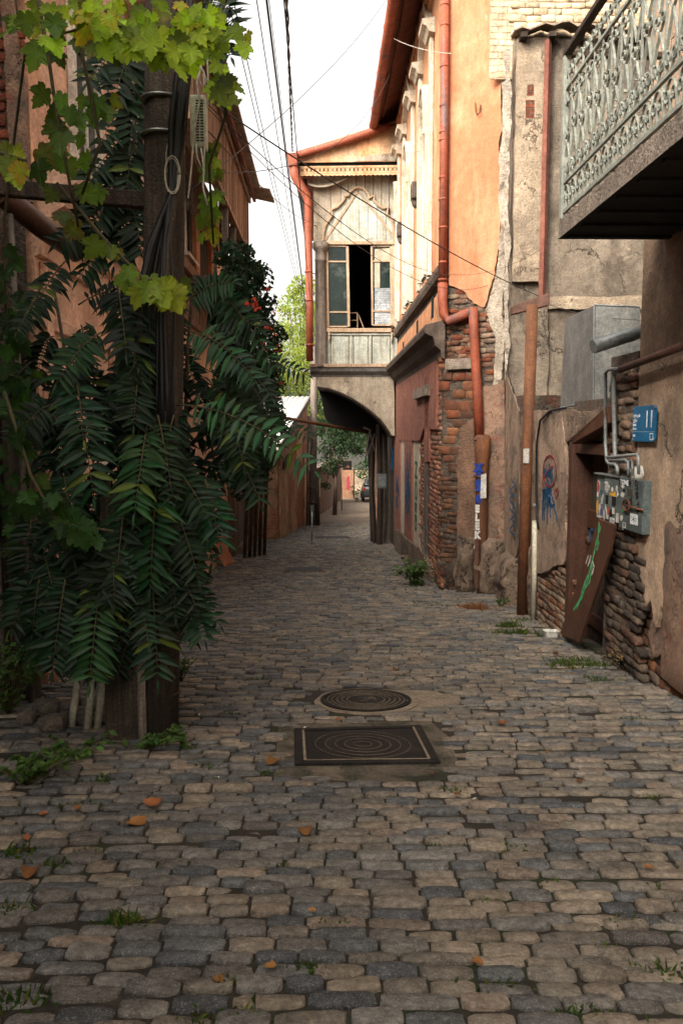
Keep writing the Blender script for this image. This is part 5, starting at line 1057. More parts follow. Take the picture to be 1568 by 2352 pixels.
corrug(P(GA.L - .6, 6.58, .50), P(GA.L + .15, 6.52, .56), P(GA.L - .6, 6.72, -.2), P(GA.L + .15, 6.68, -.2), 6, .022, 'tile', 'loose_roof_sheet', PH)
m = MB(); m.slab(LP, 12.4, 12.7, 1.0, 1.5, .02, .035); m.build('blue_plate', 'signblue', PH)
# brown lower wall beyond, cottage with white roof
LB = street(-2.2, 20.5, 26.6); BW2 = thing('brown_wall', (-2.6, 20.5, gz(-2.6, 20.5)), 'dark brown stained old wall with a timber door under the creeper', 'wall')
m = MB(); prism(m, foot(-2.2, 20.5, 26.6, -4), -2.6, 2.0); m.build('wall', 'brownwall', BW2)
m = MB()
for k in range(6): m.slab(LB, .8 + k * .2, .99 + k * .2, -1.7, .7, .01, .022)
m.build('door', 'greywood', BW2); m = MB(); m.slab(LB, 3.0, 3.35, -2, 1.6, .01, .16); m.build('buttress', 'stucco_far', BW2, bevel=.02)
m = MB(); m.slab(LB, .6, 5.8, -2.2, -1.3, .01, .10); m.build('plinth', 'render_lump', BW2, bevel=.02)
CT = Pl(-2.02, 26.6, -1.42, 36.0); CO = thing('cottage', (-2.0, 27, gz(-2, 27)), 'low brick and plaster cottage with a bright white lean-to roof, left of the lane', 'house')
P = CT.P; Lc = CT.L; zN, zF = 1.05, 2.85
m = MB(); back = Vector((-5, .3, 0)); lo = [P(0, -2.6), P(Lc, -2.8), P(Lc, zF), P(0, zN)]; m.add([v for v in lo] + [v + back for v in lo], [(0, 1, 2, 3), (7, 6, 5, 4), (0, 4, 5, 1), (1, 5, 6, 2), (2, 6, 7, 3), (3, 7, 4, 0)]); m.build('wall', 'brickwall', CO)
m = MB(); m.plate(CT, jag([(.4, -2.2), (2.4, -2.2), (2.3, .4), (1.6, 1.2), (.3, .9)], .12, .08), .004, .05); m.build('plaster', 'cottage', CO); m = MB(); m.plate(CT, jag([(4.6, .2), (6.6, .5), (7.0, 1.9), (5.0, 1.4)], .12, .08), .004, .05); m.build('plaster', 'cottage', CO); m = MB(); m.plate(CT, jag([(7.5, -2.4), (8.3, -2.4), (8.2, .8), (7.6, .6)], .12, .06), .004, .05); m.build('plaster', 'cottage', CO)
corrug(P(-.5, zN - .02, .12), P(-.5, zN - .02, .12) + Vector((-4.5, .2, 0)), P(Lc + .1, zF + .2, .12), P(Lc + .1, zF + .2, .12) + Vector((-4.5, .2, 0)), 22, .02, 'whiteroof', 'roof', CO)
m = MB(); m.hexa([P(-.5, zN - .16, .10), P(Lc + .1, zF + .06, .10), P(Lc + .1, zF + .06, .14), P(-.5, zN - .16, .14), P(-.5, zN + .06, .10), P(Lc + .1, zF + .28, .10), P(Lc + .1, zF + .28, .14), P(-.5, zN + .06, .14)]); m.build('barge_board', 'greywood', CO)
m = MB(); m.plate(CT, [(.8, .35), (2.2, .55), (2.2, .85), (.8, .6)], .06, .12); m.build('vent', 'darkwood', CO)

# ================================================================== LEFT EDGE: brick house pier, plank fence
BR = thing('brick_house', (-2.6, 6.9, gz(-2.6, 6.9)), 'red brick house corner with thick pale mortar at the top left edge', 'house')
m = MB(); prism(m, [(-8, 6.92), (-2.52, 6.92), (-2.62, 7.04), (-8, 7.04)], -.8, 9); prism(m, [(-8, -16), (-3.3, -16), (-3.3, 6.9), (-8, 6.9)], -.8, 8.6); m.build('wall', 'mortar', BR)  # second block, unseen behind the camera, added to shade the lane
BRP = Pl(-3.6, 6.92, -2.5, 6.92); courses('brickwork', BRP, [(0, 3.5), (1.09, 3.5), (1.06, 4.2), (1.0, 5.0), (1.0, 7.0), (0, 7.0)], BR, [(.25, .07, .035), (.21, .06, .032), (.28, .085, .045), (.17, .05, .03)], bw=(.24, .29), bh=.098, gap=.018, proud=.04, o=.012, drop=0, jit=.04, sup=5)
m = MB(); m.plate(BRP, jag([(1.0, 3.4), (1.16, 3.4), (1.13, 4.3), (1.06, 5.0), (1.07, 7.2), (.96, 7.2), (.97, 5.0)], .06, .015), .02, .06); m.build('corner_render', 'salmon', BR)
PF = Pl(-3.3, 6.62, -2.36, 6.62); FE = thing('plank_fence', (-2.8, 6.62, gz(-2.8, 6.62)), 'dark plank fence and posts in the shade at the bottom left edge', 'fence')
m = MB(); u = 0
while u < .9: w_ = R.uniform(.10, .15); m.slab(PF, u, u + w_ - .012, gz(-2.8, 6.6) - .1, 2.2 + R.uniform(-.05, .05), 0, .03 + R.uniform(0, .02)); u += w_
m.build('plank', 'darkwood', FE)
for u in (.55, .82): m = MB(); m.slab(PF, u, u + .085, gz(-2.6, 6.6) - .1, 2.7, .05, .15); m.build('post', 'darkwood', FE, bevel=.01)
for u in (.68, .90): m = MB(); m.tube([PF.P(u, gz(-2.6, 6.6), .2), PF.P(u - .04, 3.2, .2)], .022, 7); m.build('pole', 'greywood', FE, True)
LPp = thing('rain_pipe', tuple(at(80, 480, 6.4)), 'thick dark brown pipe slanting down across the brick at the left edge', 'pipe')
m = MB(); m.tube([at(-60, 405, 6.3), at(15, 455, 6.4), at(95, 520, 6.6), at(180, 580, 6.9)], .085, 14); m.build('pipe', 'eave', LPp, True).data.materials[0] = mat('brown_pipe', [(.05, .022, .014), (.09, .04, .025)], 4, rough=.35, bump=.1)
m = MB(); c, d_ = at(8, 449, 6.39), at(14, 454, 6.4); m.tube([c, d_], .095, 14); m.build('bracket', 'rustdark', LPp, True)
BM = MB(); a, c = at(-60, 404, 5.95), at(374, 441, 5.72); dn_ = Vector((0, 0, -.105)); bk_ = Vector((0, .09, 0)); BM.hexa([a + dn_, c + dn_, c + dn_ + bk_, a + dn_ + bk_, a, c, c + bk_, a + bk_]); props(BM.build('timber_beam', 'darkwood', loc=a, bevel=.008), 'dark rough timber beam running from the left edge to the wooden utility pole', 'beam')

# ================================================================== NEAR UTILITY POLE and what hangs on it
PB = onG(368, 1688); yP = PB.y; PT = at(382, -120, yP + .05)
UPo = thing('utility_pole', tuple(PB), 'big weathered wooden utility pole with cables, standing in the leafy shrub on the left', 'utility pole')
m = MB(); m.tube([PB + Vector((0, 0, -.1)), PB.lerp(PT, .25), PB.lerp(PT, .5), PB.lerp(PT, .75), PT], [.118, .126, .130, .128, .122], 20); m.build('pole', 'polewood', UPo, True)
m = MB(); a = at(292, 1680, yP - .05); a.z = PB.z; m.box(a + Vector((0, .05, .75)), .26, .20, 1.7); m.build('footing_post', 'polewood', UPo, bevel=.015)
m = MB(); m.box(a + Vector((.12, -.065, .7)), .05, .03, 1.4); m.build('batten', 'greywood', UPo, bevel=.004)
for y in (232, 314, 1590):
    m = MB(); c = at(371, y, yP + .02); m.tube([c + Vector((0, 0, 0)), c + Vector((0, 0, .012))], .1305, 24); m.build('metal_band', 'galv' if y < 999 else 'rustdark', UPo, True)
CB = []
for i in range(11):                                             # black cables strapped down the pole
    x0 = 408 + R.uniform(-8, 34); xm = 398 + R.uniform(-12, 26); x1 = 345 + R.uniform(-30, 58); dd = -.12 - R.uniform(0, .05); m = MB()
    pts = [at(x0 + R.uniform(-4, 14), -60, yP + dd), at(x0, 130, yP + dd), at(xm + R.uniform(-6, 6), 280, yP + dd), at(397 + R.uniform(-8, 10), 440, yP + dd), at((x1 + 385) / 2 + R.uniform(-8, 8), 560, yP + dd), at(x1, 690, yP + dd), at(x1 + R.uniform(-10, 10), 1000, yP + dd)]
    sm = []
    for k in range(len(pts) - 1):
        for t in (0, .33, .66): sm.append(pts[k].lerp(pts[k + 1], t))
    m.tube(sm + [pts[-1]], R.choice((.009, .012, .016, .020)), 6)
    props(m.build('cable', 'blackcable' if i % 4 else 'polewood', loc=pts[0], smooth=True), 'black cable in the bundle strapped down the near wooden utility pole', 'cable', 'black cables down the near pole')
for i, (pts, lab) in enumerate((([(462, 150), (452, 190), (458, 230), (446, 300), (438, 400), (432, 455)], 'loose white cable dropping behind the pale slotted box'), ([(478, 20), (476, 100), (478, 200), (470, 330), (466, 430), (476, 470)], 'white cable hanging straight down right of the pale slotted box'),
        ([(452, 140), (468, 165), (470, 200), (460, 190), (448, 160), (456, 145), (474, 180), (466, 205)], 'tangle of white cable above the pale slotted box'), ([(450, 330), (452, 360), (470, 400), (462, 340)], 'white cable loop below the pale slotted box'))):
    m = MB(); m.tube([at(x, y, yP - .22 - .01 * (k % 2)) for k, (x, y) in enumerate(pts)], .006, 6); props(m.build('cable', 'whitecable', loc=at(*pts[0], yP - .22), smooth=True), lab, 'cable')
jb = thing('junction_box', tuple(at(457, 337, yP - .2)), 'pale plastic telephone junction box with slots, hanging at the right side of the pole', 'junction box')
c = at(457, 284, yP - .16); m = MB(); m.box(c, .094, .10, .31); m.build('casing', 'plasticbox', jb, bevel=.012)
m = MB()
for k in range(15):
    for s in (-1, 1): m.box(c + Vector((.012 + s * .013, -.0505, .118 - k * .0165)), .019, .004, .0075)
m.build('slot', 'blackpaint', jb)
m = MB(); cc = at(392, 385, yP - .15)
for k in range(5): m.tube([cc + Vector(((.035 + .006 * k) * math.cos(rad(a)) * .8 + .004 * k, -.008 * k, -.03 * (k > 0) + (.10 + .012 * (k % 3)) * math.sin(rad(a)) + (.05 if k == 0 else -.02))) for a in range(0, 361, 24)], .004, 5)
props(m.build('wire_coil', 'whitecable', loc=cc, smooth=True), 'coil of pale wire hanging on the front of the utility pole', 'wire coil')
for i, (p0, p1, lab) in enumerate((((190, 1500), (162, 1668), 'leftmost of three cream conduit pipes beside the pole foot'), ((222, 1500), (199, 1672), 'middle one of three cream conduit pipes beside the pole foot'), ((250, 1490), (222, 1672), 'right-hand cream conduit pipe, nearest the pole foot'))):
    b_ = onG(*p1); m = MB(); m.tube([b_ + Vector((0, 0, -.04)), b_.lerp(at(p0[0], p0[1], b_.y + .02), .5), at(p0[0], p0[1], b_.y + .03), at(p0[0] + 25, 1250, b_.y + .05)], .027, 10); props(m.build('conduit_pipe', 'pvc', loc=b_, smooth=True), lab, 'pipe', 'cream conduits at the pole')
def rock(px, py, sx, sy, sz, lab, mt='stone', cat='stone', seed=0):
    p = onG(px, py); m = MB(); n1, n2 = 10, 7; vs = []
    for j in range(n2 + 1):
        for i in range(n1):
            th, ph = i / n1 * 2 * math.pi, j / n2 * math.pi; v = Vector((math.sin(ph) * math.cos(th), math.sin(ph) * math.sin(th), math.cos(ph)))
            k = (abs(v.x) ** 4 + abs(v.y) ** 4 + abs(v.z) ** 4) ** -.25 * (1 + .22 * noise.noise(v * 1.7 + Vector((seed, 3, 1)))); vs.append(p + Vector((v.x * k * sx / 2, v.y * k * sy / 2, (v.z * k * .5 + .42) * sz)))
    m.add(vs, [(j * n1 + i, j * n1 + (i + 1) % n1, (j + 1) * n1 + (i + 1) % n1, (j + 1) * n1 + i) for j in range(n2) for i in range(n1)]); return props(m.build(cat.replace(' ', '_'), mt, loc=p, smooth=False), lab, cat)
rock(122, 1680, .18, .16, .13, 'squarish grey stone left of the cream conduits', seed=2); rock(62, 1662, .12, .12, .09, 'small dark stone further left by the fence foot', seed=5)
rock(108, 1640, .2, .14, .12, 'flat stone behind the squarish one near the fence', seed=8); rock(950, 1290, .42, .3, .18, 'dark broken rubble lump at the pink wall foot', 'render_lump', 'rubble', seed=9); rock(985, 1288, .2, .18, .10, 'small pale rubble piece beside the dark rubble lump', 'stone', 'rubble', seed=3)
rock(930, 1283, .22, .18, .10, 'small flat rubble lump left of the larger rubble at the pink wall', 'render_lump', 'rubble', seed=4)

# ================================================================== FAR END OF THE LANE
FP = onG(717, 1205); FP.x = (717 - CX) / F * 34; FP.y = 34.0; FP.z = gz(FP.x, 34)
fu = thing('utility_pole', tuple(FP), 'distant brown utility pole carrying the overhead wires, left of the arch', 'utility pole')
ft = at(722, 792, 34.0); m = MB(); m.tube([FP + Vector((0, 0, -.1)), FP.lerp(ft, .5), ft], [.16, .145, .13], 12); m.build('pole', 'greywood', fu, True)
m = MB(); m.tube([FP + Vector((-.22, -.06, 0)), FP + Vector((-.14, -.06, 4.4))], .05, 8); m.build('side_strut', 'greywood', fu, True)
m = MB(); m.tube([FP + Vector((.2, -.04, 0)), FP + Vector((.16, -.04, 2.2))], .11, 10); m.build('footing_post', 'polewood', fu, True)
for z in (.9, 1.5): m = MB(); m.tube([FP + Vector((.02, 0, z)), FP + Vector((.02, 0, z + .05))], .20, 12); m.build('metal_band', 'rustdark', fu, True)
m = MB(); m.box(at(721, 850, 33.8), 1.0, .09, .10); m.build('crossarm', 'greywood', fu, bevel=.01)
fm = onG(716, 1250); m = MB(); m.tube([fm + Vector((0, 0, -.05)), fm + Vector((.01, 0, 1.0))], .024, 8); m.lathe(fm, [(.06, 0), (.05, .05), (.03, .08)], 10); bo = m.build('marker_post', 'zinc', loc=fm, smooth=True); props(bo, 'thin grey steel marker post with small plate standing in the lane', 'post')
m = MB(); m.box(fm + Vector((.01, -.03, 1.06)), .09, .012, .16); m.build('plate', 'meter', bo)
def wallthing(name, pl, u0, u1, z0, z1, mt, lab, th=.3, cat='wall'):
    w_ = thing(name, tuple(pl.P((u0 + u1) / 2, z0, 0)), lab, cat); m = MB(); m.slab(pl, u0, u1, z0, z1, -th, 0); m.build('wall', mt, w_); m = MB(); m.slab(pl, u0 - .03, u1 + .03, z1 + .001, z1 + .1, -th - .04, .05); m.build('coping', 'greywood', w_, bevel=.01); return w_
f1 = Pl(-1.45, 36.2, -.05, 58); wallthing('poster_wall', f1, 0, f1.L, -3.4, -.25, 'brownwall', 'brown wall with torn posters beyond the far utility pole', .3)
for i, (u, z) in enumerate(((2.2, -1.0), (3.4, -.8), (5.2, -1.1))): m = MB(); m.slab(f1, u, u + .7, z - .55, z + .35, .005, .02); props(m.build('torn_poster', 'paper' if i != 1 else 'redpaper', loc=f1.P(u, z, 0)), ('pale torn poster on the brown wall nearest the far pole', 'faded red poster between the two pale posters on the brown wall', 'pale torn poster on the brown wall farthest from the pole')[i], 'poster')
f2 = Pl(.02, 60, .85, 59.8); wallthing('stucco_wall', f2, 0, f2.L, -3.6, -1.1, 'stucco_far', 'sunlit orange stucco wall end at the far end of the lane', .4); m = MB(); m.plate(f2, jag([(.35, -2.5), (.55, -2.6), (.6, -1.9), (.5, -1.5), (.36, -1.7)], .08, .05), .004, .008); props(m.build('graffiti', 'red_spray', loc=f2.P(.4, -2.5, 0)), 'dark red painted figure on the sunlit stucco wall', 'graffiti')
f3 = Pl(1.40, 31.2, 3.5, 50); wallthing('lane_wall', f3, 0, f3.L, -3.2, 2.6, 'brownwall', 'dark brown wall past the arch on the right of the lane', .3)
f4 = Pl(.9, 66, 6, 65); wallthing('garden_wall', f4, 0, f4.L, -3.6, -1.4, 'pale_plaster', 'pale wall closing the far end of the lane behind the car', .3)
hsn = thing('hanging_sign', tuple(at(797, 1069, 46)), 'small dark hanging sign board with an orange mark over the lane', 'sign'); c = at(797, 1069, 46); m = MB(); m.box(c, .5, .05, .48); m.build('board', 'nearblack', hsn); m = MB(); m.poly([c + Vector((-.08, -.03, -.12)), c + Vector((.16, -.03, -.12)), c + Vector((.04, -.03, .03))], (0, -.004, 0)); m.build('mark', 'rust', hsn); m = MB(); m.tube([c + Vector((-.35, 0, .28)), c + Vector((-.28, 0, -2.9))], .035, 7); m.tube([c + Vector((-.38, 0, .27)), c + Vector((.26, 0, .27))], .02, 6); m.build('bracket', 'rustdark', hsn)
# parked car
CA = Vector((2.22, 55.2, gz(0, 55.2))); car = thing('parked_car', tuple(CA), 'dark grey car parked at the far end of the lane beyond the arch', 'car')
def loft(secs):
    m = MB(); n = len(secs[0]); vs = [p for s_ in secs for p in s_]
    m.add([CA + Vector(p) for p in vs], [(i * n + k, i * n + (k + 1) % n, (i + 1) * n + (k + 1) % n, (i + 1) * n + k) for i in range(len(secs) - 1) for k in range(n)] + [tuple(range(n - 1, -1, -1)), tuple(range((len(secs) - 1) * n, len(secs) * n))]); return m
def ring(y, w_, z0, z1, wt): return [(-w_ * .9, y, z0), (-w_, y, z0 + .15), (-w_, y, (z0 + z1) / 2), (-wt, y, z1 - .06), (-wt * .9, y, z1), (wt * .9, y, z1), (wt, y, z1 - .06), (w_, y, (z0 + z1) / 2), (w_, y, z0 + .15), (w_ * .9, y, z0)]
loft([ring(0, .72, .42, .85, .68), ring(.05, .84, .30, 1.02, .78), ring(.5, .88, .26, 1.05, .80), ring(3.2, .88, .26, 1.0, .80), ring(3.9, .84, .28, .85, .76), ring(4.2, .7, .38, .72, .66)]).build('body', 'carpaint', car, True)
loft([ring(.10, .74, .98, 1.06, .74), ring(.45, .72, .98, 1.46, .60), ring(.9, .72, .98, 1.54, .58), ring(2.0, .72, .98, 1.52, .58), ring(2.9, .72, .98, 1.06, .70)]).build('cabin', 'carpaint', car, True)
m = MB(); m.add([CA + Vector(p) for p in ((-.62, .125, 1.08), (.62, .125, 1.08), (.52, .40, 1.44), (-.52, .40, 1.44))], [(0, 1, 2, 3)]); rw = m.build('rear_window', 'glass', car); rw.modifiers.new('s', 'SOLIDIFY').thickness = .02
m = MB(); m.add([CA + Vector(p) for p in ((-.775, .6, 1.06), (-.775, 2.6, 1.06), (-.63, 2.0, 1.45), (-.63, .8, 1.46))], [(0, 1, 2, 3)]); rw = m.build('side_window', 'glass', car); rw.modifiers.new('s', 'SOLIDIFY').thickness = .02
for sx in (-1, 1):
    m = MB(); m.box(CA + Vector((sx * .72, .04, .86)), .2, .10, .2); m.build('tail_light', 'redlens', car, bevel=.02)
    for y in (.75, 3.3): m = MB(); m.lathe(CA + Vector((sx * .80 - .1, y, .31)), [(.2, 0), (.30, .01), (.31, .05), (.31, .17), (.30, .2), (.2, .21)], 18, (1, 0, 0)); wh = m.build('wheel', 'rubber', car, True)
m = MB(); m.box(CA + Vector((0, -.02, .44)), 1.5, .12, .18); m.build('bumper', 'rubber', car, bevel=.03)
# ================================================================== IRON COVERS
rm = thing('manhole_cover', tuple(MH), 'round ringed cast-iron manhole cover in sandy concrete', 'manhole cover')
slp = Vector((0, .075, 1)).normalized(); ax_u = Vector((1, 0, 0)); ax_v = slp.cross(ax_u)
def disc(c, rx, ry, z0, z1, n=48, jitter=0):
    m = MB(); k = [1 + jitter * (noise.noise((math.cos(i / n * 6.283) * 2, math.sin(i / n * 6.283) * 2, 4)) + .4 * noise.noise((math.cos(i / n * 6.283) * 7, math.sin(i / n * 6.283) * 7, 1))) for i in range(n)]
    m.poly([c + ax_u * rx * k[i] * math.cos(i / n * 6.2832) + ax_v * ry * k[i] * math.sin(i / n * 6.2832) + slp * z0 for i in range(n)], slp * (z1 - z0)); return m
def ringb(m, c, r, w, z0, h, a0=0, a1=360, n=48):
    m.ribbon([c + ax_u * r * math.cos(rad(a0 + (a1 - a0) * i / n)) + ax_v * r * math.sin(rad(a0 + (a1 - a0) * i / n)) + slp * z0 for i in range(n + 1)], w, slp, h)
props(disc(PATCH + Vector((.04, 0, 0)), .49, .36, -.05, -.006, 60, .14).build('concrete_patch', 'concrete2', loc=PATCH), 'sandy concrete patch spread to the right of the round manhole cover', 'concrete patch', kind='structure')
props(disc(MH, .42, .42, -.05, -.002, 60, .08).build('concrete_patch', 'concrete2', loc=MH), 'concrete collar round the round manhole cover', 'concrete patch', kind='structure')
m = MB(); ringb(m, MH, .345, .03, -.01, .018); m.build('frame', 'iron', rm)
disc(MH, .325, .325, -.03, .003).build('cover', 'iron', rm)
m = MB()
for r in (.15, .19, .23, .27, .305): ringb(m, MH, r, .012, .003, .006)
m.build('raised_ring', 'irondust', rm)
m = MB()
for k in range(5):
    a = Vector((R.uniform(-.1, .1), R.uniform(-.07, .07), 0)); m.ribbon([MH + a + slp * .003, MH + a + Vector((.05, .02, 0)) + slp * .003, MH + a + Vector((.06, -.04, 0)) + slp * .003], .014, slp, .006)
m.build('raised_mark', 'irondust', rm)
props(MB().poly([p + slp * -.06 for p in SQP], slp * .052).build('concrete_patch', 'concrete', loc=SQ[0]), 'dark mossy concrete surround of the square cover', 'concrete patch', kind='structure')
sqc = sum(SQ, Vector()) / 4; slp = (SQ[1] - SQ[2]).cross(SQ[3] - SQ[2]).normalized(); slp = slp if slp.z > 0 else -slp; ax_u = (SQ[1] - SQ[0]).normalized(); ax_v = slp.cross(ax_u); sc_ = thing('square_cover', tuple(sqc), 'square black iron inspection cover with concentric rings', 'manhole cover')
inn = [sqc + (p - sqc) * .86 + Vector((.0, 0, 0)) for p in SQ]
m = MB()
for i in range(4):
    a, b_, c, d = SQ[i], SQ[(i + 1) % 4], inn[(i + 1) % 4], inn[i]; lo = slp * -.03; hi = slp * .010
    m.hexa([a + lo, b_ + lo, c + lo, d + lo, a + hi, b_ + hi, c + hi, d + hi])
m.build('frame', 'iron', sc_, bevel=.004)
in2 = [sqc + (p - sqc) * .845 for p in SQ]; MB().poly([p + slp * -.03 for p in in2], slp * .033).build('cover', 'iron', sc_, bevel=.003)
m = MB(); sw_ = (SQ[1] - SQ[0]).length * .40
for k in (.16, .33, .5, .68, .86): ringb(m, sqc, sw_ * k, .007, .0032, .003)
m.build('raised_ring', 'irondust', sc_)
m = MB()
for a, b_ in ((0, 3), (1, 2), (3, 2)): m.ribbon([inn[a] + slp * .011, inn[b_] + slp * .011], .016, slp, .001)
m.build('joint_dust', 'concrete2', sc_)
for i, (pts, lab) in enumerate((([(655, 1304), (742, 1304), (748, 1314), (648, 1314)], 'worn rectangular iron drain cover further down the lane'), ([(722, 1232), (800, 1232), (806, 1237), (716, 1237)], 'dark rectangular cover patch in the lane just before the arch'))):
    p4_ = [onG(*p) for p in pts]; dt = thing('drain_cover', tuple(p4_[0]), lab, 'drain cover'); cc = sum(p4_, Vector()) / 4
    MB().poly([p + slp * -.04 for p in p4_], slp * .052).build('frame', 'rustdark', dt, bevel=.006); MB().poly([cc + (p - cc) * .86 + slp * -.03 for p in p4_], slp * .046).build('cover', 'iron', dt, bevel=.004)

# ================================================================== BOARDS, TUB, LITTER
lp_ = MB(); pq = [(1287, 1455), (1331, 1476), (1401, 1267), (1412, 1205), (1376, 1192), (1352, 1262)]
uvq = LW.pp(pq, .12); lp_.plate(LW, uvq, .10, .128); lb = lp_.build('leaning_board', 'plank_red', loc=LW.P(uvq[0][0], uvq[0][1], .1), bevel=.004); props(lb, 'reddish brown board with green spray paint leaning in the doorway', 'board')
c8 = lambda a, b_: (918.5 + .4142 * a, 1056.3 + .4142 * b_)
m = MB(); strokes(m, LW, [[c8(*p) for p in pp] for pp in ([(1104, 345), (1098, 420), (1092, 470)], [(1112, 370), (1106, 400)], [(1092, 440), (1102, 460), (1092, 500), (1082, 490), (1090, 440)], [(1080, 500), (1066, 560), (1050, 620), (1036, 690)], [(1066, 575), (1050, 680), (1020, 720)], [(1040, 640), (1018, 700), (1006, 740)], [(1030, 690), (1012, 760), (1000, 780)], [(1014, 730), (994, 780), (962, 832)], [(1008, 750), (990, 800), (976, 826)])], .024, .1285, .002)
gr = m.build('graffiti', 'green_spray', lb)
m = MB(); strokes(m, LW, [[c8(*p) for p in pp] for pp in ([(1045, 530), (1030, 575)], [(1055, 545), (1040, 590)], [(1058, 530), (1050, 575)], [(1066, 560), (1076, 590), (1068, 630)], [(1072, 600), (1062, 640)])], .012, .1310, .002); m.build('graffiti', 'white_spray', lb)
for i, (b0, b1, t0, t1, lab) in enumerate((((515, 1302), (532, 1298), (478, 1228), (492, 1222), 'front terracotta plank leaning against the foot of the left wall'), ((500, 1296), (514, 1294), (468, 1240), (480, 1232), 'rear terracotta plank leaning behind the front one on the left'), ((486, 1300), (502, 1299), (464, 1262), (474, 1256), 'short dark terracotta plank at the back of the leaning ones'))):
    A, Bq = onG(*b0), onG(*b1); C, D = at(*t0, A.y + .25), at(*t1, Bq.y + .25); m = MB(); m.poly([A, Bq, D, C], Vector((.05, .12, .05))); props(m.build('leaning_plank', 'terracotta', loc=A, bevel=.006), lab, 'plank', 'terracotta planks on the left')
tb = onG(1265, 1464); tt = thing('plastic_tub', tuple(tb), 'small empty white plastic food tub on the cobbles by the board', 'tub')
m = MB(); s = .105
def rr(w_, d_, z, r=.02): return [tb + Vector((x * w_ / 2 + (r * math.cos(rad(a)) - r) * (1 if x > 0 else -1) * (1 if math.cos(rad(a)) * x > 0 else -1) * 0 + 0, y * d_ / 2, z)) for x, y, a in ((-1, -.75, 0), (-.8, -1, 0), (.8, -1, 0), (1, -.75, 0), (1, .75, 0), (.8, 1, 0), (-.8, 1, 0), (-1, .75, 0))]
R0, R1, R2, R3 = rr(.125, .10, .003), rr(.155, .125, .075), rr(.175, .14, .078), rr(.145, .115, .072); R4 = rr(.118, .094, .012); vs = R0 + R1 + R2 + R3 + R4
m.add(vs, [(i * 8 + k, i * 8 + (k + 1) % 8, i * 8 + 8 + (k + 1) % 8, i * 8 + 8 + k) for i in range(4) for k in range(8)] + [tuple(range(7, -1, -1)), tuple(range(32, 40))]); m.build('tub', 'whiteplastic', tt)
def deadleaf(px, py, size, lab=None, group='fallen leaves on the cobbles', mt='deadleaf'):
    p = onG(px, py) + Vector((0, 0, .008)); m = MB(); b_ = R.uniform(.4, 1.1); m.cur = (b_, b_ * R.uniform(.75, 1.1), b_); an = R.uniform(0, 6.28); d = Vector((math.cos(an), math.sin(an), 0)); sd = Vector((-d.y, d.x, 0)); vs = []; size *= .8
    n = 8; c1, c2, tw = R.uniform(.3, 1.1), R.uniform(-.3, .9), R.uniform(-.5, .5)
    for i in range(n + 1):                                       # curled, torn oval blade
        t = i / n; w_ = .46 * math.sin(math.pi * min(.97, t * .93 + .05)) ** .75
        for k in (-1, -.5, 0, .5, 1):
            e = w_ * k * R.uniform(.75, 1.15); vs.append(p + d * (t - .5) * size + sd * e * size + Vector((0, 0, size * (.03 + c1 * e * e * 1.6 + c2 * (t - .5) ** 2 + tw * e * (t - .5)) + .004)))
    m.add(vs, [(i * 5 + k, i * 5 + k + 1, i * 5 + k + 6, i * 5 + k + 5) for i in range(n) for k in range(4)]); props(m.build('fallen_leaf', mt, loc=p), lab or 'small curled orange-brown dead leaf lying on the cobbles', 'leaf', group)
for x, y, s, lab in ((628, 1758, .13, 'large bright orange fallen leaf left of the square iron cover'), (313, 1900, .13, 'yellow-orange fallen leaf lying flat left of centre in the foreground'), (700, 1915, .10, 'rust-red fallen leaf on the cobbles below the square cover'), (350, 1853, .13, 'curled orange fallen leaf beside the weeds at left'), (70, 2010, .11, 'big crumpled brown fallen leaf at the left edge'), (1152, 1667, .10, 'orange-brown fallen leaf right of the two iron covers'), (909, 1541, .09, 'upright orange leaf scrap beyond the round manhole'), (776, 1657, .07, 'small orange leaf between the round and square covers'), (1257, 1735, .05, None), (100, 1876, .06, None), (178, 1862, .06, None), (58, 1932, .06, None), (990, 1782, .04, None), (1096, 2218, .05, None), (1275, 1505, .08, 'orange leaf on the cobbles in front of the plastic tub'), (1318, 1552, .05, None), (716, 2100, .04, None), (1490, 2000, .05, None), (620, 2230, .05, None), (1050, 1830, .05, None), (640, 1545, .05, None), (1240, 1500, .05, None), (500, 2260, .05, None), (1330, 1800, .05, None)):
    deadleaf(x, y, s, lab, 'fallen leaves on the cobbles')
def scrap(px, py, s, mt='whiteplastic', lab='tiny white paper scrap on the cobbles'):
    p = onG(px, py); m = MB(); m.lathe(p, [(s * .6, 0), (s, s * .3), (s * .4, s * .6)], 6, (R.gauss(0, .4), R.gauss(0, .4), 1)); props(m.build('paper_scrap', mt, loc=p), lab, 'litter', 'paper scraps on the cobbles')
for x, y in ((500, 1787), (458, 1642), (1090, 1836), (1348, 1550), (1380, 1535), (700, 1672)): scrap(x, y, .013)

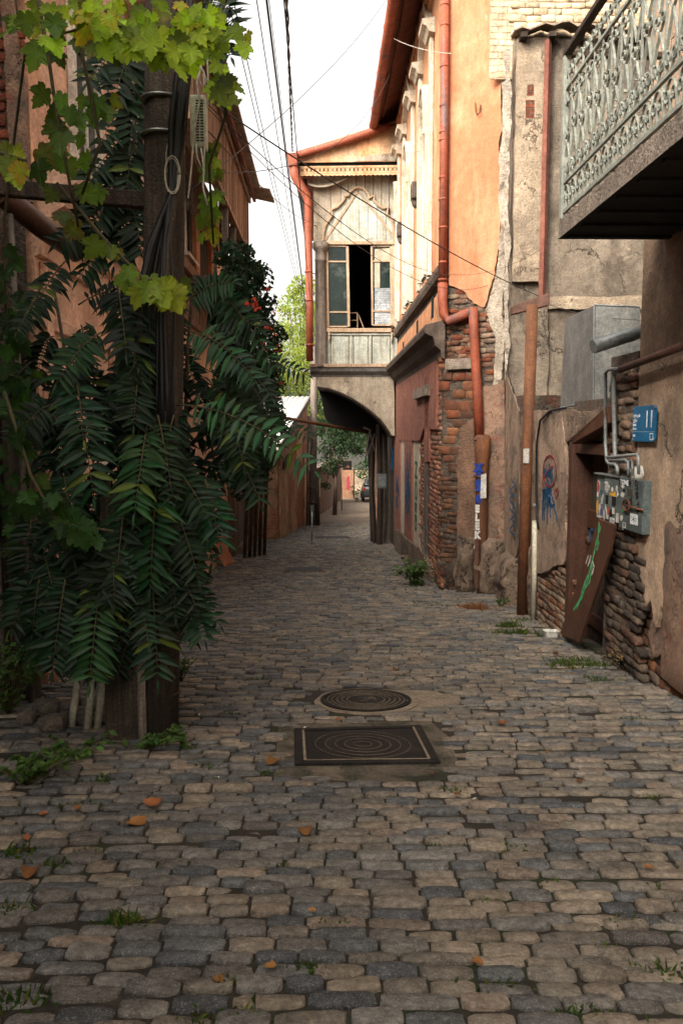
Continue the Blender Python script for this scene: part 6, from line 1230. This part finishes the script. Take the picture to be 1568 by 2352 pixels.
# ================================================================== WEEDS AND GRASS
def tuft(px, py, n, h, spread, dry=.25, lab='tuft of grass growing between the cobbles', name='grass_tuft', group='grass tufts between the cobbles', wide=.0055):
    p = onG(px, py); g_ = MB(); mt = 'drygrass' if dry > .6 else 'grass'
    for _ in range(n):
        b = p + Vector((R.gauss(0, spread), R.gauss(0, spread * .5), -.02)); an = R.uniform(0, 6.28); ln = h * R.uniform(.5, 1.2); out = R.uniform(.2, 1.1); d = Vector((math.cos(an) * out, math.sin(an) * out, 1)).normalized(); sd = d.cross(Vector((math.sin(an), -math.cos(an), .3))).normalized() * wide
        k = R.uniform(.4, 1.2); g_.cur = (k * (1.9 if R.random() < dry else 1), k * (1.1 if R.random() < dry else 1), k * .9); m1 = b + d * ln * .55; t = b + d * ln + Vector((0, 0, -ln * .28 * out))
        g_.add([b - sd, b + sd, m1 + sd * .8, m1 - sd * .8, t], [(0, 1, 2, 3), (3, 2, 4)])
    return props(g_.build(name, mt, loc=p), lab, 'grass', group, 'stuff' if spread > .055 else None)
for x, y, n, h, s in ((290, 2115, 60, .07, .045), (270, 2120, 40, .06, .03), (530, 2255, 40, .05, .035), (640, 1990, 40, .04, .04), (40, 1960, 70, .06, .05), (30, 2090, 60, .06, .05), (20, 2300, 80, .07, .06), (200, 1960, 40, .05, .03), (120, 1990, 40, .07, .03), (770, 2120, 30, .04, .03), (700, 2225, 36, .05, .03), (1030, 1935, 50, .035, .06), (1180, 1950, 40, .035, .05), (1110, 2065, 26, .04, .03), (1270, 2030, 20, .04, .03), (1140, 2275, 60, .045, .06), (1350, 2330, 70, .05, .07), (1530, 2230, 60, .05, .06), (1440, 2120, 40, .045, .04), (1500, 2040, 30, .04, .03), (1390, 2180, 36, .045, .04), (570, 2330, 50, .05, .05), (470, 2340, 40, .05, .04), (180, 1850, 50, .05, .05), (240, 1790, 50, .06, .05), (500, 1790, 30, .05, .03), (430, 1720, 40, .06, .03), (1040, 1815, 30, .05, .03),
                      (475, 1765, 50, .06, .05), (610, 1772, 26, .04, .03), (1330, 1525, 240, .10, .16), (1300, 1530, 120, .08, .10), (1180, 1455, 260, .10, .14), (1165, 1440, 160, .13, .08), (1370, 1560, 70, .06, .12), (1200, 1425, 60, .09, .09), (975, 1385, 70, .07, .12), (1000, 1392, 60, .06, .12), (1230, 1610, 40, .04, .10), (1120, 1500, 40, .05, .10), (860, 1450, 40, .04, .10), (1470, 1650, 30, .04, .06), (1500, 1830, 30, .04, .05), (530, 1640, 30, .05, .04), (600, 1560, 30, .05, .05), (680, 1600, 26, .04, .04)):
    tuft(x, y, n, h, s, .3)
tuft(1095, 1400, 150, .17, .10, .9, 'clump of dry straw-coloured grass below the broken downpipe'); tuft(1075, 1395, 60, .12, .07, .9, 'smaller dry grass clump just left of the straw-coloured one'); tuft(1420, 1500, 90, .10, .14, .4, 'grass and weeds at the brick wall foot beside the doorstep')
def weed(px, py, n, h, w_, lab, size=.035, mt='grass', flat=.5, cat='weed', name='weed_plant'):
    p = onG(px, py); root = thing(name, tuple(p), lab, cat); s_ = MB(); l_ = MB()
    for k in range(max(4, n // 14)):
        a = R.uniform(0, 6.28); tp = p + Vector((math.cos(a) * w_ * R.uniform(.2, 1), math.sin(a) * w_ * flat * R.uniform(.2, 1), h * R.uniform(.5, 1.1))); mid = p.lerp(tp, .5) + Vector((0, 0, h * .18)); s_.tube([p + Vector((0, 0, -.02)), mid, tp], [.005, .004, .002], 5)
        for _ in range(14):
            t = R.random() ** .7; c = (p.lerp(mid, t * 2) if t < .5 else mid.lerp(tp, t * 2 - 1)) + Vector((R.gauss(0, .35), R.gauss(0, .25), R.gauss(0, .25))) * h * .3; l_.cur = jcol(1.0, .3); leafcard(l_, c + Vector((0, 0, .01)), size * R.uniform(.6, 1.3), Vector((0, -.3, .8)))
    s_.build('stem', 'stem', root, True); l_.cur = (1, 1, 1); l_.build('foliage', mt, root); return root
weed(955, 1345, 420, .42, .50, 'leafy green weed bush at the foot of the pink wall', .075); weed(1150, 1395, 70, .12, .14, 'small leafy weed by the wall foot left of the rusty post', .045)
weed(1455, 1545, 420, .22, .40, 'dark dried weed heap against the bricks right of the doorstep', .03, 'drygrass', cat='dry weed').children[1].data.materials[0] = mat('withered_weed', [(.035, .03, .016), (.10, .07, .04)], 9, bump=0, attr=True)
weed(330, 1722, 120, .09, .36, 'low nettle-like weeds along the foot of the leafy pole', .05); weed(170, 1740, 130, .10, .40, 'spreading low weeds on the cobbles at far left', .05); weed(60, 1800, 240, .14, .35, 'low weeds in the dark corner at the left edge', .05); weed(420, 1720, 80, .14, .10, 'single small upright weed right of the pole foot', .05)
weed(20, 1640, 300, .5, .35, 'taller dark weeds in front of the plank fence', .06); weed(415, 1565, 120, .20, .16, 'small weed clump beside the pole on its right', .04)

# ================================================================== TREE-OF-HEAVEN SHRUB round the pole
SHB = onG(290, 1640); shrub = thing('tree_of_heaven', tuple(SHB), 'dense dark green shrub of feather-shaped leaves surrounding the wooden pole', 'shrub')
stems = [[(300, 1640, 5.95), (300, 1300, 6.0), (275, 900, 6.0), (300, 620, 6.05)], [(330, 1630, 6.1), (420, 1200, 6.15), (430, 820, 6.1), (440, 680, 6.0)], [(180, 1600, 6.2), (150, 1250, 6.2), (165, 900, 6.1), (120, 640, 6.0)], [(270, 1610, 5.7), (240, 1350, 5.6), (250, 1100, 5.55)], [(350, 1620, 5.9), (450, 1350, 5.8), (480, 1150, 5.7)]]
for s_ in stems:
    m = MB(); pts = [at(*p) for p in s_]; pts[0].z = gz(pts[0].x, pts[0].y) - .03; m.tube(pts, [.022 - .004 * k for k in range(len(pts))], 7); m.build('stem', 'bark', shrub, True)
def putfrond(bx, by, tx, ty, d0, d1, sag, ll, n=11, cm=1.0, flat=None, root=None):
    l_, s_ = MB(), MB(); frond(l_, s_, at(bx, by, d0), at(tx, ty, d1), sag, ll, n, flat, cm=cm); fr = l_.build('frond', 'frond', root or shrub); s_.build('stalk', 'stem', fr, True)
EXP = [(338, 975, 309, 1178, 5.2, 4.95, .02, .20, 12, 2.1), (172, 850, 215, 1140, 5.25, 5.1, .02, .20, 12, 1.1), (405, 930, 722, 1082, 5.4, 5.0, .10, .15, 13, 2.3), (460, 870, 640, 1040, 5.7, 5.6, .06, .14, 11, 1.2), (520, 820, 708, 862, 5.9, 5.7, .04, .10, 12, 1.3),
       (360, 1090, 345, 1350, 5.15, 5.0, .02, .20, 11, 1.4), (290, 1120, 262, 1385, 5.2, 5.05, .02, .19, 11, 1.1), (235, 1290, 205, 1570, 5.15, 5.0, .02, .19, 12, 1.2), (150, 1330, 120, 1540, 5.2, 5.1, .02, .18, 11, 1.0), (350, 1330, 362, 1560, 5.2, 5.05, .02, .18, 11, 1.0), (390, 1150, 455, 1330, 5.3, 5.15, .06, .17, 10, .9),
       (390, 1300, 470, 1440, 5.3, 5.2, .04, .15, 8, 1.0), (420, 760, 590, 880, 5.5, 5.3, .08, .15, 12, 1.3), (330, 700, 300, 900, 5.4, 5.2, .05, .17, 12, 1.2), (420, 700, 540, 650, 5.6, 5.5, .05, .14, 11, 1.3), (180, 700, 330, 670, 5.5, 5.4, .05, .13, 12, .8), (440, 640, 640, 860, 5.7, 5.5, .12, .14, 12, 1.4), (150, 600, 60, 760, 5.6, 5.4, .05, .15, 11, .9), (240, 760, 130, 880, 5.4, 5.2, .05, .16, 11, 1.1), (120, 930, 30, 1020, 5.4, 5.2, .05, .16, 10, .9),
       (520, 1000, 600, 1160, 5.5, 5.4, .04, .14, 9, .9), (470, 1100, 505, 1250, 5.3, 5.2, .03, .16, 9, 1.5), (590, 960, 720, 1010, 6.0, 5.8, .04, .09, 10, 1.0), (100, 1130, 170, 1290, 5.3, 5.2, .03, .16, 10, .9), (440, 1390, 470, 1470, 5.3, 5.2, .03, .15, 7, 1.0), (60, 1380, 110, 1510, 5.5, 5.4, .03, .16, 9, .9)]
for e in EXP: e = list(e); e[7] *= .80; e[8] = e[8] + 3; e[9] *= .95; putfrond(*e)
POLY = [(90, 640), (300, 620), (430, 650), (520, 770), (590, 860), (560, 980), (510, 1100), (450, 1240), (460, 1340), (430, 1440), (350, 1500), (190, 1500), (90, 1440), (70, 1300), (190, 1200), (90, 1080), (60, 900)]
cnt = 0
while cnt < 72:
    x, y = R.uniform(40, 660), R.uniform(600, 1500)
    if not inside((x, y), POLY) or (y < 900 and 200 < x < 330 and R.random() < .5): continue
    d = R.uniform(5.25, 6.35); right = x > 380; L_ = R.uniform(110, 220); an = R.uniform(-.55, .55) + (.95 if right and y < 1050 else .25 if right else -.35 if x < 200 else 0) * R.uniform(.3, 1.2)
    tx, ty = x + L_ * math.sin(an) * .9, y + L_ * math.cos(an) * .85
    if tx > 640 or ty > 1570 or (tx > 450 and ty > 1120): continue
    putfrond(x, y, tx, ty, d, d - R.uniform(.0, .35), R.uniform(.0, .10), R.uniform(.085, .145), 14, R.uniform(.45, 1.05)); cnt += 1
for _ in range(34):                                              # low skirt of the shrub
    x, y = R.uniform(60, 410), R.uniform(1180, 1420); d = R.uniform(5.15, 5.7); putfrond(x, y, x + R.uniform(-70, 80), min(1578, y + R.uniform(110, 200)), d, d - R.uniform(0, .15), R.uniform(0, .05), R.uniform(.10, .15), 13, R.uniform(.4, 1.0))
for _ in range(12):                                              # loose sprays on the lane side
    x, y = R.uniform(370, 440), R.uniform(1020, 1330); d = R.uniform(5.2, 5.6); putfrond(x, y, x + R.uniform(50, 110), y + R.uniform(70, 150), d, d - R.uniform(0, .15), R.uniform(.02, .08), R.uniform(.09, .13), 11, R.uniform(.5, 1.1))
for _ in range(26):                                              # hanging in front of the pole
    x, y = R.uniform(300, 425), R.uniform(760, 1400); d = R.uniform(5.2, 5.5); putfrond(x, y, x + R.uniform(-70, 90), y + R.uniform(110, 200), d, d - R.uniform(0, .15), R.uniform(0, .05), R.uniform(.09, .14), 14, R.uniform(.4, .9))
l_ = MB()                                                        # inner leaflets, their shade put in as a darker colour
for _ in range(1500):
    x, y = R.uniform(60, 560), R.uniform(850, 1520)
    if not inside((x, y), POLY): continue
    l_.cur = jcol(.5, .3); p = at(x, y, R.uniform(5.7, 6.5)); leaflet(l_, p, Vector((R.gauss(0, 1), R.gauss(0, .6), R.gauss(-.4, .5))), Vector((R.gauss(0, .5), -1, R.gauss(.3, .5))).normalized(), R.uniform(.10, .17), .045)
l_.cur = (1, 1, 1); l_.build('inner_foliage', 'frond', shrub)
# second sapling, behind the pole top
SB2 = onG(262, 1600); SB2.y += .8; sap = thing('tree_of_heaven', (SB2.x, SB2.y, gz(SB2.x, SB2.y)), 'tall thin sapling with dark hanging feathery leaves behind the pole top', 'sapling')
m = MB(); pts = [Vector((SB2.x, SB2.y, gz(0, SB2.y) - .03))] + [at(x, y, 6.6) for x, y in ((262, 900), (300, 620), (322, 330), (335, 60), (345, -60))]; m.tube(pts, [.035, .03, .028, .025, .02, .015], 8); m.build('stem', 'bark', sap, True)
for (bx, by, tx, ty) in ((325, 40, 262, 230), (320, 120, 300, 330), (325, 180, 230, 330), (318, 250, 290, 440), (322, 330, 240, 470), (300, 380, 200, 540), (310, 430, 262, 610), (300, 500, 180, 640), (290, 420, 330, 590), (300, 90, 200, 190), (300, 300, 200, 420), (290, 470, 130, 560), (470, 30, 540, 60), (480, 70, 530, 130), (460, 10, 530, 20)):
    putfrond(bx, by, tx, ty, 6.5, 6.3, .03, .17, 14, .75, Vector((R.gauss(0, .2), -1, .1)), sap)

# ================================================================== GRAPEVINE
vine = thing('grape_vine', tuple(at(60, 1700, 6.3)), 'grapevine with bright yellow-green lobed leaves trailing over the pole top', 'vine')
VST = [[(30, 1600, 6.4), (20, 1000, 6.2), (10, 500, 6.0), (60, 100, 5.3), (200, 60, 4.9), (380, 60, 4.8), (520, 70, 4.8)], [(80, -40, 4.9), (110, 120, 4.9), (130, 260, 4.9), (160, 420, 5.0), (180, 520, 5.2)], [(200, -20, 4.8), (190, 130, 4.85), (230, 330, 5.0), (180, 470, 5.2)], [(470, 60, 4.9), (500, 180, 5.0), (520, 260, 5.1), (480, 380, 5.3), (490, 560, 5.6)], [(0, 350, 5.0), (60, 370, 5.0)], [(10, 900, 5.2), (70, 1090, 5.1), (130, 1200, 5.0), (260, 1220, 5.0)], [(130, 420, 5.2), (250, 560, 5.2), (330, 640, 5.1), (400, 650, 5.1)]]
m = MB()
for s_ in VST: m.tube([at(*p) for p in s_], [.012 - .0012 * k for k in range(len(s_))], 6)
m.build('stem', 'stem', vine, True)
vl = MB()
def vleaves(pts, n, spread, size, cm=(1, 1, 1), dj=.25):
    for _ in range(n):
        i = R.randrange(len(pts) - 1); t = R.random(); x, y, d = (a + (b_ - a) * t for a, b_ in zip(pts[i], pts[i + 1])); b_ = max(.3, R.gauss(1, .38)); vl.cur = tuple(b_ * c * R.uniform(.9, 1.1) for c in cm)
        p = at(x + R.gauss(0, spread[0]), y + R.gauss(0, spread[1]), d + R.uniform(-dj, dj)); nr_ = Vector((R.gauss(0, .45), -1, R.gauss(.25, .5))).normalized(); tip = Vector((R.gauss(.15, .5), R.gauss(-.1, .3), -1))
        vineleaf(vl, p, tip, nr_, size * R.uniform(.7, 1.25))
YG = (1.45, 1.5, .6); vleaves([(70, 30, 4.9), (250, 40, 4.8), (420, 45, 4.8), (530, 70, 4.8)], 130, (20, 30), .085, YG); vleaves([(190, 70, 4.8), (330, 95, 4.75), (440, 110, 4.8)], 34, (20, 16), .115, YG)  # backlight on the top leaves put into a yellow-green colour factor
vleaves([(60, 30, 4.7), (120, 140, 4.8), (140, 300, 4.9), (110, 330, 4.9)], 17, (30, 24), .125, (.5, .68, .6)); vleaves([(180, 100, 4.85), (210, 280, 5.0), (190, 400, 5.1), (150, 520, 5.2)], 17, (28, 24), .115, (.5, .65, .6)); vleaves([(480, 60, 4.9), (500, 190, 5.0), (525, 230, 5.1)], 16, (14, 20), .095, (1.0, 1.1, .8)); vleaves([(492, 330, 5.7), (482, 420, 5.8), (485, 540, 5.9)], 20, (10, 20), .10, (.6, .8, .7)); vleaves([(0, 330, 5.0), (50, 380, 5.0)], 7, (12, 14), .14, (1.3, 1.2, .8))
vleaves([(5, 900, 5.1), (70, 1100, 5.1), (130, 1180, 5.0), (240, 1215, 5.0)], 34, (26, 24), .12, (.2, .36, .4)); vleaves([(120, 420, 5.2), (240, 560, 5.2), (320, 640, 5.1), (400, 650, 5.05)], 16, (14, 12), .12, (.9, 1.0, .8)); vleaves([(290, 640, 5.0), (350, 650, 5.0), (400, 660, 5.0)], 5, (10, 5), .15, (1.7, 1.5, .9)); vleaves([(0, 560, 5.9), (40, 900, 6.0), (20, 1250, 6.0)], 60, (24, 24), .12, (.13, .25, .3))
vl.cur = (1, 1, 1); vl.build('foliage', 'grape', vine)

# ================================================================== CREEPER with red flowers, far trees
def crown(root, lumps, n, size, mt, cm=1.0, name='crown', js=.28):
    m = MB()
    for p in blob_points(lumps, n): m.cur = jcol(cm, js); leafcard(m, p, size * R.uniform(.7, 1.35))
    m.cur = (1, 1, 1); return m.build(name, mt, root)
cvb = Vector((-2.1, 20.2, gz(-2.1, 20.2))); cv = thing('trumpet_creeper', tuple(cvb), 'big dark green creeper with red trumpet flowers covering the end of the timber gallery', 'climbing plant')
m = MB()
for k in range(5): m.tube([cvb + Vector((.1 * k - .2, .2 * k - .4, -.05)), at(575 + 10 * k, 1000, 19.8), at(560 + 12 * k, 800, 19.5), at(555 + 10 * k, 640, 19.3)], [.05, .04, .03, .02], 6)
m.build('stem', 'bark', cv, True)
CR = lambda x, y, r, c=1.3: (at(x, y, min(21.0, c * F / (745 - x))), r)
lum = [CR(525, 585, .22), CR(548, 600, .3), CR(565, 640, .35), CR(588, 640, .35), CR(582, 700, .45), CR(607, 720, .42), CR(552, 700, .36), CR(618, 770, .42), CR(585, 780, .45), CR(555, 780, .4), CR(622, 820, .38), CR(600, 860, .45), CR(570, 870, .45), CR(624, 890, .36), CR(600, 940, .45), CR(562, 950, .42), CR(627, 960, .32), CR(602, 1000, .42), CR(572, 1030, .42), CR(532, 660, .25), CR(535, 740, .28), CR(535, 820, .3), CR(532, 900, .28), CR(540, 990, .3), CR(550, 1080, .3), CR(600, 1085, .28), CR(562, 1120, .28), CR(528, 1090, .24), CR(590, 1130, .22), CR(603, 1050, .3), CR(512, 860, .2, 1.5), CR(505, 960, .2, 1.6)]
crown(cv, lum, 13000, .095, 'ivy', 1.0, 'foliage')
for x, y in ((593, 690), (622, 665), (600, 710), (632, 690), (640, 722), (622, 752), (635, 770), (648, 800), (618, 795), (650, 838), (640, 858), (655, 880), (575, 700), (626, 895), (645, 912)):
    m = MB(); c = at(x - 8, y, min(20.4, .95 * F / (745 - x)))
    for _ in range(5):
        d = Vector((R.gauss(.2, .6), -1, R.gauss(0, .6))).normalized(); p = c + Vector((R.gauss(0, .035), R.gauss(0, .04), R.gauss(0, .03))); m.cur = (R.uniform(.7, 1.2),) * 3; m.lathe(p, [(.006, 0), (.010, .03), (.024, .045)], 6, d)
    m.cur = (1, 1, 1); m.build('flower', 'flower', cv)
def tree(base, lumps, n, size, mt, lab, cm=1.0, trunk_r=.2, top=None):
    b = Vector((base[0], base[1], gz(base[0], base[1]))); t = thing('tree', tuple(b), lab, 'tree', 'trees at the far end'); tp = top or (lumps[0][0] + Vector((0, 0, .3))); m = MB(); m.tube([b + Vector((0, 0, -.2)), b.lerp(tp, .4) + Vector((.1, 0, 0)), tp], [trunk_r, trunk_r * .75, trunk_r * .3], 9)
    for c, r in lumps[1:]: s0 = b.lerp(tp, R.uniform(.35, .8)); m.tube([s0, s0.lerp(c, .5) + Vector((0, 0, .2)), c], [trunk_r * .4, trunk_r * .25, trunk_r * .08], 6)
    m.build('trunk', 'bark', t, True); crown(t, lumps, n, size, mt, cm); return t
A3 = lambda x, y, d, r: (at(x, y, d), r)
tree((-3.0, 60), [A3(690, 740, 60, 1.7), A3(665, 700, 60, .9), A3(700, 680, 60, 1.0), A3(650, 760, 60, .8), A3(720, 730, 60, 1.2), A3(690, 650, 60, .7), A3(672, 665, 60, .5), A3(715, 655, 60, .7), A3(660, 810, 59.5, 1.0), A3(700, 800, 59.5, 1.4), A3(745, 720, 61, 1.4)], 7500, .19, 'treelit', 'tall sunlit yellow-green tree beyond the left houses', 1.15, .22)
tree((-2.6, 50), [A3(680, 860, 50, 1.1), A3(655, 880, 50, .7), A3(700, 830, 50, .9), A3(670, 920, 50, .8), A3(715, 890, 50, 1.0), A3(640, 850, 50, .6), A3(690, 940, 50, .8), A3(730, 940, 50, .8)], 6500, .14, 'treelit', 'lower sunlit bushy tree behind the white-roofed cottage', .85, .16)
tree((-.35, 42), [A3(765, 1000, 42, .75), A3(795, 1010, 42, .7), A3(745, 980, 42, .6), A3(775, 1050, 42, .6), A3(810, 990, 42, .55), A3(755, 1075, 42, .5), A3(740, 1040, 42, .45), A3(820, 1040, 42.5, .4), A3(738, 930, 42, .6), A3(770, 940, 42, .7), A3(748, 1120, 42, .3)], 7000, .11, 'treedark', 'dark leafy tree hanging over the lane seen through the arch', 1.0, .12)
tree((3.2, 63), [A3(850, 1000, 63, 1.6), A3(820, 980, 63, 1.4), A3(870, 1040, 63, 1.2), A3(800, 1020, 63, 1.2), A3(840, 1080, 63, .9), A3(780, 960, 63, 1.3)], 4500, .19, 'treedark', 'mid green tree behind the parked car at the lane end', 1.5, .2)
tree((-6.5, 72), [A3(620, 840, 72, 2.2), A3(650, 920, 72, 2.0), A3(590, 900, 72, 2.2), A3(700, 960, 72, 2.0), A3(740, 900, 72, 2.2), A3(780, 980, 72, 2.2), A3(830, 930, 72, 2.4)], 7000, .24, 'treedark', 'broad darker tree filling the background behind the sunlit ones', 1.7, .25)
sh = onG(826, 1150); weed(818, 1152, 160, .9, .6, 'green bush at the foot of the sunlit stucco wall at the lane end', .16)

# ================================================================== OVERHEAD WIRES
def wire(a, b_, sag, r, lab, mt='wire', group='overhead wires', n=18):
    m = MB(); pts = []
    for i in range(n + 1):
        t = i / n; p = a.lerp(b_, t); p.z -= sag * 4 * t * (1 - t); pts.append(p)
    m.tube(pts, r, 5); props(m.build('overhead_wire', mt, loc=a, smooth=True), lab, 'wire', group)
TOPF = [at(712 + k * 3, 792 + 6 * (k % 3), 33.9) for k in range(8)]
for i, (x, xe, ye, d, r, lab) in enumerate(((577, 664, 640, 7, .005, 'leftmost thin wire running down the sky along the lane'), (602, 705, 560, 7, .010, 'thicker dark wire, second of the long wires from the left'), (608, 668, 600, 7, .004, 'hair-thin wire just right of the thicker dark wire'), (645, 712, 590, 7.5, .007, 'thin wire just left of the twisted cable over the lane'), (518, 655, 690, 7, .005, 'thin wire nearest the left roof, crossing the vine leaves'), (505, 640, 640, 7, .005, 'faint wire grazing the roof edge on the left'))):
    wire(at(x, -80, d), TOPF[i] , .05 + .1 * (i % 3), r, lab)
a, b_ = at(655, -80, 8), q(BF, *c4(172, 430), .56); m = MB()
for s in (0, math.pi): m.tube([a.lerp(b_, i / 60) + Vector((.012 * math.cos(i * .9 + s), 0, .012 * math.sin(i * .9 + s) - .5 * 4 * (i / 60) * (1 - i / 60) * .1)) for i in range(61)], .011, 5)
props(m.build('overhead_wire', 'wire', loc=a, smooth=True), 'thick twisted cable coming down to the red hopper of the bay', 'wire', 'overhead wires')
for p0, d0, p1, d1, sag, r, lab in (((470, 225), 5.7, (1262, 690), 11.9, .10, .009, 'dark cable from the pole across the lane to the charred beam'), ((470, 232), 5.7, (1035, 632), 13.2, .25, .006, 'middle sagging cable from the pole to the orange wall'), ((470, 240), 5.7, (1120, 655), 13.3, .45, .005, 'lowest looping cable from the pole to the orange wall'), ((1035, 630), 13.2, (1245, 570), 12.2, .12, .005, 'short wire sagging from the orange wall to the brown pipe'), ((905, 88), 17, (1035, 122), 13.2, .05, .009, 'short pale wire from the eave gutter to the red downpipe'),
        ((420, 450), 5.7, (905, -30), 16, .2, .006, 'pale wire rising across the sky from the pole to the upper right'), ((470, 395), 5.8, (895, 170), 17, .5, .006, 'sagging wire with clips from the pole towards the eave'), ((1262, 700), 11.9, (1470, 735), 8.2, .04, .005, 'thin wire from the charred beam past the metal box'), ((478, 300), 5.8, (735, 510), 22.5, .2, .007, 'cable from the pole to the left corner of the bay')):
    wire(at(*p0, d0), at(*p1, d1), sag, r * .62, lab, 'whitecable' if 'pale wire from' in lab else 'wire')
m = MB(); m.tube([q(LW, 1300, 936, .03), q(LW, 1262, 944, .06), q(LW, 1240, 965, .08), q(LW, 1232, 1020, .08), q(LW, 1231, 1120, .08), q(LW, 1232, 1185, .08), q(LW, 1236, 1215, .08)], .014, 7); props(m.build('cable', 'blackcable', loc=q(LW, 1230, 1100, .08), smooth=True), 'black cable coming over the low wall down into the white conduit', 'cable')
wc = onG(1224, 1424); wcu = thing('conduit_pipe', tuple(wc), 'white plastic conduit standing against the low wall beside the rusty post', 'pipe')
m = MB(); m.tube([wc + Vector((0, 0, -.02)), at(1228, 1300, wc.y - .02), at(1228, 1196, wc.y - .02)], [.03, .036, .036], 12); m.build('pipe', 'pvc', wcu, True); m = MB(); c = at(1230, 1166, wc.y - .02); m.tube([c, c + Vector((0, 0, .05))], .04, 10); m.build('clamp', 'zinc', wcu, True)
print('script length check', len(bpy.data.objects))
